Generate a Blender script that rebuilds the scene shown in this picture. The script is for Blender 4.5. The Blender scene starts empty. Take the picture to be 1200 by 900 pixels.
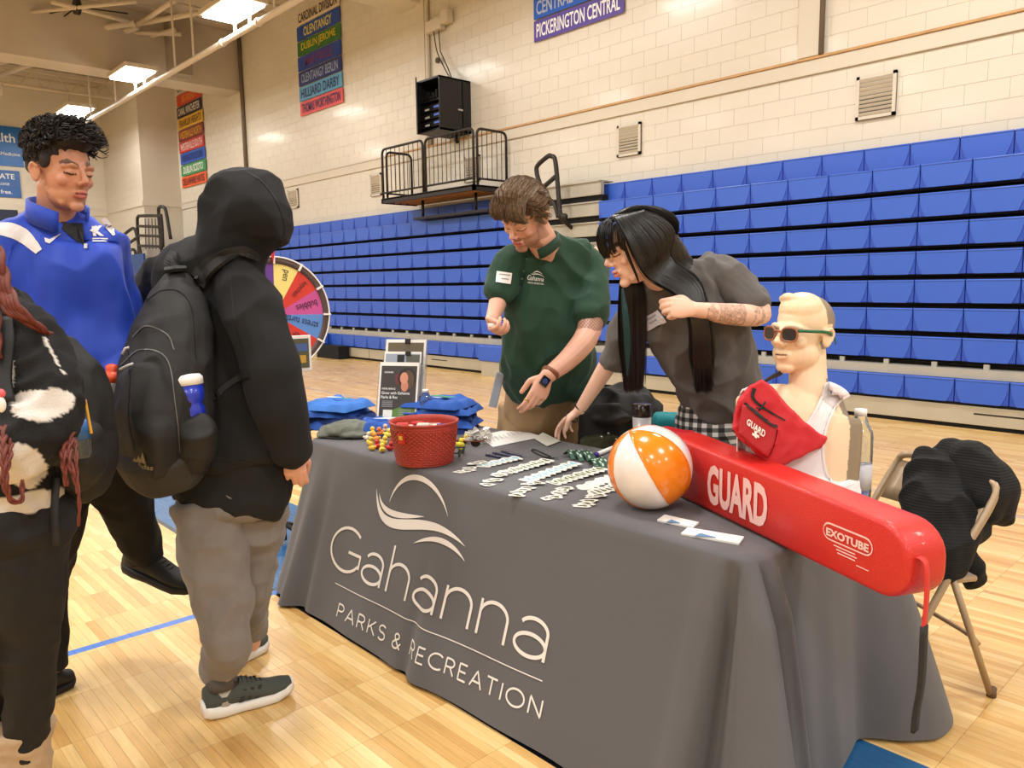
import bpy, bmesh, math, random
import numpy as np
from mathutils import Vector, Matrix, noise
from mathutils.bvhtree import BVHTree
random.seed(7); rng = np.random.default_rng(7)
PI = math.pi
COL = bpy.context.scene.collection
# ------------------------------------------------------------------ camera
F_PX, H_CAM = 907.0, 1.49
R = np.array([[0.681, 0.084, -0.727], [0.732, -0.097, 0.674], [-0.014, -0.992, -0.127]])
_vl = np.array([-850., -105., 907.]); _vr = np.array([985., -130., 907.])
_y = _vr/np.linalg.norm(_vr); _x = -_vl/np.linalg.norm(_vl); _x = _x-_y*_x.dot(_y); _x /= np.linalg.norm(_x)
_z = np.cross(_x, _y)
if _z[1] > 0: _z = -_z
R = np.array([_x, _y, _z])
CAMP = np.array([0., 0., H_CAM])
cd = bpy.data.cameras.new('camera'); cam = bpy.data.objects.new('camera', cd); COL.objects.link(cam)
cd.sensor_width = 36; cd.lens = F_PX/1200*36; cd.clip_start = .05; cd.clip_end = 100
M = Matrix(((R[0,0], -R[0,1], -R[0,2], 0), (R[1,0], -R[1,1], -R[1,2], 0), (R[2,0], -R[2,1], -R[2,2], H_CAM), (0,0,0,1)))
cam.matrix_world = M
bpy.context.scene.camera = cam
sc = bpy.context.scene
sc.view_settings.view_transform = 'Standard'; sc.view_settings.look = 'None'; sc.view_settings.gamma = 1
sc.view_settings.use_curve_mapping = False
sc.view_settings.exposure = 0.0
w = bpy.data.worlds.new('world'); sc.world = w; w.use_nodes = True
w.node_tree.nodes['Background'].inputs[0].default_value = (1.0, .93, .82, 1); w.node_tree.nodes['Background'].inputs[1].default_value = .22
# gym lamps high above the court (area lights hanging in rows)
def area(x, y, z, e, sx=1.2, sy=.6):
    l = bpy.data.lights.new('gym_lamp_or_fill', 'AREA'); l.shape = 'RECTANGLE'; l.size = sx; l.size_y = sy; l.energy = e; l.color = (.99, .985, .96)
    o = bpy.data.objects.new('gym_lamp_or_fill', l); COL.objects.link(o); o.location = (x, y, z)
LAMP_E = 172
for lx in (-8.2, -2.7, 2.8, 8.3):
    for ly in (6.0, 1.6, -2.8, -7.2): area(lx, ly, 6.35, LAMP_E)
for lx in (-13.7, -19.2):
    for ly in (1.6, -2.8, -7.2): area(lx, ly, 6.35, LAMP_E)
for lx in (-13.75, -19.2, -24.0): area(lx, 6.2, 6.27, 90)
for ly in (2.0, -3.0): area(-24.3, ly, 6.35, 230)  # unseen fill lights, added to brighten the far left alcove
def ray(px, py): return R@np.array([px-600., py-450., F_PX])
def Q(px, py, D): return ray(px, py)*D/F_PX+CAMP          # point at forward distance D
def FZ(px, py, z):                                        # point at height z
    d = ray(px, py); t = (z-H_CAM)/d[2]; return np.array([d[0]*t, d[1]*t, z])
RT = np.array([R[0,0], R[1,0], 0.]); RT /= np.linalg.norm(RT)      # image-right on the floor
TC = np.array([-R[0,2], -R[1,2], 0.]); TC /= np.linalg.norm(TC)    # towards the camera on the floor
UP = np.array([0, 0, 1.])
# ------------------------------------------------------------------ materials
def lin(c):
    return tuple(((v/255)/12.92 if v/255 <= .04045 else ((v/255+.055)/1.055)**2.4) for v in c)
MATS = {}
def mat(name, rgb, rough=.6, metal=0., nz=None, bump=None, coat=0., attr=False, sheen=0., trans=0., emit=0., spec=.5, alpha=1., wave=None, sss=0.):
    if name in MATS: return MATS[name]
    m = bpy.data.materials.new(name); m.use_nodes = True; nt = m.node_tree; b = nt.nodes['Principled BSDF']
    c = lin(rgb)+(1,)
    b.inputs['Base Color'].default_value = c; b.inputs['Roughness'].default_value = rough; b.inputs['Metallic'].default_value = metal
    b.inputs['Coat Weight'].default_value = coat; b.inputs['Coat Roughness'].default_value = .12
    b.inputs['Sheen Weight'].default_value = sheen; b.inputs['Transmission Weight'].default_value = trans
    b.inputs['Specular IOR Level'].default_value = spec; b.inputs['Alpha'].default_value = alpha
    if sss: b.inputs['Subsurface Weight'].default_value = sss; b.inputs['Subsurface Radius'].default_value = (.012, .005, .003); b.inputs['Subsurface Scale'].default_value = 1
    if emit: b.inputs['Emission Color'].default_value = c; b.inputs['Emission Strength'].default_value = emit
    tc = nt.nodes.new('ShaderNodeTexCoord'); src = None
    if attr:
        a = nt.nodes.new('ShaderNodeAttribute'); a.attribute_name = 'Col'; src = a.outputs['Color']
    if nz:
        n = nt.nodes.new('ShaderNodeTexNoise'); n.inputs['Scale'].default_value = nz[0]; n.inputs['Detail'].default_value = 5
        nt.links.new(tc.outputs['Object'], n.inputs['Vector'])
        mr = nt.nodes.new('ShaderNodeMapRange'); mr.inputs['From Min'].default_value = .3; mr.inputs['From Max'].default_value = .7
        mr.inputs['To Min'].default_value = 1-nz[1]; mr.inputs['To Max'].default_value = 1+nz[1]
        nt.links.new(n.outputs[0], mr.inputs[0])
        mx = nt.nodes.new('ShaderNodeVectorMath'); mx.operation = 'MULTIPLY'
        if src: nt.links.new(src, mx.inputs[0])
        else: mx.inputs[0].default_value = c[:3]
        nt.links.new(mr.outputs[0], mx.inputs[1]); src = mx.outputs[0]
    if src: nt.links.new(src, b.inputs['Base Color'])
    if bump or wave:
        bp = nt.nodes.new('ShaderNodeBump')
        if wave:
            n = nt.nodes.new('ShaderNodeTexWave'); n.bands_direction = wave[2] if len(wave) > 2 else 'Z'; n.inputs['Scale'].default_value = wave[0]; bp.inputs['Strength'].default_value = wave[1]
            n.inputs['Distortion'].default_value = .6
            nt.links.new(n.outputs['Fac'], bp.inputs['Height'])
        else:
            n = nt.nodes.new('ShaderNodeTexNoise'); n.inputs['Scale'].default_value = bump[0]; n.inputs['Detail'].default_value = 4
            bp.inputs['Strength'].default_value = bump[1]; nt.links.new(n.outputs[0], bp.inputs['Height'])
        bp.inputs['Distance'].default_value = .003
        nt.links.new(tc.outputs['Object'], n.inputs['Vector']); nt.links.new(bp.outputs[0], b.inputs['Normal'])
    MATS[name] = m; return m
# ------------------------------------------------------------------ objects
ORG = {}
def org(o): return ORG.get(o.name, np.zeros(3)) if o else np.zeros(3)
def tag(o, label=None, cat=None, group=None, kind=None):
    if label: o['label'] = label
    if cat: o['category'] = cat
    if group: o['group'] = group
    if kind: o['kind'] = kind
    return o
def thing(name, loc, label=None, cat=None, group=None, kind=None):
    o = bpy.data.objects.new(name, None); COL.objects.link(o); o.location = loc; o.empty_display_size = .1
    ORG[o.name] = np.array(loc, float); return tag(o, label, cat, group, kind)
def link(name, me, m, parent=None, loc=None, smooth=None):
    o = bpy.data.objects.new(name, me); COL.objects.link(o)
    if m is not None and len(me.materials) == 0: me.materials.append(m)
    if smooth: me.polygons.foreach_set('use_smooth', [True]*len(me.polygons))
    if parent: o.parent = parent
    if loc is not None: o.location = loc
    return o
def mkmesh(name, V, F, smooth=False):
    me = bpy.data.meshes.new(name); me.from_pydata([tuple(map(float, v)) for v in V], [], [tuple(map(int, f)) for f in F]); me.update()
    if smooth: me.polygons.foreach_set('use_smooth', [True]*len(me.polygons))
    return me
def obj(name, V, F, m, parent=None, smooth=False, mats=None, mi=None, col=None):
    """world-space vertices; origin at the base centre (top level) or at the parent's origin"""
    V = np.asarray(V, float).reshape(-1, 3)
    if parent is not None: o0 = org(parent)
    else:
        lo, hi = V.min(0), V.max(0); o0 = np.array([(lo[0]+hi[0])/2, (lo[1]+hi[1])/2, lo[2]])
    me = mkmesh(name, V-o0, F, smooth)
    if mats:
        for q in mats: me.materials.append(q)
        me.polygons.foreach_set('material_index', mi)
    elif m: me.materials.append(m)
    if col is not None:
        a = me.color_attributes.new('Col', 'FLOAT_COLOR', 'POINT'); a.data.foreach_set('color', np.asarray(col, np.float32).ravel())
    o = bpy.data.objects.new(name, me); COL.objects.link(o); ORG[o.name] = o0
    if parent is not None: o.parent = parent
    else: o.location = o0
    return o
class MB:
    def __init__(s): s.V = []; s.F = []; s.S = []
    def add(s, V, F):
        n = len(s.V); s.V.extend([tuple(v) for v in V]); s.F.extend([tuple(i+n for i in f) for f in F]); return s
    def box(s, lo, hi, bev=0.):
        x0, y0, z0 = lo; x1, y1, z1 = hi
        if bev <= 0:
            V = [(x0,y0,z0),(x1,y0,z0),(x1,y1,z0),(x0,y1,z0),(x0,y0,z1),(x1,y0,z1),(x1,y1,z1),(x0,y1,z1)]
            return s.add(V, [(0,3,2,1),(4,5,6,7),(0,1,5,4),(1,2,6,5),(2,3,7,6),(3,0,4,7)])
        bm = bmesh.new(); bmesh.ops.create_cube(bm, size=1)
        for v in bm.verts: v.co = Vector(((x0+x1)/2+v.co.x*(x1-x0), (y0+y1)/2+v.co.y*(y1-y0), (z0+z1)/2+v.co.z*(z1-z0)))
        bmesh.ops.bevel(bm, geom=bm.edges[:], offset=bev, segments=2, affect='EDGES', profile=.5)
        return s.bm(bm)
    def bm(s, bm):
        bm.verts.index_update(); V = [tuple(v.co) for v in bm.verts]; F = [[v.index for v in f.verts] for f in bm.faces]; bm.free(); return s.add(V, F)
    def obox(s, c, ax, ay, az, hx, hy, hz, bev=0.):
        t = MB().box((-hx,-hy,-hz), (hx,hy,hz), bev); c = np.array(c); A = np.array([ax, ay, az])
        return s.add(np.array(t.V)@A+c, t.F)
    def tube(s, P, r, n=8, caps=True):
        P = np.array(P, float); k = len(P); rr = r if hasattr(r, '__len__') else [r]*k
        T = np.gradient(P, axis=0); T /= np.linalg.norm(T, axis=1)[:, None]+1e-12
        a = np.cross(T[0], UP if abs(T[0][2]) < .9 else np.array([1., 0, 0])); a /= np.linalg.norm(a); V = []
        ang = np.arange(n)*2*PI/n
        for i in range(k):
            a = a-T[i]*a.dot(T[i]); a /= np.linalg.norm(a)+1e-12; b = np.cross(T[i], a)
            V.append(P[i]+rr[i]*(np.cos(ang)[:, None]*a+np.sin(ang)[:, None]*b))
        F = [(i*n+j, i*n+(j+1)%n, (i+1)*n+(j+1)%n, (i+1)*n+j) for i in range(k-1) for j in range(n)]
        if caps: F += [tuple(range(n))[::-1], tuple((k-1)*n+j for j in range(n))]
        return s.add(np.concatenate(V), F)
    def lathe(s, prof, c=(0, 0, 0), n=24, axis=None, ring=False):
        """prof: (r, h) pairs along axis (default up)"""
        c = np.array(c, float); az = UP if axis is None else np.array(axis, float)/np.linalg.norm(axis)
        ax = np.cross(az, UP if abs(az[2]) < .9 else np.array([1., 0, 0])); ax /= np.linalg.norm(ax); ay = np.cross(az, ax)
        ang = np.arange(n)*2*PI/n; V = []
        for r, h in prof: V.append(c+az*h+max(r, 1e-5)*(np.cos(ang)[:, None]*ax+np.sin(ang)[:, None]*ay))
        k = len(prof); F = [(i*n+j, i*n+(j+1)%n, (i+1)*n+(j+1)%n, (i+1)*n+j) for i in range(k-1) for j in range(n)]
        if ring: F += [((k-1)*n+j, (k-1)*n+(j+1)%n, (j+1)%n, j) for j in range(n)]
        else: F += [tuple(range(n))[::-1], tuple((k-1)*n+j for j in range(n))]
        return s.add(np.concatenate(V), F)
    def ell(s, c, rad, n=14, m=8, A=None):
        A = np.eye(3) if A is None else np.array(A); V = []; c = np.array(c, float)
        for i in range(m+1):
            th = PI*i/m
            for j in range(n):
                ph = 2*PI*j/n; V.append(c+np.array([rad[0]*max(math.sin(th), 1e-4)*math.cos(ph), rad[1]*max(math.sin(th), 1e-4)*math.sin(ph), rad[2]*math.cos(th)])@A)
        F = [(i*n+j, (i+1)*n+j, (i+1)*n+(j+1)%n, i*n+(j+1)%n) for i in range(m) for j in range(n)]
        return s.add(V, F)
    def prism(s, poly, A, thick):
        """poly 2D in frame A=(origin, u, v, n), extruded along -n by thick"""
        o, u, v, n = [np.array(q, float) for q in A]; k = len(poly)
        V = [o+u*p[0]+v*p[1] for p in poly]+[o+u*p[0]+v*p[1]-n*thick for p in poly]
        F = [tuple(range(k)), tuple(range(2*k-1, k-1, -1))]+[(i, k+i, k+(i+1)%k, (i+1)%k) for i in range(k)]
        return s.add(V, F)
    def build(s, name, m, parent=None, smooth=False, **k): return obj(name, s.V, s.F, m, parent, smooth, **k)
_tc = {}
def text_poly(txt, bold=0., space=1.):
    """flat text as (verts 2D normalised to height 1 cap, faces, width)"""
    key = (txt, bold, space)
    if key in _tc: return _tc[key]
    c = bpy.data.curves.new('t', 'FONT'); c.body = txt; c.size = 1; c.offset = bold; c.space_character = space; c.resolution_u = 3
    o = bpy.data.objects.new('t', c); COL.objects.link(o); bpy.context.view_layer.update()
    me = bpy.data.meshes.new_from_object(o.evaluated_get(bpy.context.evaluated_depsgraph_get()))
    V = np.array([v.co[:2] for v in me.vertices]) if len(me.vertices) else np.zeros((0, 2)); F = [tuple(p.vertices) for p in me.polygons]
    bpy.data.objects.remove(o); bpy.data.meshes.remove(me); bpy.data.curves.remove(c)
    lo, hi = V.min(0), V.max(0); V = (V-lo)/(hi[1]-lo[1]); _tc[key] = (V, F, V[:, 0].max()); return _tc[key]
def text_on(mb, txt, o, u, v, h, width=None, off=.002, bold=.0, center=False, rot=0):
    """text lying in plane origin o, unit axes u (right), v (up)"""
    V, F, wd = text_poly(txt, bold); sx = (width/wd) if width else h
    u = np.array(u, float); v = np.array(v, float); n = np.cross(u, v); o = np.array(o, float)
    W = wd*sx; x = V[:, 0]*sx-(W/2 if center else 0); y = V[:, 1]*h-(h/2 if center else 0)
    mb.add(o+np.outer(x, u)+np.outer(y, v)+n*off, F)
# chains for bodies and cloth -------------------------------------------------
def cr(P, sub):
    P = np.array(P, float)
    if len(P) < 3 or sub < 2:
        k = max(sub, 1); return np.concatenate([np.array([P[i]+(P[i+1]-P[i])*t/k for t in range(k)]) for i in range(len(P)-1)]+[P[-1:]])
    E = np.vstack([2*P[0]-P[1], P, 2*P[-1]-P[-2]]); out = []
    for i in range(1, len(E)-2):
        for t in np.arange(sub)/sub:
            a, b, c, d = E[i-1:i+3]; out.append(.5*((2*b)+(c-a)*t+(2*a-5*b+4*c-d)*t*t+(3*b-a-3*c+d)*t**3))
    out.append(E[-2]); return np.array(out)
def chain(nodes, side=None, n=20, sub=4, cap=.6, p=2.0):
    """nodes: (point, ra[, rb]); ra along `side`, rb across; rounded ends"""
    P = np.array([q[0] for q in nodes], float); r = np.array([(q[1], q[2] if len(q) > 2 else q[1]) for q in nodes], float)
    A = cr(np.hstack([P, r]), sub); P = A[:, :3]; r = np.maximum(A[:, 3:], .002)
    T = np.gradient(P, axis=0); T /= np.linalg.norm(T, axis=1)[:, None]+1e-12
    side = RT if side is None else np.array(side, float)
    ang = np.arange(n)*2*PI/n; ca, sa = np.cos(ang), np.sin(ang)
    e = 2/p; ca, sa = np.sign(ca)*abs(ca)**e, np.sign(sa)*abs(sa)**e
    rings = []; a = side
    def ring(c, t, ra, rb, a):
        a = side-t*side.dot(t)
        if np.linalg.norm(a) < .15: a = np.cross(t, UP)
        a = a/np.linalg.norm(a); b = np.cross(t, a)
        return c+ra*ca[:, None]*a+rb*sa[:, None]*b
    if cap:
        for q in (.97, .8, .45):
            rm = min(r[0]); rings.append(ring(P[0]-T[0]*rm*cap*q, T[0], r[0][0]*math.sqrt(1-q*q), r[0][1]*math.sqrt(1-q*q), a))
    for i in range(len(P)): rings.append(ring(P[i], T[i], r[i][0], r[i][1], a))
    if cap:
        for q in (.45, .8, .97):
            rm = min(r[-1]); rings.append(ring(P[-1]+T[-1]*rm*cap*q, T[-1], r[-1][0]*math.sqrt(1-q*q), r[-1][1]*math.sqrt(1-q*q), a))
    k = len(rings)
    F = [(i*n+j, i*n+(j+1)%n, (i+1)*n+(j+1)%n, (i+1)*n+j) for i in range(k-1) for j in range(n)]
    F += [tuple(range(n))[::-1], tuple((k-1)*n+j for j in range(n))]
    return np.concatenate(rings), F
def ball(c, rad, A=None, n=20, m=12):
    t = MB().ell(c, rad if hasattr(rad, '__len__') else (rad,)*3, n, m, A); return np.array(t.V), t.F
def fuse(shapes, voxel, smooth=2, fac=.5):
    """one continuous surface out of overlapping closed shapes (voxel union, smoothed)"""
    mb = MB()
    for V, F in shapes: mb.add(V, F)
    me = mkmesh('tmp', mb.V, mb.F); o = bpy.data.objects.new('tmp', me); COL.objects.link(o)
    m = o.modifiers.new('r', 'REMESH'); m.mode = 'VOXEL'; m.voxel_size = voxel; m.adaptivity = 0
    if smooth: s = o.modifiers.new('s', 'SMOOTH'); s.iterations = smooth; s.factor = fac
    bpy.context.view_layer.update()
    e = bpy.data.meshes.new_from_object(o.evaluated_get(bpy.context.evaluated_depsgraph_get()))
    V = np.empty(len(e.vertices)*3); e.vertices.foreach_get('co', V); V = V.reshape(-1, 3)
    N = np.empty(len(e.vertices)*3); e.vertices.foreach_get('normal', N); N = N.reshape(-1, 3)
    F = [tuple(p.vertices) for p in e.polygons]
    bpy.data.objects.remove(o); bpy.data.meshes.remove(me); bpy.data.meshes.remove(e)
    return V, N, F
def folds(V, N, amp, scale, stretch=(1, 1, 1), seed=0., sharp=True):
    st = np.array(stretch)*scale; out = np.empty(len(V)); sd = Vector((seed, seed*1.7, -seed))
    for i, v in enumerate(V):
        q = noise.noise(Vector(v*st)+sd); q2 = noise.noise(Vector(v*st*2.3)+sd)
        q = (1-abs(q)*2.2) if sharp else q*1.3
        out[i] = q+.35*q2
    return V+N*(out*amp)[:, None]
def soft(name, shapes, m, parent, voxel=.007, smooth=3, amp=0., scale=9., stretch=(1, 1, 1), seed=1., colf=None):
    V, N, F = fuse(shapes, voxel, smooth)
    if amp: V = folds(V, N, amp*1.35, scale, stretch, seed)
    o = obj(name, V, F, m, parent, True, col=colf(V) if colf else None); o_bvh[o.name] = BVHTree.FromPolygons([tuple(v) for v in V], F); return o
o_bvh = {}
def stick(name, V2, F, on, m, parent, off=.002, thick=0.):
    """lay a flat outline (pixel coordinates) on the surface of the things in `on`"""
    out = []; o = Vector(CAMP)
    for x, y in V2:
        d = Vector(ray(x, y)).normalized(); best = None
        for q in on:
            h = o_bvh[q.name].ray_cast(o, d)
            if h[0] is not None and (best is None or h[3] < best[3]): best = h
        if best is None: out.append(None)
        else: out.append(np.array(best[0])+np.array(best[1] if best[1].dot(d) < 0 else -best[1])*off)
    ok = [i for i, q in enumerate(out) if q is not None]
    if not ok: print('stick missed', name); return None
    mean = np.mean([np.linalg.norm(out[i]-CAMP) for i in ok])
    for i, q in enumerate(out):
        if q is None: d = ray(*V2[i]); out[i] = CAMP+d/np.linalg.norm(d)*mean
    if thick:
        k = len(out); F2 = list(F)
        return obj(name, out, F2, m, parent)
    return obj(name, out, F, m, parent)
def quad_grid(c, nu=8, nv=6):
    """c: 4 pixel corners (tl, tr, br, bl) -> grid verts, faces"""
    c = np.array(c, float); V = []
    for j in range(nv+1):
        for i in range(nu+1):
            u, v = i/nu, j/nv; V.append(c[0]*(1-u)*(1-v)+c[1]*u*(1-v)+c[2]*u*v+c[3]*(1-u)*v)
    return V, [(j*(nu+1)+i, j*(nu+1)+i+1, (j+1)*(nu+1)+i+1, (j+1)*(nu+1)+i) for j in range(nv) for i in range(nu)]
def text_px(txt, c, bold=0.):
    """text warped into 4 pixel corners (tl, tr, br, bl)"""
    V, F, wd = text_poly(txt, bold); c = np.array(c, float); out = []
    for x, y in V:
        u, v = x/wd, 1-y; out.append(c[0]*(1-u)*(1-v)+c[1]*u*(1-v)+c[2]*u*v+c[3]*(1-u)*v)
    return out, F
def frame(f, u=UP):
    f = np.array(f, float); f /= np.linalg.norm(f); u = np.array(u, float); u = u-f*u.dot(f); u /= np.linalg.norm(u); r = np.cross(f, u); return r, f, u
# ================================================================== THE HALL
WY, WX, BX, CZ = 9.05, -28.0, -19.85, 7.95
m_wall = mat('painted_block_cream', (214, 207, 192), .42, nz=(1.3, .03), bump=(60, .15), coat=.15)
m_wall2 = mat('cream_paint', (208, 200, 184), .5, nz=(.8, .03))
m_mortar = mat('painted_mortar', (204, 197, 182), .7)
m_ceil = mat('roof_deck_taupe', (188, 178, 164), .8, nz=(2, .05))
m_steel = mat('cream_steel', (205, 194, 176), .5)
m_dark = mat('dark_steel', (38, 33, 30), .5, metal=.3)
m_black = mat('black_gap', (8, 8, 9), .9)
# floor material: maple strips in 0.336 m panels, painted band and tape line laid out in floor coordinates
def floor_mat():
    m = bpy.data.materials.new('maple_strips'); m.use_nodes = True; nt = m.node_tree; b = nt.nodes['Principled BSDF']; L = nt.links.new
    def nd(t, **k):
        n = nt.nodes.new(t)
        for a, v in k.items(): setattr(n, a, v)
        return n
    g = nd('ShaderNodeNewGeometry'); sp = nd('ShaderNodeSeparateXYZ'); L(g.outputs['Position'], sp.inputs[0])
    def mth(op, a, bb=None):
        n = nd('ShaderNodeMath', operation=op)
        for i, q in enumerate((a, bb)):
            if q is None: continue
            if isinstance(q, (int, float)): n.inputs[i].default_value = q
            else: L(q, n.inputs[i])
        return n.outputs[0]
    X, Y = sp.outputs[0], sp.outputs[1]
    cx = mth('FLOOR', mth('DIVIDE', mth('ADD', X, .073), .336)); cy = mth('FLOOR', mth('DIVIDE', Y, .0365))
    cb = nd('ShaderNodeCombineXYZ'); L(cx, cb.inputs[0]); L(cy, cb.inputs[1])
    wn = nd('ShaderNodeTexWhiteNoise', noise_dimensions='3D'); L(cb.outputs[0], wn.inputs['Vector'])
    rp = nd('ShaderNodeValToRGB'); L(wn.outputs['Value'], rp.inputs[0]); e = rp.color_ramp.elements
    cs = [(0, (196, 150, 88)), (.12, (208, 165, 100)), (.5, (217, 178, 114)), (.85, (223, 187, 124)), (1, (230, 197, 138))]
    e[0].position = 0; e[0].color = lin(cs[0][1])+(1,); e[1].position = 1; e[1].color = lin(cs[-1][1])+(1,)
    for p_, c_ in cs[1:-1]: q = e.new(p_); q.color = lin(c_)+(1,)
    mp = nd('ShaderNodeMapping'); mp.inputs['Scale'].default_value = (2.5, 40, 1); L(g.outputs['Position'], mp.inputs['Vector'])
    ns = nd('ShaderNodeTexNoise'); ns.inputs['Scale'].default_value = 2.5; ns.inputs['Detail'].default_value = 6; L(mp.outputs[0], ns.inputs['Vector'])
    mr = nd('ShaderNodeMapRange'); mr.inputs['From Min'].default_value = .3; mr.inputs['From Max'].default_value = .7; mr.inputs['To Min'].default_value = .88; mr.inputs['To Max'].default_value = 1.08; L(ns.outputs[0], mr.inputs[0])
    mul = nd('ShaderNodeVectorMath', operation='MULTIPLY'); L(rp.outputs[0], mul.inputs[0]); L(mr.outputs[0], mul.inputs[1]); col = mul.outputs[0]
    def band(lo, hi, s): return mth('MULTIPLY', mth('GREATER_THAN', s, lo), mth('LESS_THAN', s, hi))
    def paint(col, mask, rgb):
        mx = nd('ShaderNodeMix', data_type='RGBA'); L(mask, mx.inputs['Factor']); L(col, mx.inputs['A']); mx.inputs['B'].default_value = lin(rgb)+(1,); return mx.outputs['Result']
    col = paint(col, band(1.635, 2.43, Y), (38, 92, 140)); col = paint(col, band(1.605, 1.635, Y), (22, 26, 34))
    col = paint(col, mth('MULTIPLY', band(-3.51, -3.46, X), mth('LESS_THAN', Y, 1.64)), (58, 112, 196))
    col = paint(col, mth('MULTIPLY', mth('MULTIPLY', band(5.50, 5.56, Y), 1.0), .45), (150, 150, 170))
    L(col, b.inputs['Base Color']); b.inputs['Roughness'].default_value = .26; b.inputs['Specular IOR Level'].default_value = .5
    n2 = nd('ShaderNodeTexNoise'); n2.inputs['Scale'].default_value = 1.5; L(g.outputs['Position'], n2.inputs['Vector'])
    m2 = nd('ShaderNodeMapRange'); m2.inputs['To Min'].default_value = .16; m2.inputs['To Max'].default_value = .42; L(n2.outputs[0], m2.inputs[0]); L(m2.outputs[0], b.inputs['Roughness'])
    return m
m_floor = floor_mat(); m_sub = mat('dark_seam', (150, 108, 62), .7)
PX0, PW, PL = -.073, .0365, .336
fl_near = MB().box((-7.06+0, -.0, -.05), (.6, 5.5, -.0035))
floor = obj('floor', fl_near.V, fl_near.F, m_sub); tag(floor, 'pale maple strip gymnasium floor with a blue painted band', kind='structure')
far = MB()
fx0, fx1 = PX0-21*PL, PX0+2*PL; fy1 = 150*PW
far.box((WX-.1, fy1, -.05), (12, WY, 0)); far.box((WX-.1, -14, -.05), (12, 0, 0)); far.box((WX-.1, 0, -.05), (fx0, fy1, 0)); far.box((fx1, 0, -.05), (12, fy1, 0))
o = obj('floor_field', far.V, far.F, m_floor, floor); o['kind'] = 'stuff'
def proj(p):
    c = R.T@(np.array(p, float)-CAMP); return 600+F_PX*c[0]/c[2], 450+F_PX*c[1]/c[2], c[2]
pm = MB().box((.0006, .00035, -.003), (PL-.0006, PW-.00035, 0)); pme = mkmesh('plank', pm.V, pm.F); pme.materials.append(m_floor)
cells = []; rest = MB()
for i in range(-21, 2):
    for j in range(150):
        c = (PX0+(i+.5)*PL, (j+.5)*PW, 0); q = proj(c); vis = q[2] > .3 and -60 < q[0] < 1260 and 400 < q[1] < 960 and not (-3.4 < c[0] < -.9 and 1.75 < c[1] < 2.6)
        if q[2] > .3 and -200 < q[0] < 1400 and q[1] < 1200: cells.append((0 if vis else 1, q[2], i, j))
        else: cells.append((2, 0, i, j))
cells.sort()
for k, (a, d, i, j) in enumerate(cells):
    if k < 300:
        o = bpy.data.objects.new('plank', pme); COL.objects.link(o); o.parent = floor; o.location = np.array([PX0+i*PL, j*PW, 0])-org(floor)
    else: rest.add(np.array(pm.V)+[PX0+i*PL, j*PW, 0], pm.F)
o = rest.build('planks', m_floor, floor); o['kind'] = 'stuff'
# block wall ------------------------------------------------------------
BL, BH = .41, .205
def wall_box(name, lo, hi, m, label, parent=None):
    b = MB().box(lo, hi); o = obj(name, b.V, b.F, m, parent)
    if parent is None: tag(o, label, kind='structure')
    return o
wall = wall_box('wall_back', (WX-.3, WY+.004, 0), (12, WY+.3, CZ), m_mortar, 'long cream painted block wall behind the bleachers')
bme_ = MB().box((.0022, 0, .0022), (BL-.0022, .0222, BH-.0022)); bme = mkmesh('block', bme_.V, bme_.F); bme.materials.append(m_wall)
bc = []; rest = MB()
for z0, z1 in ((2.435, 3.87), (4.07, CZ)):
    nr = int((z1-z0)/BH)+(1 if z1 == CZ else 0)
    for r in range(nr):
        for i in range(-69, 8):
            x = i*BL+(BL/2 if r % 2 else 0); z = z0+r*BH
            if x < WX: continue
            q = proj((x+.2, WY, z+.1)); vis = q[2] > 1 and -20 < q[0] < 1220 and -10 < q[1] < 900
            bc.append((0 if vis else 1, q[2], x, z))
bc.sort()
for k, (a, d, x, z) in enumerate(bc):
    if k < 300:
        o = bpy.data.objects.new('block', bme); COL.objects.link(o); o.parent = wall; o.location = np.array([x, WY, z])-org(wall)
    else: rest.add(np.array(bme_.V)+[x, WY, z], bme_.F)
o = rest.build('blocks', m_wall, wall); o['kind'] = 'stuff'
b = MB().box((WX, WY, 1.0), (12, WY+.003, 2.43)); b.build('wall_render', m_wall2, wall)
# ledge band + wood strip
b = MB().box((WX, WY-.03, 3.88), (12, WY+.05, 4.045), .006); tag(b.build('trim_1', m_wall2), 'cream ledge band running along the long block wall', kind='structure')
m_wood = mat('varnished_oak', (192, 150, 98), .45, nz=(6, .12))
b = MB().box((-13.3, WY-.05, 4.045), (12, WY+.02, 4.075), .005); tag(b.build('trim_2', m_wood), 'thin varnished wood strip on top of the wall ledge', kind='structure')
b = MB().box((WX, WY-.045, 4.045), (-13.3, WY+.02, 4.07), .005); tag(b.build('trim_3', m_wall2), 'painted strip on the far left run of the wall ledge', kind='structure')
for i, (x0, x1) in enumerate(((-4.68, -4.42), (-12.2, -11.95))):
    b = MB().box((x0, WY-.05, 4.08), (x1, WY+.02, CZ), .006); tag(b.build('trim_%d' % (4+i), m_wall2), 'flat cream pilaster above the ledge, %s' % ('at the right of the photo' if i == 0 else 'behind the black rack'), kind='structure')
for x, r, n in ((-4.39, .03, 0), (-11.86, .04, 1), (-19.72, .05, 2)):
    b = MB().tube([(x, WY-.05, 4.08), (x, WY-.05, CZ)], r, 10)
    tag(b.build('conduit', mat('grey_brown_conduit', (110, 98, 84), .5) if n != 1 else m_wall2, smooth=True), ['thin dark pipe beside the right pilaster on the wall', 'cream pipe rising above the black rack', 'dark pipe on the long wall where the roof beam meets it'][n], 'pipe')
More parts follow.
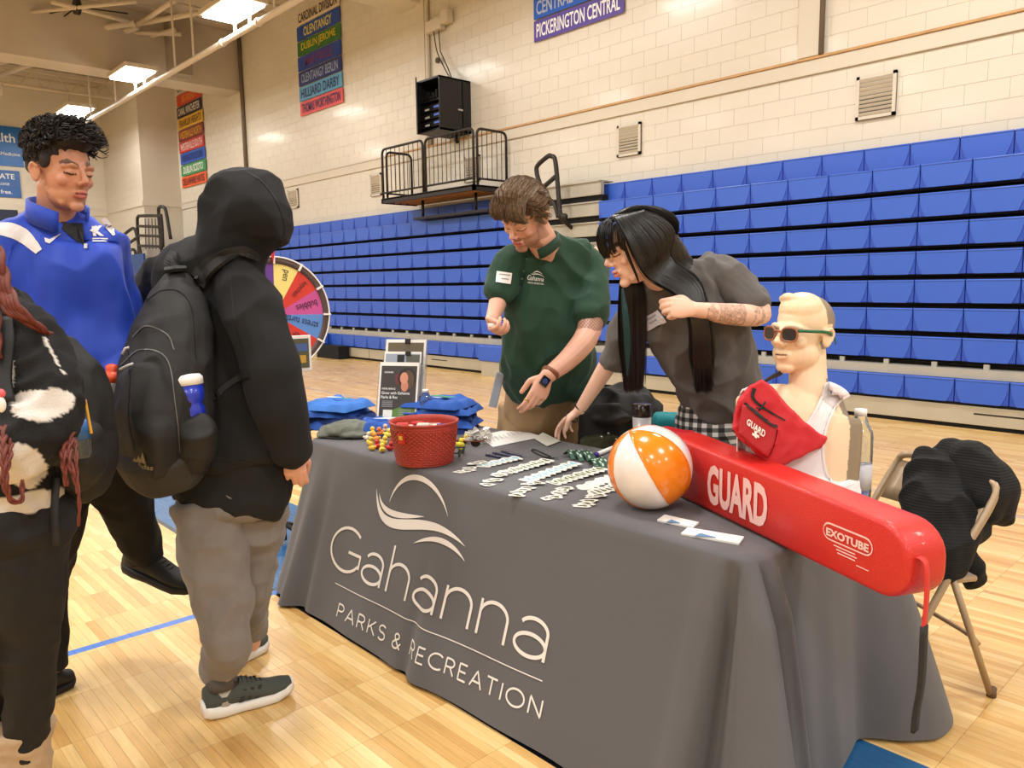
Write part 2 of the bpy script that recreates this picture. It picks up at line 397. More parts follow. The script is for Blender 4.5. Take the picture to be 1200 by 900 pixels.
# end wall, box column, bulkhead beams
we = wall_box('wall_left', (WX-.3, -14, 0), (WX, WY, CZ), m_wall, 'cream end wall with the sponsor banners')
b = MB()
for r in range(38):
    b.box((WX-.001, -5, r*BH), (WX+.004, 8.0, r*BH+.006))
b.build('block_joints', m_mortar, we)['kind'] = 'stuff'
b = MB().box((WX, 3.0, 3.88), (WX+.04, 8.0, 4.06), .005); tag(b.build('trim_6', m_wall2), 'ledge band on the end wall', kind='structure')
CYF = 7.95
col_ = wall_box('wall_column', (WX, CYF, 0), (-24.45, WY, CZ), m_wall2, 'boxed-out cream column in the far left corner')
b = MB()
for r in range(38): b.box((WX, CYF-.004, r*BH), (-24.45, CYF, r*BH+.005))
b.build('column_joints', m_mortar, col_)['kind'] = 'stuff'
b = MB().box((WX, CYF-.03, 3.95), (-24.42, CYF, 4.1)); b.box((-24.45, CYF-.03, 3.95), (-24.41, WY, 4.1)); tag(b.build('trim_7', m_wall2), 'ledge band round the boxed-out column', kind='structure')
b = MB().box((-20.65, -14, 6.5), (BX, WY, CZ), .01); tag(b.build('ceiling_beam', m_ceil), kind='structure', label='deep taupe roof beam crossing to the long wall at the left')
b = MB().box((-19.85, 7.2, 6.6), (-19.5, 7.7, CZ)); tag(b.build('duct', mat('grey_duct', (150, 138, 122), .6)), 'grey boxed duct standing against the left roof beam', 'duct')
b = MB().box((-12.75, -14, 6.62), (-12.05, WY, CZ), .01); tag(b.build('ceiling_beam', m_wall2), kind='structure', label='second roof beam above the black rack')
b = MB().box((WX-.3, -14, CZ), (12, WY+.3, CZ+.2)); tag(b.build('ceiling', m_ceil), 'taupe metal roof deck', kind='structure')
b = MB()
for i in range(60): b.box((WX+i*.66, -14, CZ-.04), (WX+i*.66+.1, WY, CZ))
b.build('deck_ribs', m_ceil, bpy.data.objects['ceiling'])['kind'] = 'stuff'
wall_box('wall_right', (12, -14, 0), (12.2, WY, CZ), m_wall2, 'cream wall to the right, outside the photo')
wall_box('wall_front', (WX, -14.2, 0), (12, -14, CZ), m_wall2, 'cream wall behind the camera')
# roof steel: a folded hoist frame of pipes at the upper left
t = thing('hoist_frame', (-22, 5.5, 7.2), 'folded frame of cream steel pipes hanging from the roof at the upper left', 'steel frame')
def zp(px, py, z): return FZ(px, py, z)
segs = [((0,88),(160,32),.07),((4,50),(158,27),.07),((-4,75),(150,40),.05),((60,72),(205,35),.05),((150,30),(250,12),.06),((140,38),(212,40),.05),((60,2),(150,25),.05),((20,48),(120,40),.04),((0,18),(160,2),.04),((160,30),(205,0),.05)]
for (a, b_, r) in segs:
    MB().tube([zp(*a, 7.45), zp(*b_, 7.45)], r, 8).build('pipe', m_steel, t, True)
for (a, b_) in (((90,8),(0,30)),((90,8),(45,42)),((90,8),(150,16))):
    MB().tube([zp(*a, 7.5), zp(*b_, 7.5)], .015, 6).build('cable', m_dark, t, True)
MB().lathe([(.1,-.05),(.16,-.05),(.16,.05),(.1,.05)], zp(90, 8, 7.5), 14, axis=-RT+TC).build('pulley', m_dark, t, True)
for i in range(5):
    x = -13.5-i*3.2
    if abs(x+19.85) < .9: continue
    b = MB(); b.box((x-.06, -6, 7.72), (x+.06, WY, 7.8)); b.box((x-.06, -6, 7.28), (x+.06, WY, 7.34))
    for k in range(22):
        y = -5.5+k*.66; b.tube([(x, y, 7.72), (x, y+.33, 7.3), (x, y+.66, 7.72)], .02, 5)
    if i in (0, 4, ): tag(b.build('roof_joist', m_steel), ['open web steel joist over the right of the lamps', '', '', '', 'open web steel joist furthest left under the roof'][i], 'joist')
# lamp pipe + fixtures
PY_, PZ_ = 6.35, 6.0
b = MB().tube([(-27.9, PY_, PZ_), (-6, PY_, PZ_)], .055, 12); 
pt = thing('lamp_rail', (-17, PY_, PZ_), 'long cream pipe rail carrying the hall lamps', 'pipe'); b.build('rail', m_steel, pt, True)
for x in (-23.1, -21.0, -17.0, -16.0, -12.5): MB().tube([(x, PY_, PZ_), (x, PY_, CZ)], .022, 8).build('hanger', m_steel, pt, True)
for x in (-13.1, -14.6): MB().lathe([(.07,-.04),(.075,0),(.07,.04)], (x, PY_, PZ_), 12, axis=(1,0,0)).build('collar', m_steel, pt, True)
m_lamp = mat('lamp_diffuser', (255, 250, 238), .4, emit=9)
for (x, lab) in ((-13.75, 'bright square hall lamp nearest, at the top of the photo'), (-19.2, 'bright hall lamp in the middle of the row, before the roof beam'), (-24.0, 'bright hall lamp at the far end of the rail')):
    t = thing('ceiling_lamp', (x, 6.2, 6.3), lab, 'lamp', 'hall lamps on the rail')
    MB().box((x-.66, 5.85, 6.33), (x+.66, 6.55, 6.42), .01).build('housing', m_steel, t)
    MB().box((x-.6, 5.9, 6.29), (x+.6, 6.5, 6.33)).build('diffuser', m_lamp, t)
    for dx in (-.3, .3): MB().tube([(x+dx, PY_, PZ_), (x+dx, PY_, 6.33)], .03, 8).build('bracket', m_steel, t, True)
b = MB(); b.tube([(-24.5, 4.2, 6.9), (-24.5, 6.2, 6.9), (-24.5, 6.2, 6.4)], .045, 8); b.tube([(-24.5, 4.6, 6.9), (-24.5, 4.6, 6.6), (-24.8, 4.3, 6.5)], .04, 8)
tag(b.build('service_pipe', m_steel, smooth=True), 'bent cream service pipe above the far lamp', 'pipe')
# ------------------------------------------------------------------ banners
def stripe_banner(name, x0, x1, y, rows, zbot, hh, label, group=None, jitter=True):
    t = thing(name, ((x0+x1)/2, y, zbot), label, 'banner', group); z = zbot; ln = hh
    for k, (txt, bg, fg, wfrac) in enumerate(rows):
        j = (rng.random()-.5)*.06 if jitter else 0
        m = mat('banner_%d_%d_%d' % bg, bg, .6)
        o = MB().box((x0+j, y-.012-.002*(k%2), z+.012), (x1+j, y, z+hh-.012)).build('panel', m, t)
        if txt:
            tb = MB(); wd = (x1-x0)*wfrac
            text_on(tb, txt, ((x0+x1)/2+j, y-.017, z+hh/2), (1,0,0), (0,0,1), hh*.62, wd, .002, .018, True)
            tb.build('lettering', mat('ink_%d_%d_%d' % fg, fg, .6), o)
        z += hh
stripe_banner('division_banner', -24.2, -22.35, WY-.03, [('DELAWARE HAYES',(222,92,40),(90,30,30),.88),('DUBLIN SCIOTO',(52,140,84),(230,230,220),.8),('WORTHINGTON KILBOURNE',(40,88,190),(30,50,120),.85),('WESTERVILLE SOUTH',(196,50,52),(235,210,200),.88),('WESTERVILLE NORTH',(128,38,36),(226,170,50),.88),('FRANKLIN HEIGHTS',(228,180,54),(90,66,30),.88),('CANAL WINCHESTER',(48,30,34),(225,220,215),.88),('BIG WALNUT',(200,66,42),(222,150,50),.55),('CAPITAL DIVISION',(214,206,190),(50,50,46),.9)], 4.48, .335, 'tall striped division banner on the left, furthest from the camera', 'division banners')
stripe_banner('division_banner', -16.72, -14.86, WY-.03, [('THOMAS WORTHINGTON',(218,86,90),(48,44,90),.9),('HILLIARD DARBY',(96,164,214),(30,44,92),.9),('OLENTANGY BERLIN',(38,50,124),(150,170,210),.86),('MARYSVILLE',(34,72,170),(120,50,110),.65),('DUBLIN JEROME',(48,110,52),(206,190,50),.8),('OLENTANGY',(32,74,166),(220,206,90),.66),('CARDINAL DIVISION',(214,200,176),(50,36,34),.9)], 5.36, .325, 'striped division banner in the middle, headed CARDINAL DIVISION', 'division banners')
stripe_banner('division_banner', -9.1, -7.3, WY-.03, [('PICKERINGTON CENTRAL',(86,70,156),(236,236,238),.93),('CENTRAL CROSSING',(34,92,196),(170,180,200),.93),('',(120,60,40),(0,0,0),.5)], 5.26, .335, 'striped banner at the top, ending in PICKERINGTON CENTRAL', 'division banners', False)
def end_banner(y0, y1, z0, z1, bg, lines, label):
    t = thing('sponsor_banner', (WX+.03, (y0+y1)/2, z0), label, 'banner', 'sponsor banners on the end wall')
    o = MB().box((WX+.02, y0, z0), (WX+.045, y1, z1)).build('sheet', mat('sheet_%d_%d_%d' % bg, bg, .35, bump=(2, .6)), t)
    for (txt, y, z, h) in lines:
        tb = MB(); V, F, wd = text_poly(txt, .01); text_on(tb, txt, (WX+.05, y-wd*h, z), (0,1,0), (0,0,1), h, None, .002, .01); tb.build('lettering', mat('white_print', (235, 238, 240), .5), o)
end_banner(2.6, 5.68, 5.25, 6.42, (22, 104, 188), [('Health', 5.5, 5.95, .26), ('WorksMedicine', 5.6, 5.56, .1)], 'blue end-wall banner reading Health, topmost')
end_banner(2.6, 5.54, 4.32, 5.12, (44, 96, 168), [('STATE', 5.4, 4.86, .16), ('COLLEGE', 5.25, 4.68, .07), ('free.', 5.3, 4.42, .12)], 'blue end-wall banner reading STATE, below the Health banner')
b = MB().box((WX+.05, 4.2, 4.81), (WX+.053, 5.5, 4.825)); 
end_banner(2.6, 5.4, 3.2, 3.95, (26, 38, 66), [('Ellie', 5.1, 3.45, .26)], 'navy end-wall banner, lowest, behind the tall boy')
# ------------------------------------------------------------------ wall vents
m_vent = mat('cream_louvre', (206, 198, 182), .5); m_vd = mat('louvre_shadow', (92, 86, 78), .7)
def vent(x0, x1, z0, z1, label, dark=False):
    t = thing('wall_vent', ((x0+x1)/2, WY, z0), label, 'vent', 'louvred vents in the block wall'); y = WY-.03
    MB().box((x0, y+.012, z0), (x1, y+.028, z1)).build('backing', m_vd, t)
    b = MB(); f = .035
    b.box((x0, y-.01, z0), (x1, y+.03, z0+f)); b.box((x0, y-.01, z1-f), (x1, y+.03, z1)); b.box((x0, y-.01, z0), (x0+f, y+.03, z1)); b.box((x1-f, y-.01, z0), (x1, y+.03, z1)); b.build('frame', m_vent, t)
    n = 9
    for k in range(n):
        z = z0+f+(k+.5)*(z1-z0-2*f)/n; hh = (z1-z0-2*f)/n*(.48 if k > 4 else .33)
        MB().obox(((x0+x1)/2, y+.003, z), (1,0,0), (0,.8,.6), (0,-.6,.8), (x1-x0)/2-f, .004, hh).build('slat', m_vent, t)
vent(-3.97, -3.54, 3.27, 3.74, 'louvred wall vent nearest, at the upper right'); vent(-7.42, -7.0, 3.3, 3.74, 'louvred wall vent above the woman with long hair')
vent(-10.9, -10.5, 3.3, 3.74, 'louvred wall vent seen through the platform railing'); vent(-13.95, -13.55, 3.33, 3.77, 'louvred wall vent left of the platform'); vent(-17.57, -17.07, 3.36, 3.8, 'louvred wall vent beside the hooded head'); vent(-21.3, -20.8, 3.3, 3.78, 'louvred wall vent furthest left, left of the hood')
# ------------------------------------------------------------------ bleachers
m_seat = mat('blue_seat_plastic', (52, 94, 196), .4, nz=(3, .03), spec=.5); m_seatd = mat('blue_seat_recess_shade', (36, 74, 180), .35)  # same plastic twice; the darker copy paints shade into the recess
m_kick = mat('grey_kickboard', (176, 168, 148), .55, nz=(3, .06)); m_grey = mat('grey_step_deck', (168, 164, 152), .6, nz=(4, .06))
SW, SH = .48, .237
def seat_mesh():
    b = MB().box((.003, .012, 0), (SW-.003, .10, SH-.004), .008)
    nb_ = len(b.F)
    # raised shield: full width at top, curved narrower towards the bottom
    pts = [(.006, SH-.004), (SW-.006, SH-.004)]
    rs = [(SW-.006-.062*(t**2.0), (SH-.004)*(1-t)) for t in np.linspace(.15, 1, 7)]
    poly = [(.006, SH-.004)]+[(x, z) for x, z in [(SW-.006, SH-.004)]+rs]+[(SW-x, z) for x, z in rs[::-1]]
    poly = [(x, z) for x, z in poly]
    b.prism(poly[::-1], ((0, .006, 0), (1,0,0), (0,0,1), (0,-1,0)), .006)
    b.tube([(.006, .012, SH-.012), (SW-.006, .012, SH-.012)], .012, 8)
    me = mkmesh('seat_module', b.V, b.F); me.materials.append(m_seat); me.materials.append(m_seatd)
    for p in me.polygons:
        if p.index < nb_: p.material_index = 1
    return me
sme = seat_mesh()
ROWZ = [.285+.302*k for k in range(9)]; ROWZ = [.262]+[.66+.2925*k for k in range(8)]
def bank(name, xr, n, label, hidden=0):
    """xr: right end, n modules to the left"""
    t = thing(name, (xr-n*SW/2, 8.8, 0), label, 'bleacher', 'folded bleacher banks'); x0 = xr-n*SW
    for r, z in enumerate(ROWZ):
        y = 8.46 if r == 0 else (8.60 if r < 8 else 8.82)
        nn = n if r < 8 else 0
        off = SW/2 if r == 8 else 0
        for k in range(nn):
            if k >= n-hidden: continue
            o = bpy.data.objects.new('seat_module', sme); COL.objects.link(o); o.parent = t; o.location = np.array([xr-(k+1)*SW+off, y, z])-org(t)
        if r == 0:
            MB().box((x0, 8.5, z-.03), (xr, 8.6, z-.005)).build('seat_rail', m_black, t)
            MB().box((x0, 8.52, z+SH+.0), (xr, 8.95, z+SH+.09)).build('foot_board', m_grey, t)
            k = 0; x = xr
            while x > x0+.1:
                x2 = max(x0, x-4.8); MB().box((x2+.01, 8.50, .045), (x-.01, 8.56, z-.03), .004).build('kick_board', m_kick, t)
                MB().box((x2+2.1, 8.497, .15), (x2+2.55, 8.503, .165)).build('slot', m_dark, t); x = x2
            MB().box((x0, 8.53, 0), (xr, 8.9, .05)).build('plinth', m_black, t)
        elif r < 8:
            MB().box((x0, 8.66, z-.02), (xr, 8.8, z+.03)).build('seat_rail', m_black, t)
            MB().box((x0, 8.76, z-.06), (xr, 8.9, z-.035)).build('deck_edge', m_dark, t)
    MB().box((x0, 8.82, .3), (xr, 8.90, 2.45)).build('back_sheet', m_black, t)
    for k in range(n):                                   # little roller brackets under the second row
        x = xr-(k+.5)*SW
        MB().box((x-.03, 8.6, .585), (x+.02, 8.63, .64)).build('bracket', m_grey, t)
    return t
bank('bleacher', -7.42+SW*16, 16, 'right hand bank of folded blue bleachers')
bank('bleacher', -8.62, 27, 'left hand bank of folded blue bleachers, behind the platform')
bank('bleacher', -22.9, 5, 'short far end bank of folded blue bleachers by the stair rails')
# the continuous top row
t = thing('top_bench', (-10, 8.8, 2.64), 'topmost blue bench row running unbroken along the wall', 'bench')
for k in range(58):
    o = bpy.data.objects.new('seat_module', sme); COL.objects.link(o); o.parent = t; o.location = np.array([.3-SW*k-SW/2, 8.84, 2.68])-org(t)
MB().box((-27.6, 8.92, 2.63), (.3, 8.99, 2.68)).build('rail', m_black, t)
# aisle with bare step fronts
t = thing('bleacher_aisle', (-8.02, 8.8, 0), 'grey stepped aisle between the two bleacher banks', 'aisle')
for k, z in enumerate(ROWZ):
    MB().box((-8.60, 8.68, z+.05), (-7.44, 8.76, z+.235), .006).build('step_front', m_grey, t)
    MB().box((-8.60, 8.66, z+.235), (-7.44, 8.96, z+.255)).build('tread', m_grey, t)
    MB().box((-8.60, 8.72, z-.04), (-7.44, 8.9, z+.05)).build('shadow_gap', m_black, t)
b = MB().box((-9.3, 8.14, .25), (-8.9+.3, 8.44, .5), .015); t = thing('end_seat', (-8.9, 8.3, 0), 'blue folded end seat block beside the green shirt man', 'seat')
b = MB().box((-9.75, 8.28, .245), (-8.55, 8.45, .50), .015); b.build('seat_block', m_seat, t); MB().box((-9.7, 8.30, 0), (-8.6, 8.45, .245), .004).build('kick_board', m_kick, t)
t = thing('end_seat', (-15.4, 8.3, 0), 'blue end seat block with black side by the prize wheel', 'seat')
MB().box((-17.4, 8.2, .27), (-14.9, 8.44, .53), .015).build('seat_block', m_seat, t); MB().box((-17.4, 8.22, 0), (-15.0, 8.44, .26), .004).build('kick_board', m_kick, t)
MB().box((-15.0, 8.2, 0), (-14.1, 8.45, .27)).build('side_panel', m_black, t)
# ------------------------------------------------------------------ platform
t = thing('viewing_platform', (-11, 8.5, 2.75), 'black railed platform perched on top of the bleachers', 'platform')
x0, x1, y0, y1, z = -12.33, -9.68, 8.2, 8.98, 3.06
MB().box((x0, y0, z-.06), (x1, y0+.05, z+.03)).build('deck_beam', m_dark, t)
MB().box((x1-.05, y0, z-.06), (x1, y1, z+.03)).build('deck_beam', m_dark, t); MB().box((x0, y0, z-.06), (x0+.05, y1, z+.03)).build('deck_beam', m_dark, t)
MB().box((x0, y0, z), (x1, y1, z+.02)).build('deck', mat('plywood', (120, 84, 54), .7, nz=(5, .1)), t)
for k in range(5): MB().box((x0+.05, y0+.1+k*.16, z-.05), (x1-.05, y0+.14+k*.16, z)).build('joist', mat('pine_joist', (150, 104, 62), .7), t)
for px in (-11.53, -10.05): MB().tube([(px, y0+.35, 2.7), (px, y0+.35, z)], .025, 8).build('leg', m_dark, t, True)
MB().box((x0+.7, y0+.2, 2.67), (x1+.1, 8.78, 2.71)).build('base_frame', m_dark, t)
def rail_panel(a, b_, h, nb, m=m_dark, parent=t, r=.022):
    a = np.array(a, float); b_ = np.array(b_, float); d = b_-a; rr = .09; L = np.linalg.norm(d); u = d/L
    P = [a, a+UP*(h-rr)]+[a+UP*(h-rr)+u*rr*(1-math.cos(q))+UP*rr*math.sin(q) for q in (PI/6, PI/3, PI/2)]+[b_+UP*(h-rr)-u*rr*(1-math.cos(q))+UP*rr*math.sin(q) for q in (PI/2, PI/3, PI/6)]+[b_+UP*(h-rr), b_]
    o = MB().tube(P, r, 8).build('railing', m, parent, True)
    MB().tube([a+UP*.1, b_+UP*.1], r*.8, 8).build('lower_rail', m, o, True)
    for k in range(1, nb): p = a+d*k/nb; MB().tube([p+UP*.1, p+UP*h], .007, 5, False).build('baluster', m, o)
xm = -11.03
zt = z+.03
rail_panel((x0+.03, y0+.03, zt), (xm-.03, y0+.03, zt), .88, 9); rail_panel((xm+.04, y0+.03, zt), (x1-.03, y0+.03, zt), .88, 11)
rail_panel((x1-.02, y0+.1, zt), (x1-.02, y1-.05, zt), .88, 6); rail_panel((x0+.03, y0+.12, zt), (x0+.03, y1-.1, zt), .85, 6)
# stair handrail beside the platform
t = thing('aisle_handrail', (-8.2, 8.5, 2.4), 'black looped handrail standing at the head of the aisle', 'handrail')
def loop(pts, r, parent, y=None, m=m_dark, name='tube'): return MB().tube(cr(pts, 6), r, 10).build(name, m, parent, True)
hp = lambda px, py, Y=8.45: (lambda d: d*(Y/d[1])+CAMP)(ray(px, py))
MB().tube([hp(657,256), hp(657,256)-UP*.15+np.array([0,.28,0])], .03, 8).build('foot', m_dark, t, True)
loop([hp(657,256), hp(655,235), hp(651,190), hp(646,183), hp(641,184), hp(630,194), hp(629,202), hp(632,213), hp(636,219), hp(651,207)], .035, t)
loop([hp(654,255), hp(650,240), hp(644,234), hp(640,236), hp(640,242)], .03, t)
MB().lathe([(.05,-.03),(.05,.03)], hp(661,254), 12, axis=(0,1,0)).build('pivot', m_dark, t, True)
# railings stacked at the far corner
t = thing('stacked_railing', (-25.5, 7.6, 0), 'black stair railings folded together in the far corner', 'railing', None)
hq = lambda px, py, Y=7.6: hp(px, py, Y)
b = lambda pts, r=.045: loop([hq(*p) for p in pts], r, t, name='tube')
b([(160,330),(161,480)]); b([(168,330),(170,480)]); b([(165,330),(163,300),(161,262),(162,254),(166,253),(186,253),(189,256),(191,290)]); b([(190,300),(186,252),(187,243),(192,243),(195,250),(200,280)])
for yy in (265, 276, 288): b([(163,yy),(190,yy+1)], .04)
b([(170,322),(160,275),(157,268),(153,269),(144,277),(145,284),(149,286),(160,279)]); b([(167,330),(160,305),(158,294),(153,293),(145,300)]); b([(163,336),(160,325),(154,318),(146,323)])
for k in range(5): b([(170+k*4,256),(171+k*4,292)], .012)
# far door with blue frontage
t = thing('stage_board', (-25, 7.4, 0), 'blue banner board with a yellow emblem in the far left corner', 'board')
a = [hq(143,300,7.5), hq(166,300,7.5), hq(170,360,7.5), hq(146,360,7.5)]
MB().box((a[0][0], 7.45, 0), (a[1][0]+.3, 7.5, a[0][2])).build('board', mat('board_blue', (22, 66, 128), .5), t)
c_ = hq(161,328,7.44); MB().lathe([(.14,0),(.14,.01)], (c_[0], 7.44, c_[2]), 14, axis=(0,-1,0)).build('emblem', mat('emblem_yellow', (214, 160, 60), .5), t)
MB().box((a[0][0]-.05, 7.4, 0), (a[0][0], 7.5, a[0][2]+.05)).build('frame', m_dark, t)
# equipment rack on the wall
t = thing('equipment_rack', (-11, 8.8, 4.3), 'black open-door equipment rack high on the wall', 'rack')
ra, rb, rz0, rz1 = -11.35, -10.72, 4.12, 5.0; m_rk = mat('rack_black', (26, 24, 24), .45, metal=.2)
m_in = mat('rack_inside', (12, 12, 14), .6)
b = MB(); ry = 8.36
b.box((ra, ry, rz0), (rb, WY, rz0+.03)); b.box((ra, ry, rz1-.03), (rb, WY, rz1)); b.box((rb-.02, ry, rz0), (rb, WY, rz1)); b.box((ra, ry, rz0), (ra+.02, WY, rz1)); b.build('cabinet', m_rk, t)
MB().box((ra, WY-.2, rz0), (rb, WY-.18, rz1)).build('back_panel', m_in, t)
MB().obox((ra-.02+.81*.17, ry-.59*.17, (rz0+rz1)/2), (.81,-.59,0), (.59,.81,0), (0,0,1), .17, .012, (rz1-rz0)/2, .004).build('door', m_rk, t)
for k in range(3):
    zz = rz0+.08+k*.13; o = MB().box((ra+.03, ry+.03, zz), (rb-.03, ry+.3, zz+.1)).build('amplifier', m_rk, t)
    MB().box((rb-.2, ry+.024, zz+.04), (rb-.06, ry+.03, zz+.07)).build('display', mat('amp_blue', (70, 96, 170), .4, emit=.6), o)
    MB().box((ra+.18, ry+.024, zz+.02), (ra+.3, ry+.03, zz+.05)).build('grille', mat('pale_metal', (190, 190, 190), .3), o)
MB().box((ra+.03, ry+.03, rz0+.5), (rb-.03, ry+.3, rz0+.53)).build('shelf', m_rk, t)
for k in range(6): MB().box((ra+.06+k*.08, ry+.04, rz0+.55), (ra+.11+k*.08, ry+.2, rz0+.6+.04*(k % 3))).build('device', m_in, t)
MB().tube([(ra+.3, WY-.1, rz0), (ra+.3, WY-.05, 4.0)], .03, 8).build('pipe_stub', m_rk, t, True)
MB().obox((rb+.002, ry+.45, rz0+.37), (0,1,0), (0,0,1), (1,0,0), .05, .012, .004).build('latch', mat('pale_metal', (190, 190, 190), .3), t)
t = thing('junction_box', (-11.5, 8.9, 6.1), 'small cream junction box with hanging wires above the rack', 'junction box')
c0 = hp(510, 30, 8.95); MB().obox(c0, (1,0,0), (0,1,0), (0,0,1), .22, .06, .1, .01).build('box', m_steel, t)
MB().obox(c0+[.33,0,.07], (1,0,0), (0,1,0), (0,0,1), .1, .07, .11, .01).build('cover', m_steel, t)
MB().tube(cr([hp(508,36,8.93), hp(512,60,8.93), hp(520,78,8.9), hp(528,93,8.8)], 5), .01, 5).build('wire', m_dark, t); MB().tube([hp(514,36,8.95), hp(516,60,8.95), hp(525,80,8.95), hp(530,94,8.9)], .01, 5).build('wire', m_dark, t)
c0 = hp(514, 71, 9.0); tag(MB().lathe([(.03,0),(.05,0),(.05,.04)], c0, 12, axis=(0,-1,0)).build('wall_socket', m_vd, smooth=True), 'small round socket on the wall above the rack', 'socket')
# ================================================================== THE TABLE
TX0, TX1, TY0, TY1, TZ = -3.46, -1.03, 1.83, 2.64, .745
m_cloth = mat('grey_polyester', (86, 85, 88), .85, nz=(1.5, .03), bump=(500, .25), sheen=.15)
def perim():
    r = .06; pts = []
    def corner(cx, cy, a0):
        for a in np.linspace(a0, a0+PI/2, 15): pts.append((cx+r*math.cos(a), cy+r*math.sin(a), math.cos(a), math.sin(a)))
    def edge(x0, y0, x1, y1, nx, ny, n):
        for t in np.linspace(0, 1, n)[1:-1]: pts.append((x0+(x1-x0)*t, y0+(y1-y0)*t, nx, ny))
    corner(TX0+r, TY0+r, PI); edge(TX0+r, TY0, TX1-.35, TY0, 0, -1, 90); edge(TX1-.35, TY0, TX1-r, TY0, 0, -1, 50)
    corner(TX1-r, TY0+r, -PI/2); edge(TX1, TY0+r, TX1, TY0+.3, 1, 0, 46); edge(TX1, TY0+.3, TX1, TY1-r, 1, 0, 36)
    corner(TX1-r, TY1-r, 0); edge(TX1-r, TY1, TX0+r, TY1, 0, 1, 60)
    corner(TX0+r, TY1-r, PI/2); edge(TX0, TY1-r, TX0, TY0+r, -1, 0, 30)
    return pts
def g(x, c, s): return math.exp(-((x-c)/s)**2)
def cloth_off(x, y, nx, ny, t):
    """how far the skirt stands off the table edge"""
    front = max(0, -ny); right = max(0, nx); left = max(0, -nx); back = max(0, ny)
    o = front*(.222-.0*g(x, -3.2, .7))*t**1.1+right*.06*t+left*.05*t+back*.06*t
    o += front*.010*t*math.sin(x*5.1+.6)+front*.004*t*math.sin(x*13)
    o += front*(-.02*g(x, -2.36, .035)+.012*g(x, -2.27, .06))*t**2          # crease in the lettering
    o += front*(.05*g(x, -3.3, .05)-.03*g(x, -3.2, .04))*t                   # left pleat
    d = math.hypot(x-(TX1-.02), y-TY0)                                       # pleats at the near right corner
    a = math.atan2(ny, nx)
    s = (x-TX1) if ny < -.5 else (y-TY0)+.04
    pl = (.055+.07*t)*min(1, t*5)**.7
    o += pl*(g(s, -.13, .035)*.2*front-1.0*g(s, -.055, .022)+1.1*g(s, -.005, .025)-1.05*g(s, .055, .022)+.8*g(s, .115, .03)-.3*g(s, .19, .05))*(1 if (x > -1.5 and y < 2.3) else 0)
    o += right*t*(.03*g(y, 2.2, .06)-.03*g(y, 2.42, .05)+.008*math.sin(y*31))
    e = math.hypot(x-TX1, y-TY1); o += .20*math.exp(-(e/.17)**2)*t**.8*(1 if nx > .05 else .5)
    e = math.hypot(x-TX0, y-TY0); o += -.03*math.exp(-(e/.12)**2)*t
    return max(o, -.01)
def cloth_pt(x, y, nx, ny, t):
    o = cloth_off(x, y, nx, ny, t)+.012
    return np.array([x+nx*o, y+ny*o, TZ-.012-(TZ-.026)*t])
PP = perim(); NT = 26; V = []; F = []; n = len(PP)
for (x, y, nx, ny) in PP: V.append((x-nx*.03, y-ny*.03, TZ+.002))
for (x, y, nx, ny) in PP: V.append((x+nx*.004, y+ny*.004, TZ-.001))
for k in range(NT+1):
    for (x, y, nx, ny) in PP: V.append(cloth_pt(x, y, nx, ny, k/NT))
F = [(i*n+j, (i+1)*n+j, (i+1)*n+(j+1)%n, i*n+(j+1)%n) for i in range(NT+2) for j in range(n)]
F.append(tuple(range(n)))
cloth = obj('tablecloth', V, F, m_cloth, None, True)
tag(cloth, 'grey tablecloth printed with a white parks and recreation logo, draped over the long table', 'tablecloth')
m_print = mat('white_print_cloth', (226, 220, 214), .8)
t = thing('folding_table', ((TX0+TX1)/2, (TY0+TY1)/2, 0), 'long folding table hidden under the grey cloth', 'table')
MB().box((TX0+.02, TY0+.02, TZ-.045), (TX1-.02, TY1-.02, TZ-.004), .008).build('tabletop', mat('grey_laminate', (130, 130, 132), .6), t)
for x in (TX0+.3, TX1-.3):
    for y in (TY0+.1, TY1-.1): MB().tube([(x, y, 0), (x, y, TZ-.04)], .015, 8).build('leg', m_dark, t, True)
# lettering as flat ribbons on the front drape
def on_front(X, z, off=.0025):
    t = (TZ-.012-z)/(TZ-.026); t = min(max(t, 0), 1.02); p = cloth_pt(X, TY0, 0, -1, t); p[1] -= off; p[2] = z; return p
def ribbon(mb, P, wd, closed=False):
    P = np.array(P, float); T = np.gradient(P, axis=0); T /= np.linalg.norm(T, axis=1)[:, None]+1e-9; Nn = np.stack([-T[:, 1], T[:, 0]], 1)
    w_ = wd if hasattr(wd, '__len__') else [wd]*len(P); V = []
    for p, nn, q in zip(P, Nn, w_): a = p+nn*q/2; b_ = p-nn*q/2; V += [on_front(*a), on_front(*b_)]
    mb.add(V, [(2*i, 2*i+1, 2*i+3, 2*i+2) for i in range(len(P)-1)])
def arc(cx, cy, rx, ry, a0, a1, n=22): return [(cx+rx*math.cos(math.radians(a)), cy+ry*math.sin(math.radians(a))) for a in np.linspace(a0, a1, n)]
def dens(P, k=8): return [tuple(np.array(P[i])+(np.array(P[i+1])-np.array(P[i]))*t/k) for i in range(len(P)-1) for t in range(k)]+[P[-1]]
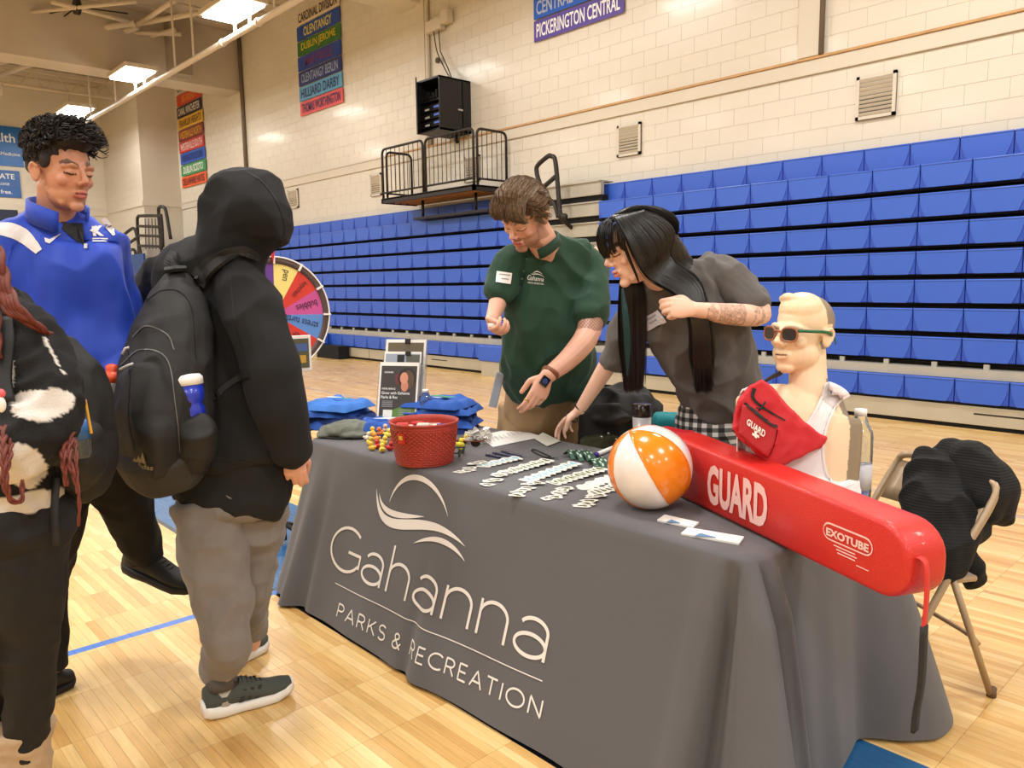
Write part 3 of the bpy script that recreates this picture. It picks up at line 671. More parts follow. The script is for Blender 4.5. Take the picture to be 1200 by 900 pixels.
LET = {
 'G': (.92, [arc(.5, .5, .48, .5, 48, 325)+[(.93, .22)], dens([(.93, .17), (.93, .46), (.56, .46)])]),
 'a': (.60, [dens([(.55, 0), (.55, .44)])+arc(.31, .44, .24, .22, 0, 150), arc(.29, .19, .26, .19, -5, 355, 30)]),
 'h': (.60, [dens([(.04, 0), (.04, 1)]), arc(.30, .40, .26, .26, 178, 0)+dens([(.56, .38), (.56, 0)])]),
 'n': (.60, [dens([(.04, 0), (.04, .66)]), arc(.30, .40, .26, .26, 178, 0)+dens([(.56, .38), (.56, 0)])]),
 'P': (.60, [dens([(.05, 0), (.05, 1), (.3, 1)])+arc(.3, .74, .25, .26, 90, -90)+dens([(.3, .48), (.05, .48)])]),
 'A': (.74, [dens([(.02, 0), (.37, 1), (.72, 0)]), dens([(.14, .33), (.6, .33)])]),
 'R': (.62, [dens([(.05, 0), (.05, 1), (.3, 1)])+arc(.3, .74, .25, .26, 90, -90)+dens([(.3, .48), (.05, .48)]), dens([(.33, .48), (.58, 0)])]),
 'K': (.62, [dens([(.05, 0), (.05, 1)]), dens([(.56, 1), (.08, .42)]), dens([(.22, .58), (.6, 0)])]),
 'S': (.58, [arc(.3, .75, .24, .25, 35, 250)+arc(.29, .26, .25, .26, 80, -145)]),
 '&': (.70, [dens([(.66, .0), (.2, .64)])+arc(.32, .8, .17, .19, 200, -40)+dens([(.42, .66), (.16, .46)])+arc(.28, .23, .24, .23, 120, 330)+dens([(.5, .14), (.66, .42)])]),
 'E': (.56, [dens([(.5, 1), (.05, 1), (.05, 0), (.52, 0)]), dens([(.05, .52), (.46, .52)])]),
 'C': (.80, [arc(.5, .5, .47, .5, 48, 312)]),
 'T': (.64, [dens([(.02, 1), (.62, 1)]), dens([(.32, 1), (.32, 0)])]),
 'I': (.12, [dens([(.06, 1), (.06, 0)])]),
 'O': (.98, [arc(.49, .5, .47, .5, 0, 360, 36)]),
 'N': (.72, [dens([(.05, 0), (.05, 1), (.66, 0), (.66, 1)])]), ' ': (.30, [])}
def word(txt, x0, x1, z0, h, wd, gap=.13, slope=0.):
    tot = sum(LET[c][0]+gap for c in txt)-gap; sx = (x1-x0)/tot; x = x0; mb = MB()
    for c in txt:
        for st in LET[c][1]: ribbon(mb, [(x+p[0]*sx, z0+p[1]*h+slope*(x+p[0]*sx-x0)) for p in st], wd)
        x += (LET[c][0]+gap)*sx
    return mb
word('Gahanna', -3.065, -1.675, .243, .18, .0125, .10, .018).build('printed_name', m_print, cloth)
for wd_, xa, xb in (('PARKS', -2.90, -2.52), ('&', -2.465, -2.405), ('RECREATION', -2.355, -1.652)):
    word(wd_, xa, xb, .064+.036*(xa+2.90), .053, .0068, .22, .036).build('printed_word', m_print, cloth)
mb = MB(); ribbon(mb, [(-2.965+(1.29)*q, .184+.031*q) for q in np.linspace(0, 1, 70)], .0035); mb.build('printed_line', m_print, cloth)
def swoosh(a, b_, c, d, w0, n=26):
    P = []; W = []
    for q in np.linspace(0, 1, n):
        p = (1-q)**3*np.array(a)+3*q*(1-q)**2*np.array(b_)+3*q*q*(1-q)*np.array(c)+q**3*np.array(d); P.append(p); W.append(max(.001, w0*math.sin(PI*q)**.8))
    mb = MB(); ribbon(mb, P, W); return mb
swoosh((-2.69,.585), (-2.66,.745), (-2.42,.76), (-2.295,.608), .022).build('printed_arc', m_print, cloth)
swoosh((-2.773,.605), (-2.73,.52), (-2.60,.545), (-2.439,.577), .024).build('printed_wave', m_print, cloth)
swoosh((-2.80,.62), (-2.70,.37), (-2.46,.64), (-2.165,.525), .040).build('printed_wave', m_print, cloth)
swoosh((-2.47,.468), (-2.35,.53), (-2.24,.53), (-2.15,.475), .020).build('printed_wave', m_print, cloth)
# ================================================================== ON THE TABLE
ZT = TZ+.003
def T(px, py, z=ZT): return FZ(px, py, z)
def item(name, loc, label, cat, group=None): return thing(name, loc, label, cat, group)
m_red = mat('terracotta_plastic', (168, 54, 40), .5); m_white = mat('white_card', (232, 230, 226), .6); m_blk = mat('matte_black', (18, 18, 20), .7)
# tub
c = T(498, 541); t = item('plastic_tub', c, 'round red-brown ribbed plastic tub of sweets near the table front', 'tub')
prof = []
Hh, r0, r1 = .172, .118, .142
for k in range(61):
    q = k/60; prof.append((r0+(r1-r0)*q+(.0016 if k % 3 else -.0016), Hh*q))
prof += [(r1+.006, Hh), (r1+.006, Hh+.008), (r1-.004, Hh+.008), (r1-.006, Hh-.01), (r0-.004, .006), (.001, .006)]
MB().lathe(prof, c, 72).build('body', m_red, t, True)
b = MB()
for k in range(17):
    for j in range(36):
        a = j*2*PI/36+(PI/36 if k % 2 else 0); q = (k+.5)/18; r = r0+(r1-r0)*q+.001
        b.ell(c+[r*math.cos(a), r*math.sin(a), .008+q*(Hh-.02)], (.0028, .010, .0045), 6, 4, A=[[math.cos(a), math.sin(a), 0], [-math.sin(a), math.cos(a), 0], [0,0,1]])
b.build('weave_relief', m_red, t, True)['kind'] = 'stuff'
tc2 = TC; 
for (dx, rgb, dz) in ((-.07,(232,210,190),.0),(-.03,(200,40,40),.01),(.0,(230,225,215),.012),(.04,(225,180,160),.0),(.08,(40,80,190),.004),(-.02,(90,30,30),.0),(.06,(240,235,225),.0),(-.09,(220,60,60),.01)):
    p = c+RT*dx+TC*random.uniform(-.05, .08)*(.8 if abs(dx) < .06 else .3)+UP*(Hh-.022+dz); o = MB().obox(p, RT, TC, UP, .026, .016, .009, .005).build('wrapped_sweet', mat('sweet_%d_%d_%d' % rgb, rgb, .25), None)
    tag(o, '%s wrapped sweet in the red-brown tub' % ('red' if rgb[0] > 190 and rgb[1] < 80 else 'blue' if rgb[2] > 150 and rgb[0] < 90 else 'dark red' if rgb[0] < 100 else 'pale'), 'sweet', 'sweets in the tub')
MB().lathe([(.128, 0), (.128, .004)], c+UP*(Hh-.04), 30).build('sweet_layer', mat('sweet_layer', (176, 90, 70), .5), t)
stk = MB(); a0 = math.atan2(TC[1], TC[0])-.62
V = []; 
for j in range(7):
    for z in (.10, .145): a = a0+(j-3)*.045; r = r0+(r1-r0)*(z/Hh)+.006; V.append(c+[r*math.cos(a), r*math.sin(a), z])
stk.add(V, [(2*i, 2*i+1, 2*i+3, 2*i+2) for i in range(6)]); stk.build('price_sticker', mat('sticker_red', (206, 46, 34), .4), t)
V = []
for j in range(4):
    for z in (.118, .135): a = a0+(j-1.5)*.045; r = r0+(r1-r0)*(z/Hh)+.008; V.append(c+[r*math.cos(a), r*math.sin(a), z])
MB().add(V, [(2*i, 2*i+1, 2*i+3, 2*i+2) for i in range(3)]).build('sticker_mark', mat('sticker_yellow', (228, 200, 70), .4), t)
# rubber ducks
def duck(p, yaw, rgb, label, group='rubber ducks beside the tub', s=1.):
    t = item('rubber_duck', p, label, 'toy duck', group); m = mat('duck_%d_%d_%d' % rgb, rgb, .35); c_, s_ = math.cos(yaw), math.sin(yaw); A = np.array([[c_, s_, 0], [-s_, c_, 0], [0,0,1]])
    sh = [ball(p+UP*.013*s, (.019*s, .014*s, .013*s), A), ball(p+(A[0]*.007+UP*.032)*s, .0115*s), ball(p+(A[0]*-.018+UP*.019)*s, (.007*s, .006*s, .006*s), A)]
    b = MB()
    for V, F in sh: b.add(V, F)
    b.build('body', m, t, True); MB().ell(p+(A[0]*.0195+UP*.031)*s, (.006*s, .006*s, .0025*s), 10, 6, A).build('beak', mat('duck_beak', (226, 90, 30), .4), t, True)
    for sg in (1, -1): MB().ell(p+(A[0]*.014+A[1]*.006*sg+UP*.036)*s, (.0022*s,)*3, 6, 4).build('eye', m_blk, t, True)
dk = [(434,522,(228,196,60),0),(442,526,(190,40,34),0),(450,521,(232,206,80),0),(457,528,(200,46,40),0),(437,512,(226,188,50),1),(446,512,(214,120,50),1),(455,514,(236,214,90),1),(431,516,(230,220,200),0),(441,519,(222,150,60),1),(452,508,(214,190,170),1),(436,528,(222,180,60),0),(448,530,(234,210,70),0),(460,518,(226,120,60),0),(443,506,(150,60,40),0),(456,505,(230,200,80),0),(434,505,(228,196,60),1)]
for i, (px, py, rgb, lv) in enumerate(dk):
    p = T(px, py+lv*5); p[2] = ZT+lv*.028
    w_ = {0: 'lying at the bottom', 1: 'on top'}[lv]; duck(p, random.uniform(0, 6), rgb, '%s rubber duck %s of the pile left of the red tub' % ('red' if rgb[1] < 60 else 'orange' if rgb[1] < 160 else 'pale' if rgb[2] > 150 else 'yellow', w_), ['rubber ducks at the bottom of the pile', 'rubber ducks on top of the pile'][lv])
for px, py, rgb in ((539,524,(232,214,60)), (545,519,(236,220,80)), (541,530,(210,190,60))):
    duck(T(px, py)+UP*0, random.uniform(0, 6), rgb, 'yellow rubber duck peeping out right of the red tub', 'ducks right of the tub')
# sunglasses pile and clear bag
def shades(p, yaw, fr, label, group=None):
    t = item('sunglasses', p, label, 'sunglasses', group); c_, s_ = math.cos(yaw), math.sin(yaw); A = np.array([[c_, s_, 0], [-s_, c_, 0], [0,0,1]])
    for sg in (-1, 1):
        MB().ell(p+A[0]*.034*sg+UP*.02, (.024, .003, .018), 12, 6, A).build('lens', mat('lens_brown', (40, 24, 18), .1), t, True)
        MB().tube([p+A[0]*.06*sg+UP*.028, p+A[0]*.058*sg+A[1]*.12+UP*.022, p+A[0]*.054*sg+A[1]*.14+UP*.008], .0035, 6).build('temple', fr, t, True)
    MB().tube([p-A[0]*.06+UP*.03, p+UP*.028, p+A[0]*.06+UP*.03], .0035, 6).build('bridge', fr, t, True)
shades(T(549,524), .6, mat('amber_frame', (120, 66, 36), .3), 'brown framed sunglasses lying right of the red tub')
shades(T(541,535), 2.2, mat('green_frame', (24, 70, 46), .4), 'dark green framed sunglasses half hidden by the red tub')
b = MB()
for k in range(60):
    p = T(random.uniform(546, 574), random.uniform(507, 521)); p[2] = ZT+random.uniform(.004, .03)
    a = rng.normal(size=3); a /= np.linalg.norm(a); bb = np.cross(a, rng.normal(size=3)); bb /= np.linalg.norm(bb); u = random.uniform(.008, .022)
    b.obox(p, a, bb, np.cross(a, bb), u, u*.6, .0008)
tag(b.build('clear_packets', mat('cellophane', (205, 200, 192), .15, spec=.8), None), 'crinkled heap of clear cellophane packets beside the white sheets', 'packets', kind='stuff')
# papers
def sheet(name, pxs, z, th, m, label, cat, group=None):
    P = [T(x, y, z) for x, y in pxs]; V = [p for p in P]+[p+UP*th for p in P]; n = len(P)
    o = obj(name, V, [tuple(range(n))[::-1], tuple(range(n, 2*n))]+[(i, (i+1)%n, n+(i+1)%n, n+i) for i in range(n)], m)
    return tag(o, label, cat, group)
sheet('paper_sheet', [(578,524),(559,511),(598,503),(628,513)], ZT, .001, m_white, 'white letter sheet under the packets, lowest of the papers', 'paper')
sheet('paper_sheet', [(592,521),(572,509),(606,502),(636,512)], ZT+.0015, .001, m_white, 'white printed form lying on the lower sheet', 'paper')
b = MB()
for k in range(9):
    a = T(585+k*4.6-4, 518-k*1.6, ZT+.0035); bb = T(572+k*4.6-4+6, 511-k*1.0, ZT+.0035); d = bb-a
    b.obox((a+bb)/2, d/np.linalg.norm(d), np.cross(UP, d/np.linalg.norm(d)), UP, np.linalg.norm(d)*.38, .0012, .0003)
tag(b.build('printed_lines', mat('grey_ink', (150, 150, 156), .7)), 'faint lines of print on the upper white form', 'print')
sheet('name_card', [(641,523),(626,514),(636,507),(657,517)], ZT+.004, .002, mat('card_cream', (222, 222, 210), .5), 'small white card under the tattooed womans fingers', 'card')
# pens
def pen(p0, p1, rgb, label, group, r=.0048):
    a = T(*p0)+UP*r; bb = T(*p1)+UP*r; d = (bb-a); L = .142; d /= np.linalg.norm(d); mid = (a+bb)/2; a = mid-d*L/2; bb = mid+d*L/2
    t = item('pen', mid-UP*r, label, 'pen', group); MB().tube([a, bb], r, 8).build('barrel', mat('pen_%d_%d_%d' % rgb, rgb, .35), t, True)
    MB().tube([bb, bb+d*.006], [r*.5, .001], 6).build('tip', mat('pen_tip', (180, 180, 180), .3, metal=.8), t); MB().obox(a+d*.03+UP*(r+.001), d, np.cross(UP, d), UP, .02, .0018, .001).build('clip', mat('pen_tip', (0,0,0)), t)
pen((562,533),(606,541), (58, 62, 92), 'slate blue pen, nearest of the three', 'slate pens'); pen((572,531),(612,538), (62, 66, 96), 'slate blue pen, middle of the three', 'slate pens'); pen((584,529),(616,537), (70, 72, 104), 'slate blue pen, furthest of the three', 'slate pens')
o = tag(MB().tube(cr([T(*p)+UP*.004 for p in [(650,538),(640,537),(630,533),(623,529),(627,528),(636,532),(645,536)]], 6), .003, 6).build('wrist_strap', m_blk, None, True), 'thin black looped wrist strap with a metal clasp', 'strap')
MB().obox(T(652,538)+UP*.004, RT, TC, UP, .008, .004, .003).build('clasp', mat('steel_clasp', (190,190,190), .25, metal=.9), o)
# green lanyards
m_lan = mat('green_ribbon', (22, 70, 50), .6); m_lan2 = mat('pale_print', (170, 190, 176), .6)
def lanyard(pxs, label):
    t = item('lanyard', T(*pxs[0]), label, 'lanyard', 'green lanyards')
    for i in range(len(pxs)-1):
        a, bb = T(*pxs[i]), T(*pxs[i+1]); P = []
        for q in np.linspace(0, 1, 9): P.append(a+(bb-a)*q+UP*(.006+.022*math.sin(PI*q)))
        V = []; d = (bb-a); s_ = np.cross(UP, d); s_ /= np.linalg.norm(s_)
        for p in P: V += [p-s_*.009, p+s_*.009, p+s_*.009+UP*.0015, p-s_*.009+UP*.0015]
        F = [(4*k+j, 4*k+(j+1)%4, 4*k+4+(j+1)%4, 4*k+4+j) for k in range(8) for j in range(4)]; o = obj('ribbon', V, F, m_lan, t)
        b = MB()
        for k in (1, 3, 5): b.add([P[k]-s_*.004+UP*.003, P[k]+s_*.004+UP*.003, P[k+1]+s_*.004+UP*.003, P[k+1]-s_*.004+UP*.003], [(0,1,2,3)])
        b.build('printed_mark', m_lan2, o)
lanyard([(662,534),(672,540),(666,531),(682,542),(674,530),(692,543),(684,532),(697,540)], 'green looped lanyard with pale print, left one beside the wrist strap')
lanyard([(690,543),(700,552),(694,541),(708,553),(700,540),(714,550)], 'green looped lanyard nearer the beach ball')
a, bb = T(698,536)+UP*.011, T(722,526)+UP*.011
t = item('marker', T(704,533), 'white marker pen with a purple cap, left of the beach ball', 'marker'); MB().tube([a, bb], .0095, 12).build('barrel', m_white, t, True); d = (bb-a)/np.linalg.norm(bb-a); MB().tube([a-d*.004, a+d*.012], .0115, 14).build('cap', mat('purple', (84, 40, 160), .4), t, True)
# sticker fans ---------------------------------------------------------
m_st = [mat('sticker_white', (226, 224, 216), .5), mat('sticker_aqua', (130, 190, 206), .5), mat('sticker_olive', (96, 112, 52), .5), mat('sticker_ink', (70, 68, 64), .6)]
def sticker(px, py, k, yaw, acc, label, group, sz=.032):
    p = T(px, py)+UP*(.0008+.0011*k); n = 11; rr = [sz*(1+.22*math.sin(3*j*2*PI/n+px)) for j in range(n)]
    u = RT*math.cos(yaw)+TC*math.sin(yaw); v = np.cross(UP, u)
    poly = [(rr[j]*math.cos(j*2*PI/n)*1.25, rr[j]*math.sin(j*2*PI/n)*.8) for j in range(n)]
    o = MB().prism(poly, (p+UP*.001, u, v, UP), .001).build('sticker', m_st[0]); tag(o, label, 'sticker', group)
    poly2 = [(x*.55, y*.5-.002) for x, y in poly]
    MB().prism(poly2[:7] if acc == 3 else poly2, (p+UP*.0016, u, v, UP), .0006).build('printed_art', m_st[acc], o)
    if acc == 3: MB().prism([(x*.25+.008, y*.25-.006) for x, y in poly], (p+UP*.0024, u, v, UP), .0006).build('printed_art', m_st[2], o)
heaps = [((552,549), 'furthest left, by the tub'), ((583,562), 'second from the tub'), ((618,574), 'middle of the front row'), ((656,580), 'fourth from the tub'), ((693,589), 'nearest the front table edge')]
for hi, ((hx, hy), w_) in enumerate(heaps):
    for k in range(7):
        sticker(hx-12+k*3.6+random.uniform(-2, 2), hy+5-k*1.5+random.uniform(-1.5, 1.5)-(3 if k > 3 else 0), k, random.uniform(-.5, .5), 3, 'small white die-cut sticker in the heap %s' % w_, 'sticker heap '+w_, .024)
fans = [((566,546), (604,539), 10, 1, 'pale blue sticker fanned out, furthest from the front edge'), ((586,556), (640,543), 14, 3, 'white patterned sticker fanned in a row, second row back'), ((618,563), (672,547), 16, 1, 'aqua sticker fanned in the middle row'), ((650,566), (703,553), 14, 2, 'olive and white sticker fanned beside the lanyards'), ((684,572), (716,562), 9, 0, 'plain white sticker fanned, left of the ball'), ((697,578), (722,571), 6, 3, 'patterned sticker peeping from below the ball left side')]
for (a_, b_, n_, acc, lab) in fans:
    for k in range(n_):
        q = k/(n_-1); sticker(a_[0]+(b_[0]-a_[0])*q, a_[1]+(b_[1]-a_[1])*q, k*.8, .9, acc, lab, lab, .03)
# cards at the front right
for (P, lab) in (([(770,611),(779,605),(819,614),(812,620)], 'white folded leaflet, the one nearer the beach ball'), ([(798,627),(806,620),(872,631),(866,639)], 'white folded leaflet, lying nearest the table corner')):
    t_ = sheet('leaflet', P, ZT, .006, m_white, lab, 'leaflet'); q = np.array(P, float); c_ = q.mean(0)
    V = [T(*(c_+(v-c_)*s_), ZT+.0075) for v, s_ in zip(q, (.6, .5, .1, .1))]; obj('printed_panel', V, [(0,1,2,3)], mat('leaflet_blue', (90, 130, 170), .5), t_)
# beach ball
c = T(762, 592); rB = .139; c = np.array([c[0], c[1], ZT+rB]); 
q = proj(c); print('ball', q, rB*F_PX/q[2])
c = Q(761.5, 545, proj(c)[2]-.03); c[2] = ZT+rB*.995
t = item('beach_ball', c-UP*rB, 'inflated beach ball with orange and white panels at the table front', 'ball')
ax = RT*.30+TC*.50+UP*.72; ax = -RT*.55+TC*.45+UP*.70; ax = np.array(ax)/np.linalg.norm(ax)
ax = (-RT*.50+TC*.06+UP*.86); ax /= np.linalg.norm(ax)
e1 = np.cross(ax, -TC); e1 /= np.linalg.norm(e1); e2 = np.cross(ax, e1)
def panel(a0, a1, m, name):
    V = []; nu, nv = 14, 26
    for j in range(nv+1):
        th = PI*j/nv
        for i in range(nu+1):
            ph = a0+(a1-a0)*i/nu; edge = 1-.012*abs(2*i/nu-1)**6*(1+.35*math.sin(j*4.1)); r = rB*edge
            V.append(c+r*(math.cos(th)*ax+math.sin(th)*(math.cos(ph)*e1+math.sin(ph)*e2)))
    F = [(j*(nu+1)+i, j*(nu+1)+i+1, (j+1)*(nu+1)+i+1, (j+1)*(nu+1)+i) for j in range(nv) for i in range(nu)]
    obj(name, V, F, m, t, True)
m_or = mat('orange_vinyl', (232, 130, 22), .22, coat=.4); m_wh = mat('white_vinyl', (232, 226, 224), .22, coat=.4)
BALL0 = math.atan2(TC.dot(e2), TC.dot(e1))-.12
for k in range(6): panel(BALL0+k*PI/3+.008, BALL0+(k+1)*PI/3-.008, (m_wh if k % 2 else m_or), 'panel')
for k in range(6):
    ph = BALL0+k*PI/3; MB().tube([c+rB*.992*(math.cos(th)*ax+math.sin(th)*(math.cos(ph)*e1+math.sin(ph)*e2)) for th in np.linspace(.02, PI-.02, 30)], .0022, 5).build('seam', m_or, t, True)
# rescue tube
m_rt = mat('red_vinyl_foam', (196, 36, 30), .42, bump=(260, .5), coat=.15)
a, bb = np.array([-1.66, 2.26]), np.array([-.625, 1.785]); d = (bb-a); L = np.linalg.norm(d); d /= L; u = np.array([d[0], d[1], 0]); nrm = np.array([d[1], -d[0], 0.])
if nrm.dot(TC) < 0: nrm = -nrm
hz, hy = .106, .060; t = item('rescue_tube', (a[0]+u[0]*L/2, a[1]+u[1]*L/2, ZT), 'long red foam rescue tube marked GUARD lying across the table corner', 'rescue tube')
tilt = 0.0; P0 = np.array([a[0], a[1], ZT+hz+.002])-nrm*hy
bm = bmesh.new(); bmesh.ops.create_cube(bm, size=1)
for v in bm.verts: v.co = Vector((v.co.x*L, v.co.y*2*hy, v.co.z*2*hz))
bmesh.ops.bevel(bm, geom=[e for e in bm.edges if abs(e.verts[0].co.x-e.verts[1].co.x) < 1e-4 and abs(e.verts[0].co.y-e.verts[1].co.y) > 1e-4], offset=.085, segments=6, affect='EDGES', profile=.5)
bmesh.ops.bevel(bm, geom=[e for e in bm.edges if e.calc_face_angle(0) > .5], offset=.016, segments=3, affect='EDGES', profile=.5)
tmp = MB().bm(bm); V = np.array(tmp.V); V[:, 2] = -hz+(V[:, 2]+hz)*(1-.15*(V[:, 0]+L/2)/L); V = P0+np.outer(V[:, 0]+L/2, u)+np.outer(V[:, 1], nrm)+np.outer(V[:, 2], UP); obj('foam_body', V, tmp.F, m_rt, t, True)
face = P0+nrm*hy
m_mark = mat('tube_print', (232, 190, 186), .6)
def tube_txt(txt, x, z, h, wd, bold, m=None, par=t, off=.002):
    b = MB(); text_on(b, txt, face+u*x+UP*z, u, UP, h, wd, off, bold); return b.build('lettering', m or m_mark, par)
# longer axis u runs to the right seen from the camera
ss = 1 if u.dot(RT) > 0 else -1
tube_txt('GUARD', .325, -.076, .130, .31, .04)
b = MB(); lx, lz, lw, lh = .865, -.024, .17, .046
pts = [(lh/2-lh/2*math.sin(q), lh/2*(1+math.cos(q)) ) for q in np.linspace(0, PI, 9)]+[(lw-lh/2+lh/2*math.sin(q), lh/2*(1-math.cos(q))) for q in np.linspace(0, PI, 9)]
inn = [(x*.97+.002, y*.82+.0035) for x, y in pts]; V = [face+u*(lx+x)+UP*(lz+y)+nrm*.0015 for x, y in pts]; V2 = [face+u*(lx+x)+UP*(lz+y)+nrm*.0015 for x, y in inn]; n = len(V)
b.add(V+V2, [(i, (i+1)%n, n+(i+1)%n, n+i) for i in range(n)]); b.build('logo_outline', m_mark, t)
tube_txt('EXOTUBE', lx+.012, lz+.010, .021, lw-.024, .04)
for k, (x0, ln) in enumerate(((.04, .075), (.05, .07), (.055, .06))): b = MB(); b.obox(face+u*(lx+x0+ln/2)+UP*(lz-.008-k*.008)+nrm*.0015, u, UP, nrm, ln/2, .0014, .0004); b.build('small_print', m_mark, t)
b = MB().obox(face+u*(lx+.14)+UP*(lz-.034)+nrm*.0015, u, UP, nrm, .02, .001, .0004); b.build('small_print', m_mark, t)
m_strap = mat('red_webbing', (206, 48, 42), .6); m_bstrap = mat('black_webbing', (34, 32, 32), .8)
E0 = P0+u*(L-.005)+nrm*.0
def band(name, P, wv, wd, th, m, par):
    V = []; wv = np.array(wv)/np.linalg.norm(wv); P = np.array(P); T_ = np.gradient(P, axis=0)
    for p, tt in zip(P, T_):
        nn = np.cross(wv, tt); nn /= np.linalg.norm(nn)+1e-9; V += [p-wv*wd/2-nn*th/2, p+wv*wd/2-nn*th/2, p+wv*wd/2+nn*th/2, p-wv*wd/2+nn*th/2]
    k = len(P); F = [(4*i+j, 4*i+(j+1)%4, 4*i+4+(j+1)%4, 4*i+4+j) for i in range(k-1) for j in range(4)]+[(0,1,2,3)[::-1], tuple(4*(k-1)+j for j in range(4))]
    return obj(name, V, F, m, par, True)
sp = E0+UP*.0+nrm*.03
band('webbing', cr([sp-u*.04+UP*.0, sp+u*.012+UP*.012, sp+u*.03-UP*.01, sp+u*.032-UP*.08, sp+u*.03-UP*.15], 6), nrm*.8+u*.3, .022, .003, m_strap, t)
band('tow_strap', cr([sp+u*.03-UP*.14, sp+u*.031-UP*.27, sp+u*.022-UP*.35, sp+u*.02-UP*.40], 6), nrm*.9+u*.35, .026, .008, m_bstrap, t)
# ------------------------------------------------------------------ shirts, cap bag
m_sh = mat('royal_blue_jersey', (34, 84, 172), .8, bump=(400, .15)); m_sh2 = mat('bright_blue_jersey', (58, 120, 206), .8); m_sh3 = mat('navy_jersey', (24, 52, 118), .85)
def shirt(pxc, wpx, z, L, Wd, yaw, m, label, group, logo=None, seed=0.):
    c = T(*pxc)+UP*(z-ZT); u = RT*math.cos(yaw)+TC*math.sin(yaw); v = np.cross(UP, u); V = []; n = 18
    top = []; k = 14
    sh = MB().box((-L/2, -Wd/2, 0), (L/2, Wd/2, .024), .010)
    bm = bmesh.new(); bmesh.ops.create_grid(bm, x_segments=22, y_segments=18, size=.5)
    for q in bm.verts: q.co = Vector((q.co.x*L, q.co.y*Wd, 0))
    V = np.array([q.co[:] for q in bm.verts]); F = [[w.index for w in f.verts] for f in bm.faces]; bm.free()
    ex = np.clip((1-np.abs(V[:, 0]*2/L))*7, 0, 1)**.5; ey = np.clip((1-np.abs(V[:, 1]*2/Wd))*7, 0, 1)**.5; hgt = .033*ex*ey
    nz = np.array([noise.noise(Vector((a*14+seed, b*22, seed*3))) for a, b, _ in V])
    wob = np.array([noise.noise(Vector((a*9, b*9, seed*5+2))) for a, b, _ in V])
    T_ = V.copy(); T_[:, 2] = hgt*(1+.7*nz+.3*wob); T_[:, 0] *= 1+.12*wob; T_[:, 1] *= 1+.14*nz
    B_ = T_.copy(); B_[:, 2] = -.002*(1-ex*ey)
    VV = np.vstack([T_, B_]); nn = len(V); FF = F+[[w+nn for w in f][::-1] for f in F]
    VV = c+np.outer(VV[:, 0], u)+np.outer(VV[:, 1], v)+np.outer(VV[:, 2], UP)
    t = obj('folded_shirt', VV, FF, m, None, True); tag(t, label, 'shirt', group)
    if logo:
        for (lx, ly, rx, ry, rgb) in logo:
            b = MB(); ly = max(min(ly, .1), -.1); pts = [(lx+rx*math.cos(a)*(1+.3*math.sin(3*a)), ly+ry*math.sin(a)) for a in np.linspace(0, 2*PI, 13)[:-1]]; P = [c+u*x+v*y+UP*.046 for x, y in pts]; b.add(P, [tuple(range(12))]); b.build('printed_logo', mat('shirt_ink_%d_%d_%d' % rgb, rgb, .7), t)
    return t
wl = (215, 225, 235); gl = (50, 150, 90)
for k in range(4):
    shirt((392+[0,5,-4,2][k], 499), 0, ZT+k*.034, .33, .27, .3+[0,.1,-.1,.15][k], [m_sh, m_sh3, m_sh, m_sh2][k], 'folded blue staff shirt, %s in the left pile beside the hooded boys sleeve' % ['lowest', 'second', 'third', 'topmost'][k], 'left shirt pile', [(-.05,.05,.05,.018,wl),(.05,.03,.03,.012,gl)] if k in (2, 3) else [(.04, .125, .04, .006, wl)], k*1.3)
for k in range(2):
    shirt((452+k*4, 508), 0, ZT+k*.034, .27, .20, -.35+k*.2, [m_sh3, m_sh][k], 'blue shirt %s the middle pile, behind the red tub' % ['at the bottom of', 'on top of'][k], 'middle shirts', [(0,0,.07,.022,wl),(.08,.05,.05,.02,gl)] if k else None, 4+k)
for k in range(5):
    shirt((517+[0,4,-3,3,-5][k], 503), 0, ZT+k*.032, .37, .25, .15+[0,.12,-.1,.1,.25][k], [m_sh3, m_sh, m_sh3, m_sh, m_sh][k], 'folded blue shirt, %s in the right pile behind the red tub' % ['lowest', 'second', 'middle one', 'fourth', 'topmost, green print'][k], 'right shirt pile', [(-.06,0,.03,.014,wl),(0,.02,.04,.016,gl),(.07,0,.04,.02,gl),(.02,-.03,.03,.01,wl)] if k == 4 else [(.06,.13,.03,.005,wl)], k*2.1+9)
c = T(410, 511); m_cap = mat('grey_green_nylon', (104, 108, 98), .75)
o = soft('drawstring_bag', [chain([(c-RT*.13+UP*.02, .03, .05), (c+UP*.036, .045, .09), (c+RT*.10+UP*.03, .03, .06)], UP), ball(c+RT*.01+UP*.02, (.12, .09, .028)), chain([(c-RT*.15+UP*.012, .012, .06), (c+RT*.13+UP*.012, .012, .06)], UP)], m_cap, None, .005, 3, .004, 22, seed=3)
tag(o, 'grey nylon drawstring bag folded flat left of the ducks', 'bag')
MB().tube([c+RT*(-.02)+TC*.05+UP*.07, c+RT*.02+TC*.06+UP*.066, c+RT*.05+TC*.075+UP*.05], .003, 5).build('cord', m_blk, o, True); MB().tube([c+RT*.01+TC*.045+UP*.071, c+RT*.03+TC*.075+UP*.055], .003, 5).build('cord', m_blk, o, True)
MB().tube([c-RT*.14+TC*.05+UP*.006, c-RT*.05+TC*.085+UP*.005, c+RT*.06+TC*.09+UP*.005, c+RT*.13+TC*.06+UP*.006], .005, 6).build('seam_binding', m_blk, o, True)
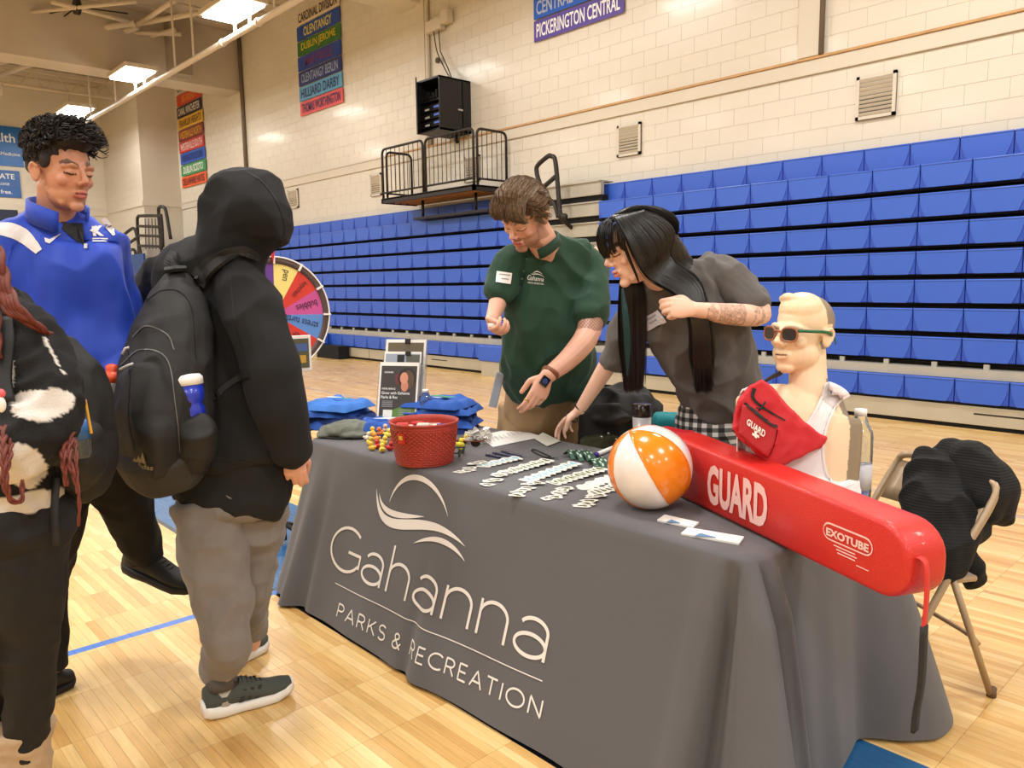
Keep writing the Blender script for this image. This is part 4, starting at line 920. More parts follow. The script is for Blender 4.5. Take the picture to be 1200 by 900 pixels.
# ------------------------------------------------------------------ leaflet stand
pos = np.array([-3.30, 2.27, ZT]); t = item('leaflet_stand', pos, 'clear acrylic leaflet stand with three tiers of printed sheets', 'leaflet stand')
fw = (TC*.97-RT*.25); fw /= np.linalg.norm(fw); sd = np.cross(UP, fw); sd = sd if sd.dot(RT) > 0 else -sd
m_ac = mat('clear_acrylic', (235, 238, 240), .05, trans=.92, spec=.5)
lean = UP*.97-fw*.24; lean /= np.linalg.norm(lean); nf = np.cross(sd, lean); nf = nf if nf.dot(fw) > 0 else -nf
def tier(off, z0, w_, h, name, rgb):
    c = pos+fw*off+UP*z0; MB().obox(c+lean*h/2, sd, lean, nf, w_/2+.008, h/2, .0015).build('acrylic_tier', m_ac, t)
    o = MB().obox(c+lean*(h/2+.002)+nf*.003, sd, lean, nf, w_/2, h/2, .001).build(name, m_white, t); return o, c+lean*.0+nf*.0045
def rect(par, c, x0, x1, y0, y1, rgb, off=.0, name='printed_area'):
    P = [c+sd*x0+lean*y0+nf*off, c+sd*x1+lean*y0+nf*off, c+sd*x1+lean*y1+nf*off, c+sd*x0+lean*y1+nf*off]; return MB().add(P, [(0,1,2,3)]).build(name, mat('ink_%d_%d_%d' % rgb, rgb, .5), par)
o, c = tier(-.03, .14, .225, .33, 'back_sheet', None); rect(o, c, -.10, .10, .20, .315, (96, 86, 66)); rect(o, c, -.10, .10, .20, .25, (110, 96, 84), .0005)
MB().obox(c+lean*.322+sd*.01, sd, lean, nf, .014, .012, .008).build('binder_clip', m_blk, t); MB().tube([c+lean*.33+sd*.002, c+lean*.35+sd*.01, c+lean*.33+sd*.018], .0012, 5).build('clip_wire', mat('steel_clasp', (190,190,190)), t)
o, c = tier(.02, .08, .205, .33, 'middle_sheet', None); rect(o, c, -.095, .095, .16, .32, (150, 160, 178)); rect(o, c, .02, .095, .24, .315, (90, 92, 84), .0005); rect(o, c, -.03, .01, .27, .315, (20, 20, 24), .0006); rect(o, c, -.09, -.04, .25, .27, (60, 70, 110), .0006)
MB().obox(c+lean*.322+sd*.03, sd, lean, nf, .014, .01, .007).build('binder_clip', m_blk, t)
o, c = tier(.075, .005, .215, .355, 'front_sheet', None)
rect(o, c, -.098, .098, .012, .338, (58, 54, 54)); 
P = [(-.098, .012), (.098, .012), (.098, .145)]+[(x, .145-.075*((.098-x)/.196)**1.6*1.0) for x in np.linspace(.09, -.098, 10)]
MB().add([c+sd*x+lean*y+nf*.0006 for x, y in P], [tuple(range(len(P)))]).build('printed_hill', mat('ink_green', (88, 124, 58), .5), o)
def blob2(x, y, rx, ry, rgb, off, name='printed_figure'): MB().add([c+sd*(x+rx*math.cos(a))+lean*(y+ry*math.sin(a))+nf*off for a in np.linspace(0, 2*PI, 17)[:-1]], [tuple(range(16))]).build(name, mat('ink_%d_%d_%d' % rgb, rgb, .5), o)
blob2(.045, .275, .05, .055, (40, 34, 32), .0008); blob2(.052, .265, .034, .05, (84, 66, 52), .001); blob2(.03, .275, .022, .03, (206, 142, 116), .0012); blob2(.035, .235, .02, .03, (196, 130, 106), .0011); blob2(-.0, .27, .02, .03, (110, 40, 52), .0007)
b = MB()
for (s_, x, y, h, wd) in (('GAHANNA', -.08, .30, .009, .05), ("WE'RE HIRING", -.09, .214, .010, .075), ('Grow with Gahanna', -.09, .190, .015, .155), ('Parks & Rec', -.09, .168, .015, .09)):
    text_on(b, s_, c+sd*x+lean*y, sd, lean, h, wd, .0013, .01)
b.build('lettering', mat('white_print', (0,0,0)), o)
b = MB()
for k in range(5): b.obox(c+sd*(-.055)+lean*(.155-k*.007)+nf*.001, sd, lean, nf, .03, .0015, .0003)
for k in range(8): b.obox(c+sd*(.045)+lean*(.11-k*.011)+nf*.0012, sd, lean, nf, .035, .0018, .0003)
b.build('small_print', mat('grey_ink', (0,0,0)), o)
rect(o, c, -.075, -.025, .06, .11, (225, 228, 222), .0011, 'blank_label')
# water bottles
m_pet = mat('clear_pet', (225, 235, 240), .05, trans=.95); m_lab = mat('bottle_label_blue', (40, 96, 160), .4)
def bottle(p, h, r, label, lab=m_lab, capm=None, name='water_bottle', zl=(.35, .6), neck=.75, full=None):
    t = item(name, p, label, 'bottle')
    pr = [(r*.9, 0), (r, .01), (r, h*neck*.98), (r*.93, h*(neck+.04)), (r*.6, h*(neck+.13)), (r*.42, h*.93), (r*.42, h*.95)]
    MB().lathe(pr, p, 24).build('bottle_body', full or m_pet, t, True); MB().lathe([(r*.46, h*.93), (r*.46, h)], p, 18).build('cap', capm or m_white, t, True)
    if lab: MB().lathe([(r*1.015, h*zl[0]), (r*1.015, h*zl[1])], p, 24).build('label', lab, t, True)
    return t
bottle(T(500, 506), .22, .034, 'clear water bottle with a blue label behind the right shirt pile', zl=(.35, .62))
# ------------------------------------------------------------------ mannequin
# ================================================================== PEOPLE
sys_skin = {}
def slab(pxs, D0, D1):
    """solid cut to an outline given as image points, between two distances (for odd-shaped soft things)"""
    n = len(pxs); c = np.mean(np.array(pxs, float), 0); V = [Q(x, y, D0) for x, y in pxs]+[Q(x, y, D1) for x, y in pxs]
    V += [Q(c[0], c[1], D0), Q(c[0], c[1], D1)]
    F = [(i, (i+1)%n, n+(i+1)%n, n+i) for i in range(n)]+[((i+1)%n, i, 2*n) for i in range(n)]+[(n+i, n+(i+1)%n, 2*n+1) for i in range(n)]
    return V, F
def head(C, f, u=UP, s=1., jaw=1., ear=True, eyes=0.):
    A = frame(f, u); r_, f_, u_ = A; A3 = np.array(A)
    H = lambda x, y, z: np.array(C)+s*(x*r_+y*f_+z*u_)
    S = [ball(H(0, -.014, .050), (.075*s, .098*s, .083*s), A3, 28, 18), ball(H(0, .026, .005), (.064*s, .070*s, .085*s), A3, 24, 16),
         ball(H(0, .024, -.048), (.056*s*jaw, .064*s, .056*s), A3, 22, 14), ball(H(0, .072, -.088), (.024*s*jaw, .019*s, .018*s), A3, 16, 10)]
    S.append(chain([(H(0, .094, .030), .007*s), (H(0, .104, .010), .0085*s), (H(0, .115, -.010), .0115*s)], r_, 12))
    for q in (-1, 1):
        S.append(ball(H(.0115*q, .103, -.015), .0085*s)); S.append(ball(H(.041*q, .062, -.010), .020*s))
        S.append(ball(H(.031*q, .079, .016), (.0165*s, .0145*s, .0125*s), A3)); S.append(chain([(H(.010*q, .090, .036), .0085*s), (H(.032*q, .089, .040), .009*s), (H(.052*q, .073, .033), .008*s)], u_, 10))
        if ear:
            S.append(ball(H(.077*q, -.012, .004), (.0075*s, .017*s, .030*s), A3)); S.append(chain([(H(.082*q, .0, .022), .005*s), (H(.087*q, -.018, .032), .0055*s), (H(.087*q, -.030, .012), .0055*s), (H(.081*q, -.014, -.02), .006*s)], r_, 10, 4))
        S.append(chain([(H(.044*q, .0, -.045), .014*s), (H(.030*q, .052, -.080), .014*s)], r_, 10))
    S.append(chain([(H(-.023, .088, -.0445), .0045*s), (H(-.008, .0985, -.041), .0062*s), (H(.008, .0985, -.041), .0062*s), (H(.023, .088, -.0445), .0045*s)], u_, 10))
    S.append(chain([(H(-.021, .087, -.0515), .005*s), (H(0, .0975, -.0560), .0075*s), (H(.021, .087, -.0515), .005*s)], u_, 10))
    return S, (np.array(C, float), A3, s), H
def face_col(V, hd, base, lips, brow, beard=None, closed=True):
    C, A, s = hd; L = (V-C)@A.T/s; x, y, z = np.abs(L[:, 0]), L[:, 1], L[:, 2]
    col = np.tile(np.array(lin(base)+(1,)), (len(V), 1)); near = (y > .02) & (np.linalg.norm(L, axis=1) < .17)
    rnd = np.array([noise.noise(Vector(v*90)) for v in V])
    def mix(m, c, a=1.): col[m, :3] = col[m, :3]*(1-a)+np.array(lin(c))*a
    mix((np.hypot(x-.043, z+.012) < .022) & near, (205, 120, 100), .18); mix((x < .014) & (z < .0) & (z > -.025) & near & (y > .095), (205, 115, 95), .25)
    if beard:
        mk = near & (y > -.005) & (z < -.028-.0*x) & (z > -.115) & ((x > .026) | (z < -.066) | ((z > -.039) & (x < .03))); mix(mk, beard, .62)
        mk = (y > -.02) & (y < .03) & (z < .0) & (z > -.08) & (x > .045) & (np.linalg.norm(L, axis=1) < .17); mix(mk, beard, .5)
    mix(near & (z < -.0385) & (z > -.0625) & (x < .0235-.35*np.abs(z+.05)) & (y > .083), lips); mix(near & (np.abs(z+.0482-.05*x) < .0017) & (x < .021) & (y > .083), (70, 35, 30))
    zz = .046-.0+(.012*np.sin(np.clip((x-.012)/.042, 0, 1)*PI)); mix(near & (np.abs(z-zz+.008) < .0052) & (x > .013) & (x < .050), brow, .8)
    ez = .010+((x-.031)/.015)**2*.003; mix(near & (np.abs(z-ez) < .0024) & (np.abs(x-.031) < .016), (38, 24, 20)); 
    return col
def hand(W, d, nrm, thumb, s=1., curl=(.35, .4, .45, .5), tcurl=.3, spread=.05, L0=.088):
    """W wrist, d pointing down the hand, nrm the way the palm faces, thumb = +1/-1 side"""
    d = np.array(d, float); d /= np.linalg.norm(d); nrm = np.array(nrm, float); nrm = nrm-d*nrm.dot(d); nrm /= np.linalg.norm(nrm); sd = np.cross(d, nrm)*thumb; W = np.array(W, float)
    S = [chain([(W-d*.012*s, .027*s, .020*s), (W+d*.022*s+sd*.002*s, .033*s, .017*s), (W+d*.055*s, .039*s, .0155*s), (W+d*(L0-.006)*s, .038*s, .012*s)], sd, 18, 3)]
    for k in range(4):
        off = (.029-.0193*k)*s; base = W+d*(L0-[.008, .002, .005, .014][k])*s+sd*off; ln = [.044, .048, .045, .034][k]*s; r = [.0092, .0094, .0090, .0078][k]*s
        a = 0; dd = d*math.cos(spread*(1.5-k))+sd*math.sin(spread*(1.5-k)); p = base-d*.012*s; N = [(p, r)]; p = base; N.append((p, r*1.02))
        for j, q in enumerate((1., .62, .5)):
            a += curl[k]*(1.0 if j == 0 else 1.15); v = dd*math.cos(a)+nrm*math.sin(a); p = p+v*ln*q; N.append((p, r*(1-.09*(j+1))))
        S.append(chain(N, sd, 12, 3, .8))
    b0 = W+d*.018*s+sd*.020*s+nrm*.004*s; v1 = d*.62+sd*.66+nrm*.35; v1 /= np.linalg.norm(v1); v2 = d*.9+sd*(.35-tcurl)+nrm*(.25+tcurl*.5); v2 /= np.linalg.norm(v2)
    p1 = b0+v1*.038*s; p2 = p1+v2*.032*s; p3 = p2+v2*.026*s
    S.append(chain([(b0, .015*s), (p1, .012*s), (p2, .0108*s), (p3, .009*s)], nrm, 12, 3, .8)); return S
def skin(parent, shapes, hd, base, lips, brow, beard=None, extra=None, voxel=.0045, rough=.48):
    V, N, F = fuse(shapes, voxel, 3, .6)
    col = face_col(V, hd, base, lips, brow, beard)
    if extra: extra(V, col)
    m = mat('skin_%d_%d_%d' % base, base, rough, attr=True, bump=(420, .12), sss=.06)
    o = obj('body', V, F, m, parent, True, col=col); o_bvh[o.name] = BVHTree.FromPolygons([tuple(v) for v in V], F); return o
def bundle(mb, path, n, r0=.0012, seg=4, sides=4, jit=.15, wave=0., taper=.3, flat=1.):
    """path: (point, spread a, spread b) guide; n strands"""
    P = cr(np.array([q[0] for q in path], float), seg); W_ = cr(np.array([(q[1], q[2] if len(q) > 2 else q[1], 0) for q in path], float), seg)
    T_ = np.gradient(P, axis=0); T_ /= np.linalg.norm(T_, axis=1)[:, None]+1e-9; m = len(P)
    for k in range(n):
        a = rng.random()*2*PI; rr = math.sqrt(rng.random()); ph = rng.random()*6; out = []; w1 = rng.normal(size=3)
        for i in range(m):
            s_ = RT-T_[i]*RT.dot(T_[i]); s_ = s_/(np.linalg.norm(s_)+1e-9); b = np.cross(T_[i], s_)
            q = P[i]+s_*W_[i][0]*rr*math.cos(a)+b*W_[i][1]*rr*math.sin(a)+w1*jit*.004*i/m
            if wave: q = q+s_*wave*math.sin(i*.9+ph)+b*wave*math.cos(i*.8+ph)*.6
            out.append(q)
        mb.tube(out, [r0*(1-(1-taper)*(i/(m-1))**2) for i in range(m)], sides, False)
def shoe(parent, heel, toe, m_up, m_sole, name='shoe', w_=.052, up=UP, hgt=1., stripes=None, lace=None, sole_h=.03, label=None):
    heel = np.array(heel, float); toe = np.array(toe, float); d = toe-heel; L = np.linalg.norm(d); d /= L; up = np.array(up, float); up = up-d*up.dot(d); up /= np.linalg.norm(up); sd = np.cross(d, up)
    t = bpy.data.objects.new(name, None); COL.objects.link(t); t.parent = parent; ORG[t.name] = org(parent)+0; t.empty_display_size = .05
    if label: t['label'] = label
    st = [(0.0,.55,.5),(.06,.78,.8),(.2,.86,.9),(.4,.80,1.0),(.6,.95,1.0),(.78,1.,1.),(.92,.78,.9),(1.,.38,.6)]
    def P(x, y, z): return heel+d*x*L+sd*y+up*z
    V = []; F = []; n = 16
    for (x, ww, _) in st:
        lift = .018*max(0, (x-.75)/.25)**1.5+.012*max(0, (.1-x)/.1)
        for k in range(n): a = 2*PI*k/n; V.append(P(x, w_*ww*math.copysign(abs(math.cos(a))**.6, math.cos(a)), lift+sole_h/2*(1.25 if x < .3 else 1)*(1+math.copysign(abs(math.sin(a))**.5, math.sin(a)))))
    k_ = len(st); F = [(i*n+j, i*n+(j+1)%n, (i+1)*n+(j+1)%n, (i+1)*n+j) for i in range(k_-1) for j in range(n)]+[tuple(range(n))[::-1], tuple((k_-1)*n+j for j in range(n))]
    o = obj('sole', V, F, m_sole, t, True); o.parent = t
    up_st = [(.02,.62,.085),(.1,.78,.10),(.22,.80,.098),(.34,.78,.098),(.46,.80,.088),(.60,.88,.066),(.75,.92,.050),(.88,.80,.040),(.97,.5,.028)]
    V = []
    for (x, ww, h) in up_st:
        lift = .016*max(0, (x-.75)/.25)**1.5
        for k in range(n): a = 2*PI*k/n; c_, s_ = math.cos(a), math.sin(a); V.append(P(x, w_*ww*math.copysign(abs(c_)**.8, c_)*(1-.25*max(0, s_)), sole_h*.6+lift+h*hgt*.5*(1+math.copysign(abs(s_)**.9, s_))))
    k_ = len(up_st); F = [(i*n+j, i*n+(j+1)%n, (i+1)*n+(j+1)%n, (i+1)*n+j) for i in range(k_-1) for j in range(n)]+[tuple(range(n))[::-1], tuple((k_-1)*n+j for j in range(n))]
    o = obj('upper', V, F, m_up, t, True)
    o_bvh[o.name] = BVHTree.FromPolygons([tuple(v) for v in V], F)
    lc = MB()
    for k in range(6):
        x = .36+k*.052; h = sole_h*.6+np.interp(x, [.34,.46,.60,.75], [.098,.088,.066,.050])*hgt; lc.tube([P(x, -.024, h-.012), P(x+.02, 0, h+.002), P(x+.01, .024, h-.012)], .003, 6)
    lc.tube(cr([P(.36, 0, sole_h*.6+.1*hgt), P(.3, .03, sole_h*.6+.115*hgt), P(.36, .045, sole_h*.6+.09*hgt), P(.40, .01, sole_h*.6+.095*hgt)], 4), .0026, 6)
    lc.build('laces', lace or m_blk, t, True)
    if stripes:
        for sgn in (1, -1):
            for k in range(3):
                b = MB(); x = .36+k*.085; b.add([P(x, sgn*w_*.82, .045), P(x+.045, sgn*w_*.84, .045), P(x+.095, sgn*w_*.72, .085), P(x+.055, sgn*w_*.70, .088)], [(0,1,2,3)]); o2 = b.build('stripe', stripes, t)
    return t
def garment_ring(c, ax, r, th, m, parent, name, ry=None, hh=None):
    ax = np.array(ax, float)/np.linalg.norm(ax); a = np.cross(ax, RT); a /= np.linalg.norm(a); b = np.cross(ax, a); V = []; n = 28; ry = ry or r; hh = hh or th
    for i in range(n):
        t_ = 2*PI*i/n; e = math.cos(t_)*a*ry+math.sin(t_)*b*r; eu = e/np.linalg.norm(e)
        for k in range(6): q = 2*PI*k/6; V.append(np.array(c)+e+eu*th*math.cos(q)+ax*hh*math.sin(q))
    F = [(i*6+k, i*6+(k+1)%6, ((i+1)%n)*6+(k+1)%6, ((i+1)%n)*6+k) for i in range(n) for k in range(6)]
    return obj(name, V, F, m, parent, True)
def open_collar(c, ax, front, r, wd, th, gap, m, parent):
    ax = np.array(ax, float)/np.linalg.norm(ax); f_ = np.array(front, float); f_ = f_-ax*f_.dot(ax); f_ /= np.linalg.norm(f_); s_ = np.cross(ax, f_); c = np.array(c)
    P = []
    for a in np.linspace(math.radians(gap), 2*PI-math.radians(gap), 30):
        k = math.cos(a); P.append(c+r*(k*f_+math.sin(a)*s_)*(1+.10*max(0, k))-ax*.018*max(0, k)**2)
    return band('collar', P, ax, wd, th, m, parent)
def fl(p): p = np.array(p, float); p[2] = 0; return p
# ------------------------------------------------------------------ 1. man in the green polo shirt
base = fl(Q(640, 480, 3.95)); t = thing('person', base, 'bearded man in a dark green polo shirt looking down behind the table', 'person')
SKM = (214, 164, 142)
fM = -RT*.50+TC*.62-UP*.62; uM = UP*.80-RT*.12+TC*.45
Sh, hdM, HM = head(Q(616, 256, 3.40), fM, uM, 1.13, 1.12)
def arm(*J): return chain([(Q(*j[:3]), j[3]) for j in J], RT, 16, 4)
S = list(Sh)+[chain([(HM(0, -.03, -.03), .062), (Q(636, 284, 3.5), .068), (Q(642, 305, 3.6), .07)], RT)]
S += [chain([(Q(643, 300, 3.6), .13, .09), (Q(642, 340, 3.68), .165, .10), (Q(640, 400, 3.76), .16, .11), (Q(636, 450, 3.92), .155, .11), (Q(636, 480, 4.0), .15, .11)], RT)]
wl_ = Q(641, 441, 3.28)
S += [arm((612, 306, 3.58, .05), (692, 302, 3.7, .06), (694, 345, 3.62, .060), (690, 388, 3.50, .056), (670, 417, 3.40, .048), (641, 441, 3.28, .033))]
S += hand(wl_, Q(627, 470, 3.27)-wl_, -RT*.3-TC*.8, -1, 1.12, (.3, .35, .5, .6), .3, .0)
wr_ = Q(577, 374, 3.36)
S += [arm((642, 306, 3.6, .06), (600, 308, 3.58, .052), (588, 330, 3.56, .050), (584, 352, 3.55, .043), (577, 374, 3.36, .030))]
S += hand(wr_, (RT*.15+TC*.6-UP*.45), (UP*.6+RT*.5+TC*.3), 1, 1.05, (.85, .9, .95, .95), .6)
for px, dx in ((612, -.1), (664, .1)):
    k = Q(px, 520, 4.08); S.append(chain([(Q(636, 478, 4.02)+RT*dx*.6, .08), (k, .075), (fl(k)+UP*.48, .055), (fl(k)+UP*.08, .036)], RT, 14))
def tatM(V, col):
    a = Q(692, 377, 3.54); d = np.linalg.norm(V-a, axis=1); q = np.array([noise.cell(Vector(v*90)) for v in V]); hh = np.abs((V-a)[:, 2])
    m = (d < .11) & (hh < .036); col[m, :3] = col[m, :3]*(.55+.3*np.clip(np.sin(V[m, 2]*420)*np.sin(V[m, 0]*300+V[m, 1]*300), -1, 1))[:, None]*np.array([.9, .85, .8])
bodyM = skin(t, S, hdM, SKM, (196, 112, 104), (92, 62, 42), (120, 80, 56), tatM, .0038)
m_gr = mat('bottle_green_pique', (18, 58, 40), .8, nz=(3, .06), bump=(700, .2), sheen=.08)
sh = [chain([(Q(641, 287, 3.55), .075, .07), (Q(645, 300, 3.6), .17, .11), (Q(646, 335, 3.66), .205, .15), (Q(643, 385, 3.68), .212, .175), (Q(642, 425, 3.75), .222, .175), (Q(645, 452, 3.82), .215, .16)], RT, 32, 4, .25),
      arm((640, 303, 3.6, .09), (684, 306, 3.7, .095), (692, 335, 3.64, .092), (688, 372, 3.55, .082)), arm((640, 303, 3.6, .09), (604, 309, 3.58, .085), (591, 330, 3.56, .072), (585, 345, 3.55, .062))]
shirtM = soft('polo_shirt', sh, m_gr, t, .007, 3, .012, 7.5, (1.2, 1.2, .8), 3)
open_collar(Q(635, 285, 3.51), UP*.88+TC*.36-RT*.28, -RT*.62+TC*.78, .083, .046, .007, 20, m_gr, t)
for k, (px, py) in enumerate(((617,304),(614,318),(612,327))): o = MB().ell(Q(px, py, 3.45), (.0055,)*3, 8, 6).build('button', mat('button_dark', (30, 60, 48), .4), shirtM); d = None
V2, F2 = quad_grid([(612,300),(617,301),(613,335),(608,334)], 2, 8); stick('placket', V2, F2, [shirtM], mat('placket_green', (14, 46, 32), .8), shirtM, .002)
V2, F2 = quad_grid([(583,318),(600,320),(598,333),(581,331)], 6, 4); nt_ = stick('name_tag', V2, F2, [shirtM], m_white, t, .006)
for (tx, c) in (('HELLO', [(586,321),(598,322),(597,325),(585,324)]), ('name', [(588,326),(596,327),(595,330),(587,329)])):
    V2, F2 = quad_grid([c[0], c[1], np.array(c[1])*.6+np.array(c[2])*.4, np.array(c[0])*.6+np.array(c[3])*.4], 3, 1); stick('printed_line', V2, F2, [shirtM], mat('grey_ink', (0,0,0)), nt_, .0075)
V2, F2 = text_px('Gahanna', [(619,322),(638,325),(637,330),(618,328)]); stick('chest_print', V2, F2, [shirtM], m_print, shirtM, .003)
V2, F2 = text_px('PARKS & RECREATION', [(619,330),(637,332),(637,334),(618,332)]); stick('chest_print', V2, F2, [shirtM], m_print, shirtM, .003)
for (a, b_, c_, e) in (((624,321),(627,317),(632,317),(636,322)), ((622,321),(627,322),(631,319),(638,325))):
    P = [((1-q)**3*np.array(a)+3*q*(1-q)**2*np.array(b_)+3*q*q*(1-q)*np.array(c_)+q**3*np.array(e)) for q in np.linspace(0, 1, 12)]
    V2 = []
    for i, p in enumerate(P): w0 = .2+.8*math.sin(PI*i/11); V2 += [p+[0, -w0*.5], p+[0, w0*.5]]
    stick('chest_mark', V2, [(2*i, 2*i+1, 2*i+3, 2*i+2) for i in range(11)], [shirtM], m_print, shirtM, .003)
m_kh = mat('khaki_twill', (158, 130, 94), .85, nz=(4, .06), bump=(600, .15))
leg = lambda px, D, dx: chain([(Q(px, 476, D), .115, .13), (Q(px+dx*.3, 520, D+.02), .112, .12), (fl(Q(px, 520, D))+UP*.45+RT*dx*.002, .088), (fl(Q(px, 520, D))+UP*.07+RT*dx*.002, .075)], RT, 24, 4, .1)
tr = soft('trousers', [chain([(Q(640, 440, 3.88), .19, .15), (Q(638, 470, 3.96), .205, .15), (Q(637, 492, 4.03), .20, .14)], RT, 30, 4, .2), leg(612, 4.04, -10), leg(662, 4.07, 10)], m_kh, t, .008, 3, .008, 8, (1, 1, .6), 8)
for px in (606, 668): g_ = fl(Q(px, 520, 4.08)); shoe(t, g_-TC*.10-RT*.02, g_+TC*.20-RT*.06, m_blk, m_blk, w_=.05)
MB().obox(Q(577, 457, 3.72)+RT*.02, RT*.97-UP*.24, TC, UP*.97+RT*.24, .02, .008, .085, .004).build('badge_holder', mat('pale_badge', (150, 160, 176), .3), t)
# watch, ring, small thing in the fingers
wax = Q(627, 470, 3.27)-Q(655, 428, 3.34); wax /= np.linalg.norm(wax)
garment_ring(Q(645, 437, 3.295), wax, .037, .004, mat('brown_leather', (120, 66, 36), .5), t, 'watch_strap', .034, .012)
wf = Q(640, 446, 3.235); c0 = Q(638.5, 447, 3.25); wn = TC*.9+UP*.25+RT*.3; wn /= np.linalg.norm(wn); wu = np.cross(wn, wax); wu /= np.linalg.norm(wu)
o = MB().obox(c0, wax, wu, np.cross(wax, wu), .022, .019, .006, .004).build('watch_case', mat('watch_black', (16, 16, 22), .15), t)
fl_ = MB(); n_ = np.cross(wax, wu); n_ = n_ if n_.dot(TC) > 0 else -n_
for k in range(10): a = k*PI/5; fl_.add([c0+n_*.0068, c0+n_*.0068+wax*.012*math.cos(a-.12)+wu*.012*math.sin(a-.12), c0+n_*.0068+wax*.012*math.cos(a+.12)+wu*.012*math.sin(a+.12)], [(0,1,2)])
fl_.build('dial_print', mat('watch_blue', (60, 90, 170), .4), o)
hit_ = o_bvh[bodyM.name].ray_cast(Vector(CAMP), Vector(ray(617, 470)).normalized())
rp_ = (np.array(hit_[0])-np.array(hit_[1])*.008) if hit_[0] is not None else Q(617, 470, 3.27)
garment_ring(rp_, wax, .0115, .0018, mat('gold', (212, 170, 90), .2, metal=1), t, 'ring', .0105, .003)
o = MB().obox(Q(577, 381, 3.27), RT, TC, UP, .018, .01, .008, .004).build('small_tin', m_white, None); tag(o, 'small white object between the fingers of the man in green', 'tin')
# hair
m_hb = mat('brown_hair', (110, 88, 64), .5, nz=(90, .5), sheen=.1)
hairM = bpy.data.objects.new('hair', None); COL.objects.link(hairM); hairM.parent = t; ORG[hairM.name] = org(t)
C_, A_, s_ = hdM
cap = [ball(HM(0, -.022, .060), (.079*s_, .099*s_, .079*s_), A_, 26, 16), ball(HM(0, .02, .108), (.056*s_, .06*s_, .030*s_), A_), ball(HM(0, -.055, .02), (.070*s_, .058*s_, .06*s_), A_)]
for q in (-1, 1): cap.append(ball(HM(.066*q, .002, .045), (.018*s_, .028*s_, .03*s_), A_))
soft('hair_base', cap, m_hb, hairM, .005, 2, .005, 40, seed=5)
mb = MB()
for k in range(150):
    x = rng.uniform(-.078, .078); e = math.sqrt(max(0, 1-(x/.088)**2)); y0 = .085*e+rng.uniform(-.02, .006); fz = .080+rng.uniform(-.012, .012)
    sx = 1 if x > 0 else -1; part = rng.uniform(.7, 1.15)
    path = [(HM(x*.85, y0, fz), .006), (HM(x*1.0, y0*.9+.006, .128*e+.018*part+.012), .013), (HM(x*1.12, y0*.35, .152*e+.012*part), .016), (HM(x*1.16, -.04, .145*e+.005), .016), (HM(x*1.12, -.085*e-.01, .10*e), .013), (HM(x*1.08, -.11*e, .045), .008)]
    bundle(mb, path, 14, .0021, 4, 3, .3, .004)
for k in range(46):                      # locks falling over the forehead, to the left of the face
    x = rng.uniform(-.07, .06); path = [(HM(x, .05, .142), .012), (HM(x*1.05, .098, .128), .014), (HM(x*1.1-.004, .118, .098), .012), (HM(x*1.12-.01, .112, .066), .006)]
    bundle(mb, path, 12, .0018, 4, 3, .3, .003)
for q in (-1, 1):
    for k in range(34):
        z = rng.uniform(.0, .1); y = rng.uniform(-.06, .05); bundle(mb, [(HM(.080*q, y+.02, z+.03), .008), (HM(.088*q, y, z+.01), .008), (HM(.082*q, y-.03, z-.025), .005)], 10, .0013, 4, 3, .3, .002)
mb.build('hair_locks', m_hb, hairM)
# ------------------------------------------------------------------ 2. woman with long black hair
base = fl(Q(838, 500, 3.15)); t = thing('person', base, 'woman with very long black hair and fringe leaning over the table', 'person')
SKW = (226, 184, 162)
Sh, hdW, HW = head(Q(746, 295, 2.86), -RT*.93+TC*.18-UP*.30, UP*.95-RT*.3+TC*.05, 1.06, .9)
S = list(Sh)+[chain([(HW(0, -.035, -.02), .047), (Q(764, 318, 2.9), .048), (Q(785, 340, 2.96), .055)], RT)]
S += [chain([(Q(790, 338, 2.97), .10, .075), (Q(812, 375, 3.0), .125, .085), (Q(834, 430, 3.10), .11, .085), (Q(838, 485, 3.22), .12, .095)], RT)]
wf_ = Q(814, 363, 2.74)
S += [arm((790, 340, 2.97, .05), (836, 322, 2.95, .05), (872, 348, 2.92, .046), (891, 368, 2.87, .042), (855, 368, 2.80, .040), (814, 363, 2.74, .027))]
S += hand(wf_, -RT*.96+UP*.12+TC*.05, (-TC*.75-UP*.25), -1, .98, (.75, 1.0, 1.1, 1.15), .45)
wt_ = Q(679, 481, 3.30)
S += [arm((785, 342, 2.97, .05), (745, 350, 3.04, .046), (726, 400, 3.12, .040), (712, 428, 3.17, .038), (679, 481, 3.30, .024))]
hd_dir = Q(650, 503, 3.40)-wt_
S += hand(wt_, hd_dir, (-UP*.75+TC*.1+RT*.1), 1, .96, (.25, .3, .4, .5), .5)
for px in (826, 852):
    k = Q(px, 530, 3.28); S.append(chain([(Q(838, 484, 3.22)+RT*(px-838)*.002, .08), (k, .07), (fl(k)+UP*.45, .05), (fl(k)+UP*.07, .03)], RT, 14))
def tatW(V, col):
    ax = Q(814, 363, 2.74); bx = Q(893, 369, 2.86); d = bx-ax; q = (V-ax)@d/d.dot(d); dist = np.linalg.norm(V-ax-np.outer(q, d), axis=1)
    for i in np.where((q > .12) & (q < .95) & (dist < .055))[0]:
        v = V[i]; n1 = noise.noise(Vector(v*48)); n2 = noise.noise(Vector(v*130)); m_ = (q[i] < .26 and n1 > -.12) or (.28 < q[i] < .66 and n1 > -.32) or (.78 < q[i] < .95 and n1 > -.12)
        if m_ and dist[i] < .055: col[i, :3] *= .34+.5*abs(math.sin(n1*9+n2*3))
bodyW = skin(t, S, hdW, SKW, (206, 128, 118), (40, 30, 28), None, tatW, .0042)
m_sw = mat('charcoal_sweatshirt', (88, 84, 82), .9, nz=(5, .05), bump=(500, .2), sheen=.1)
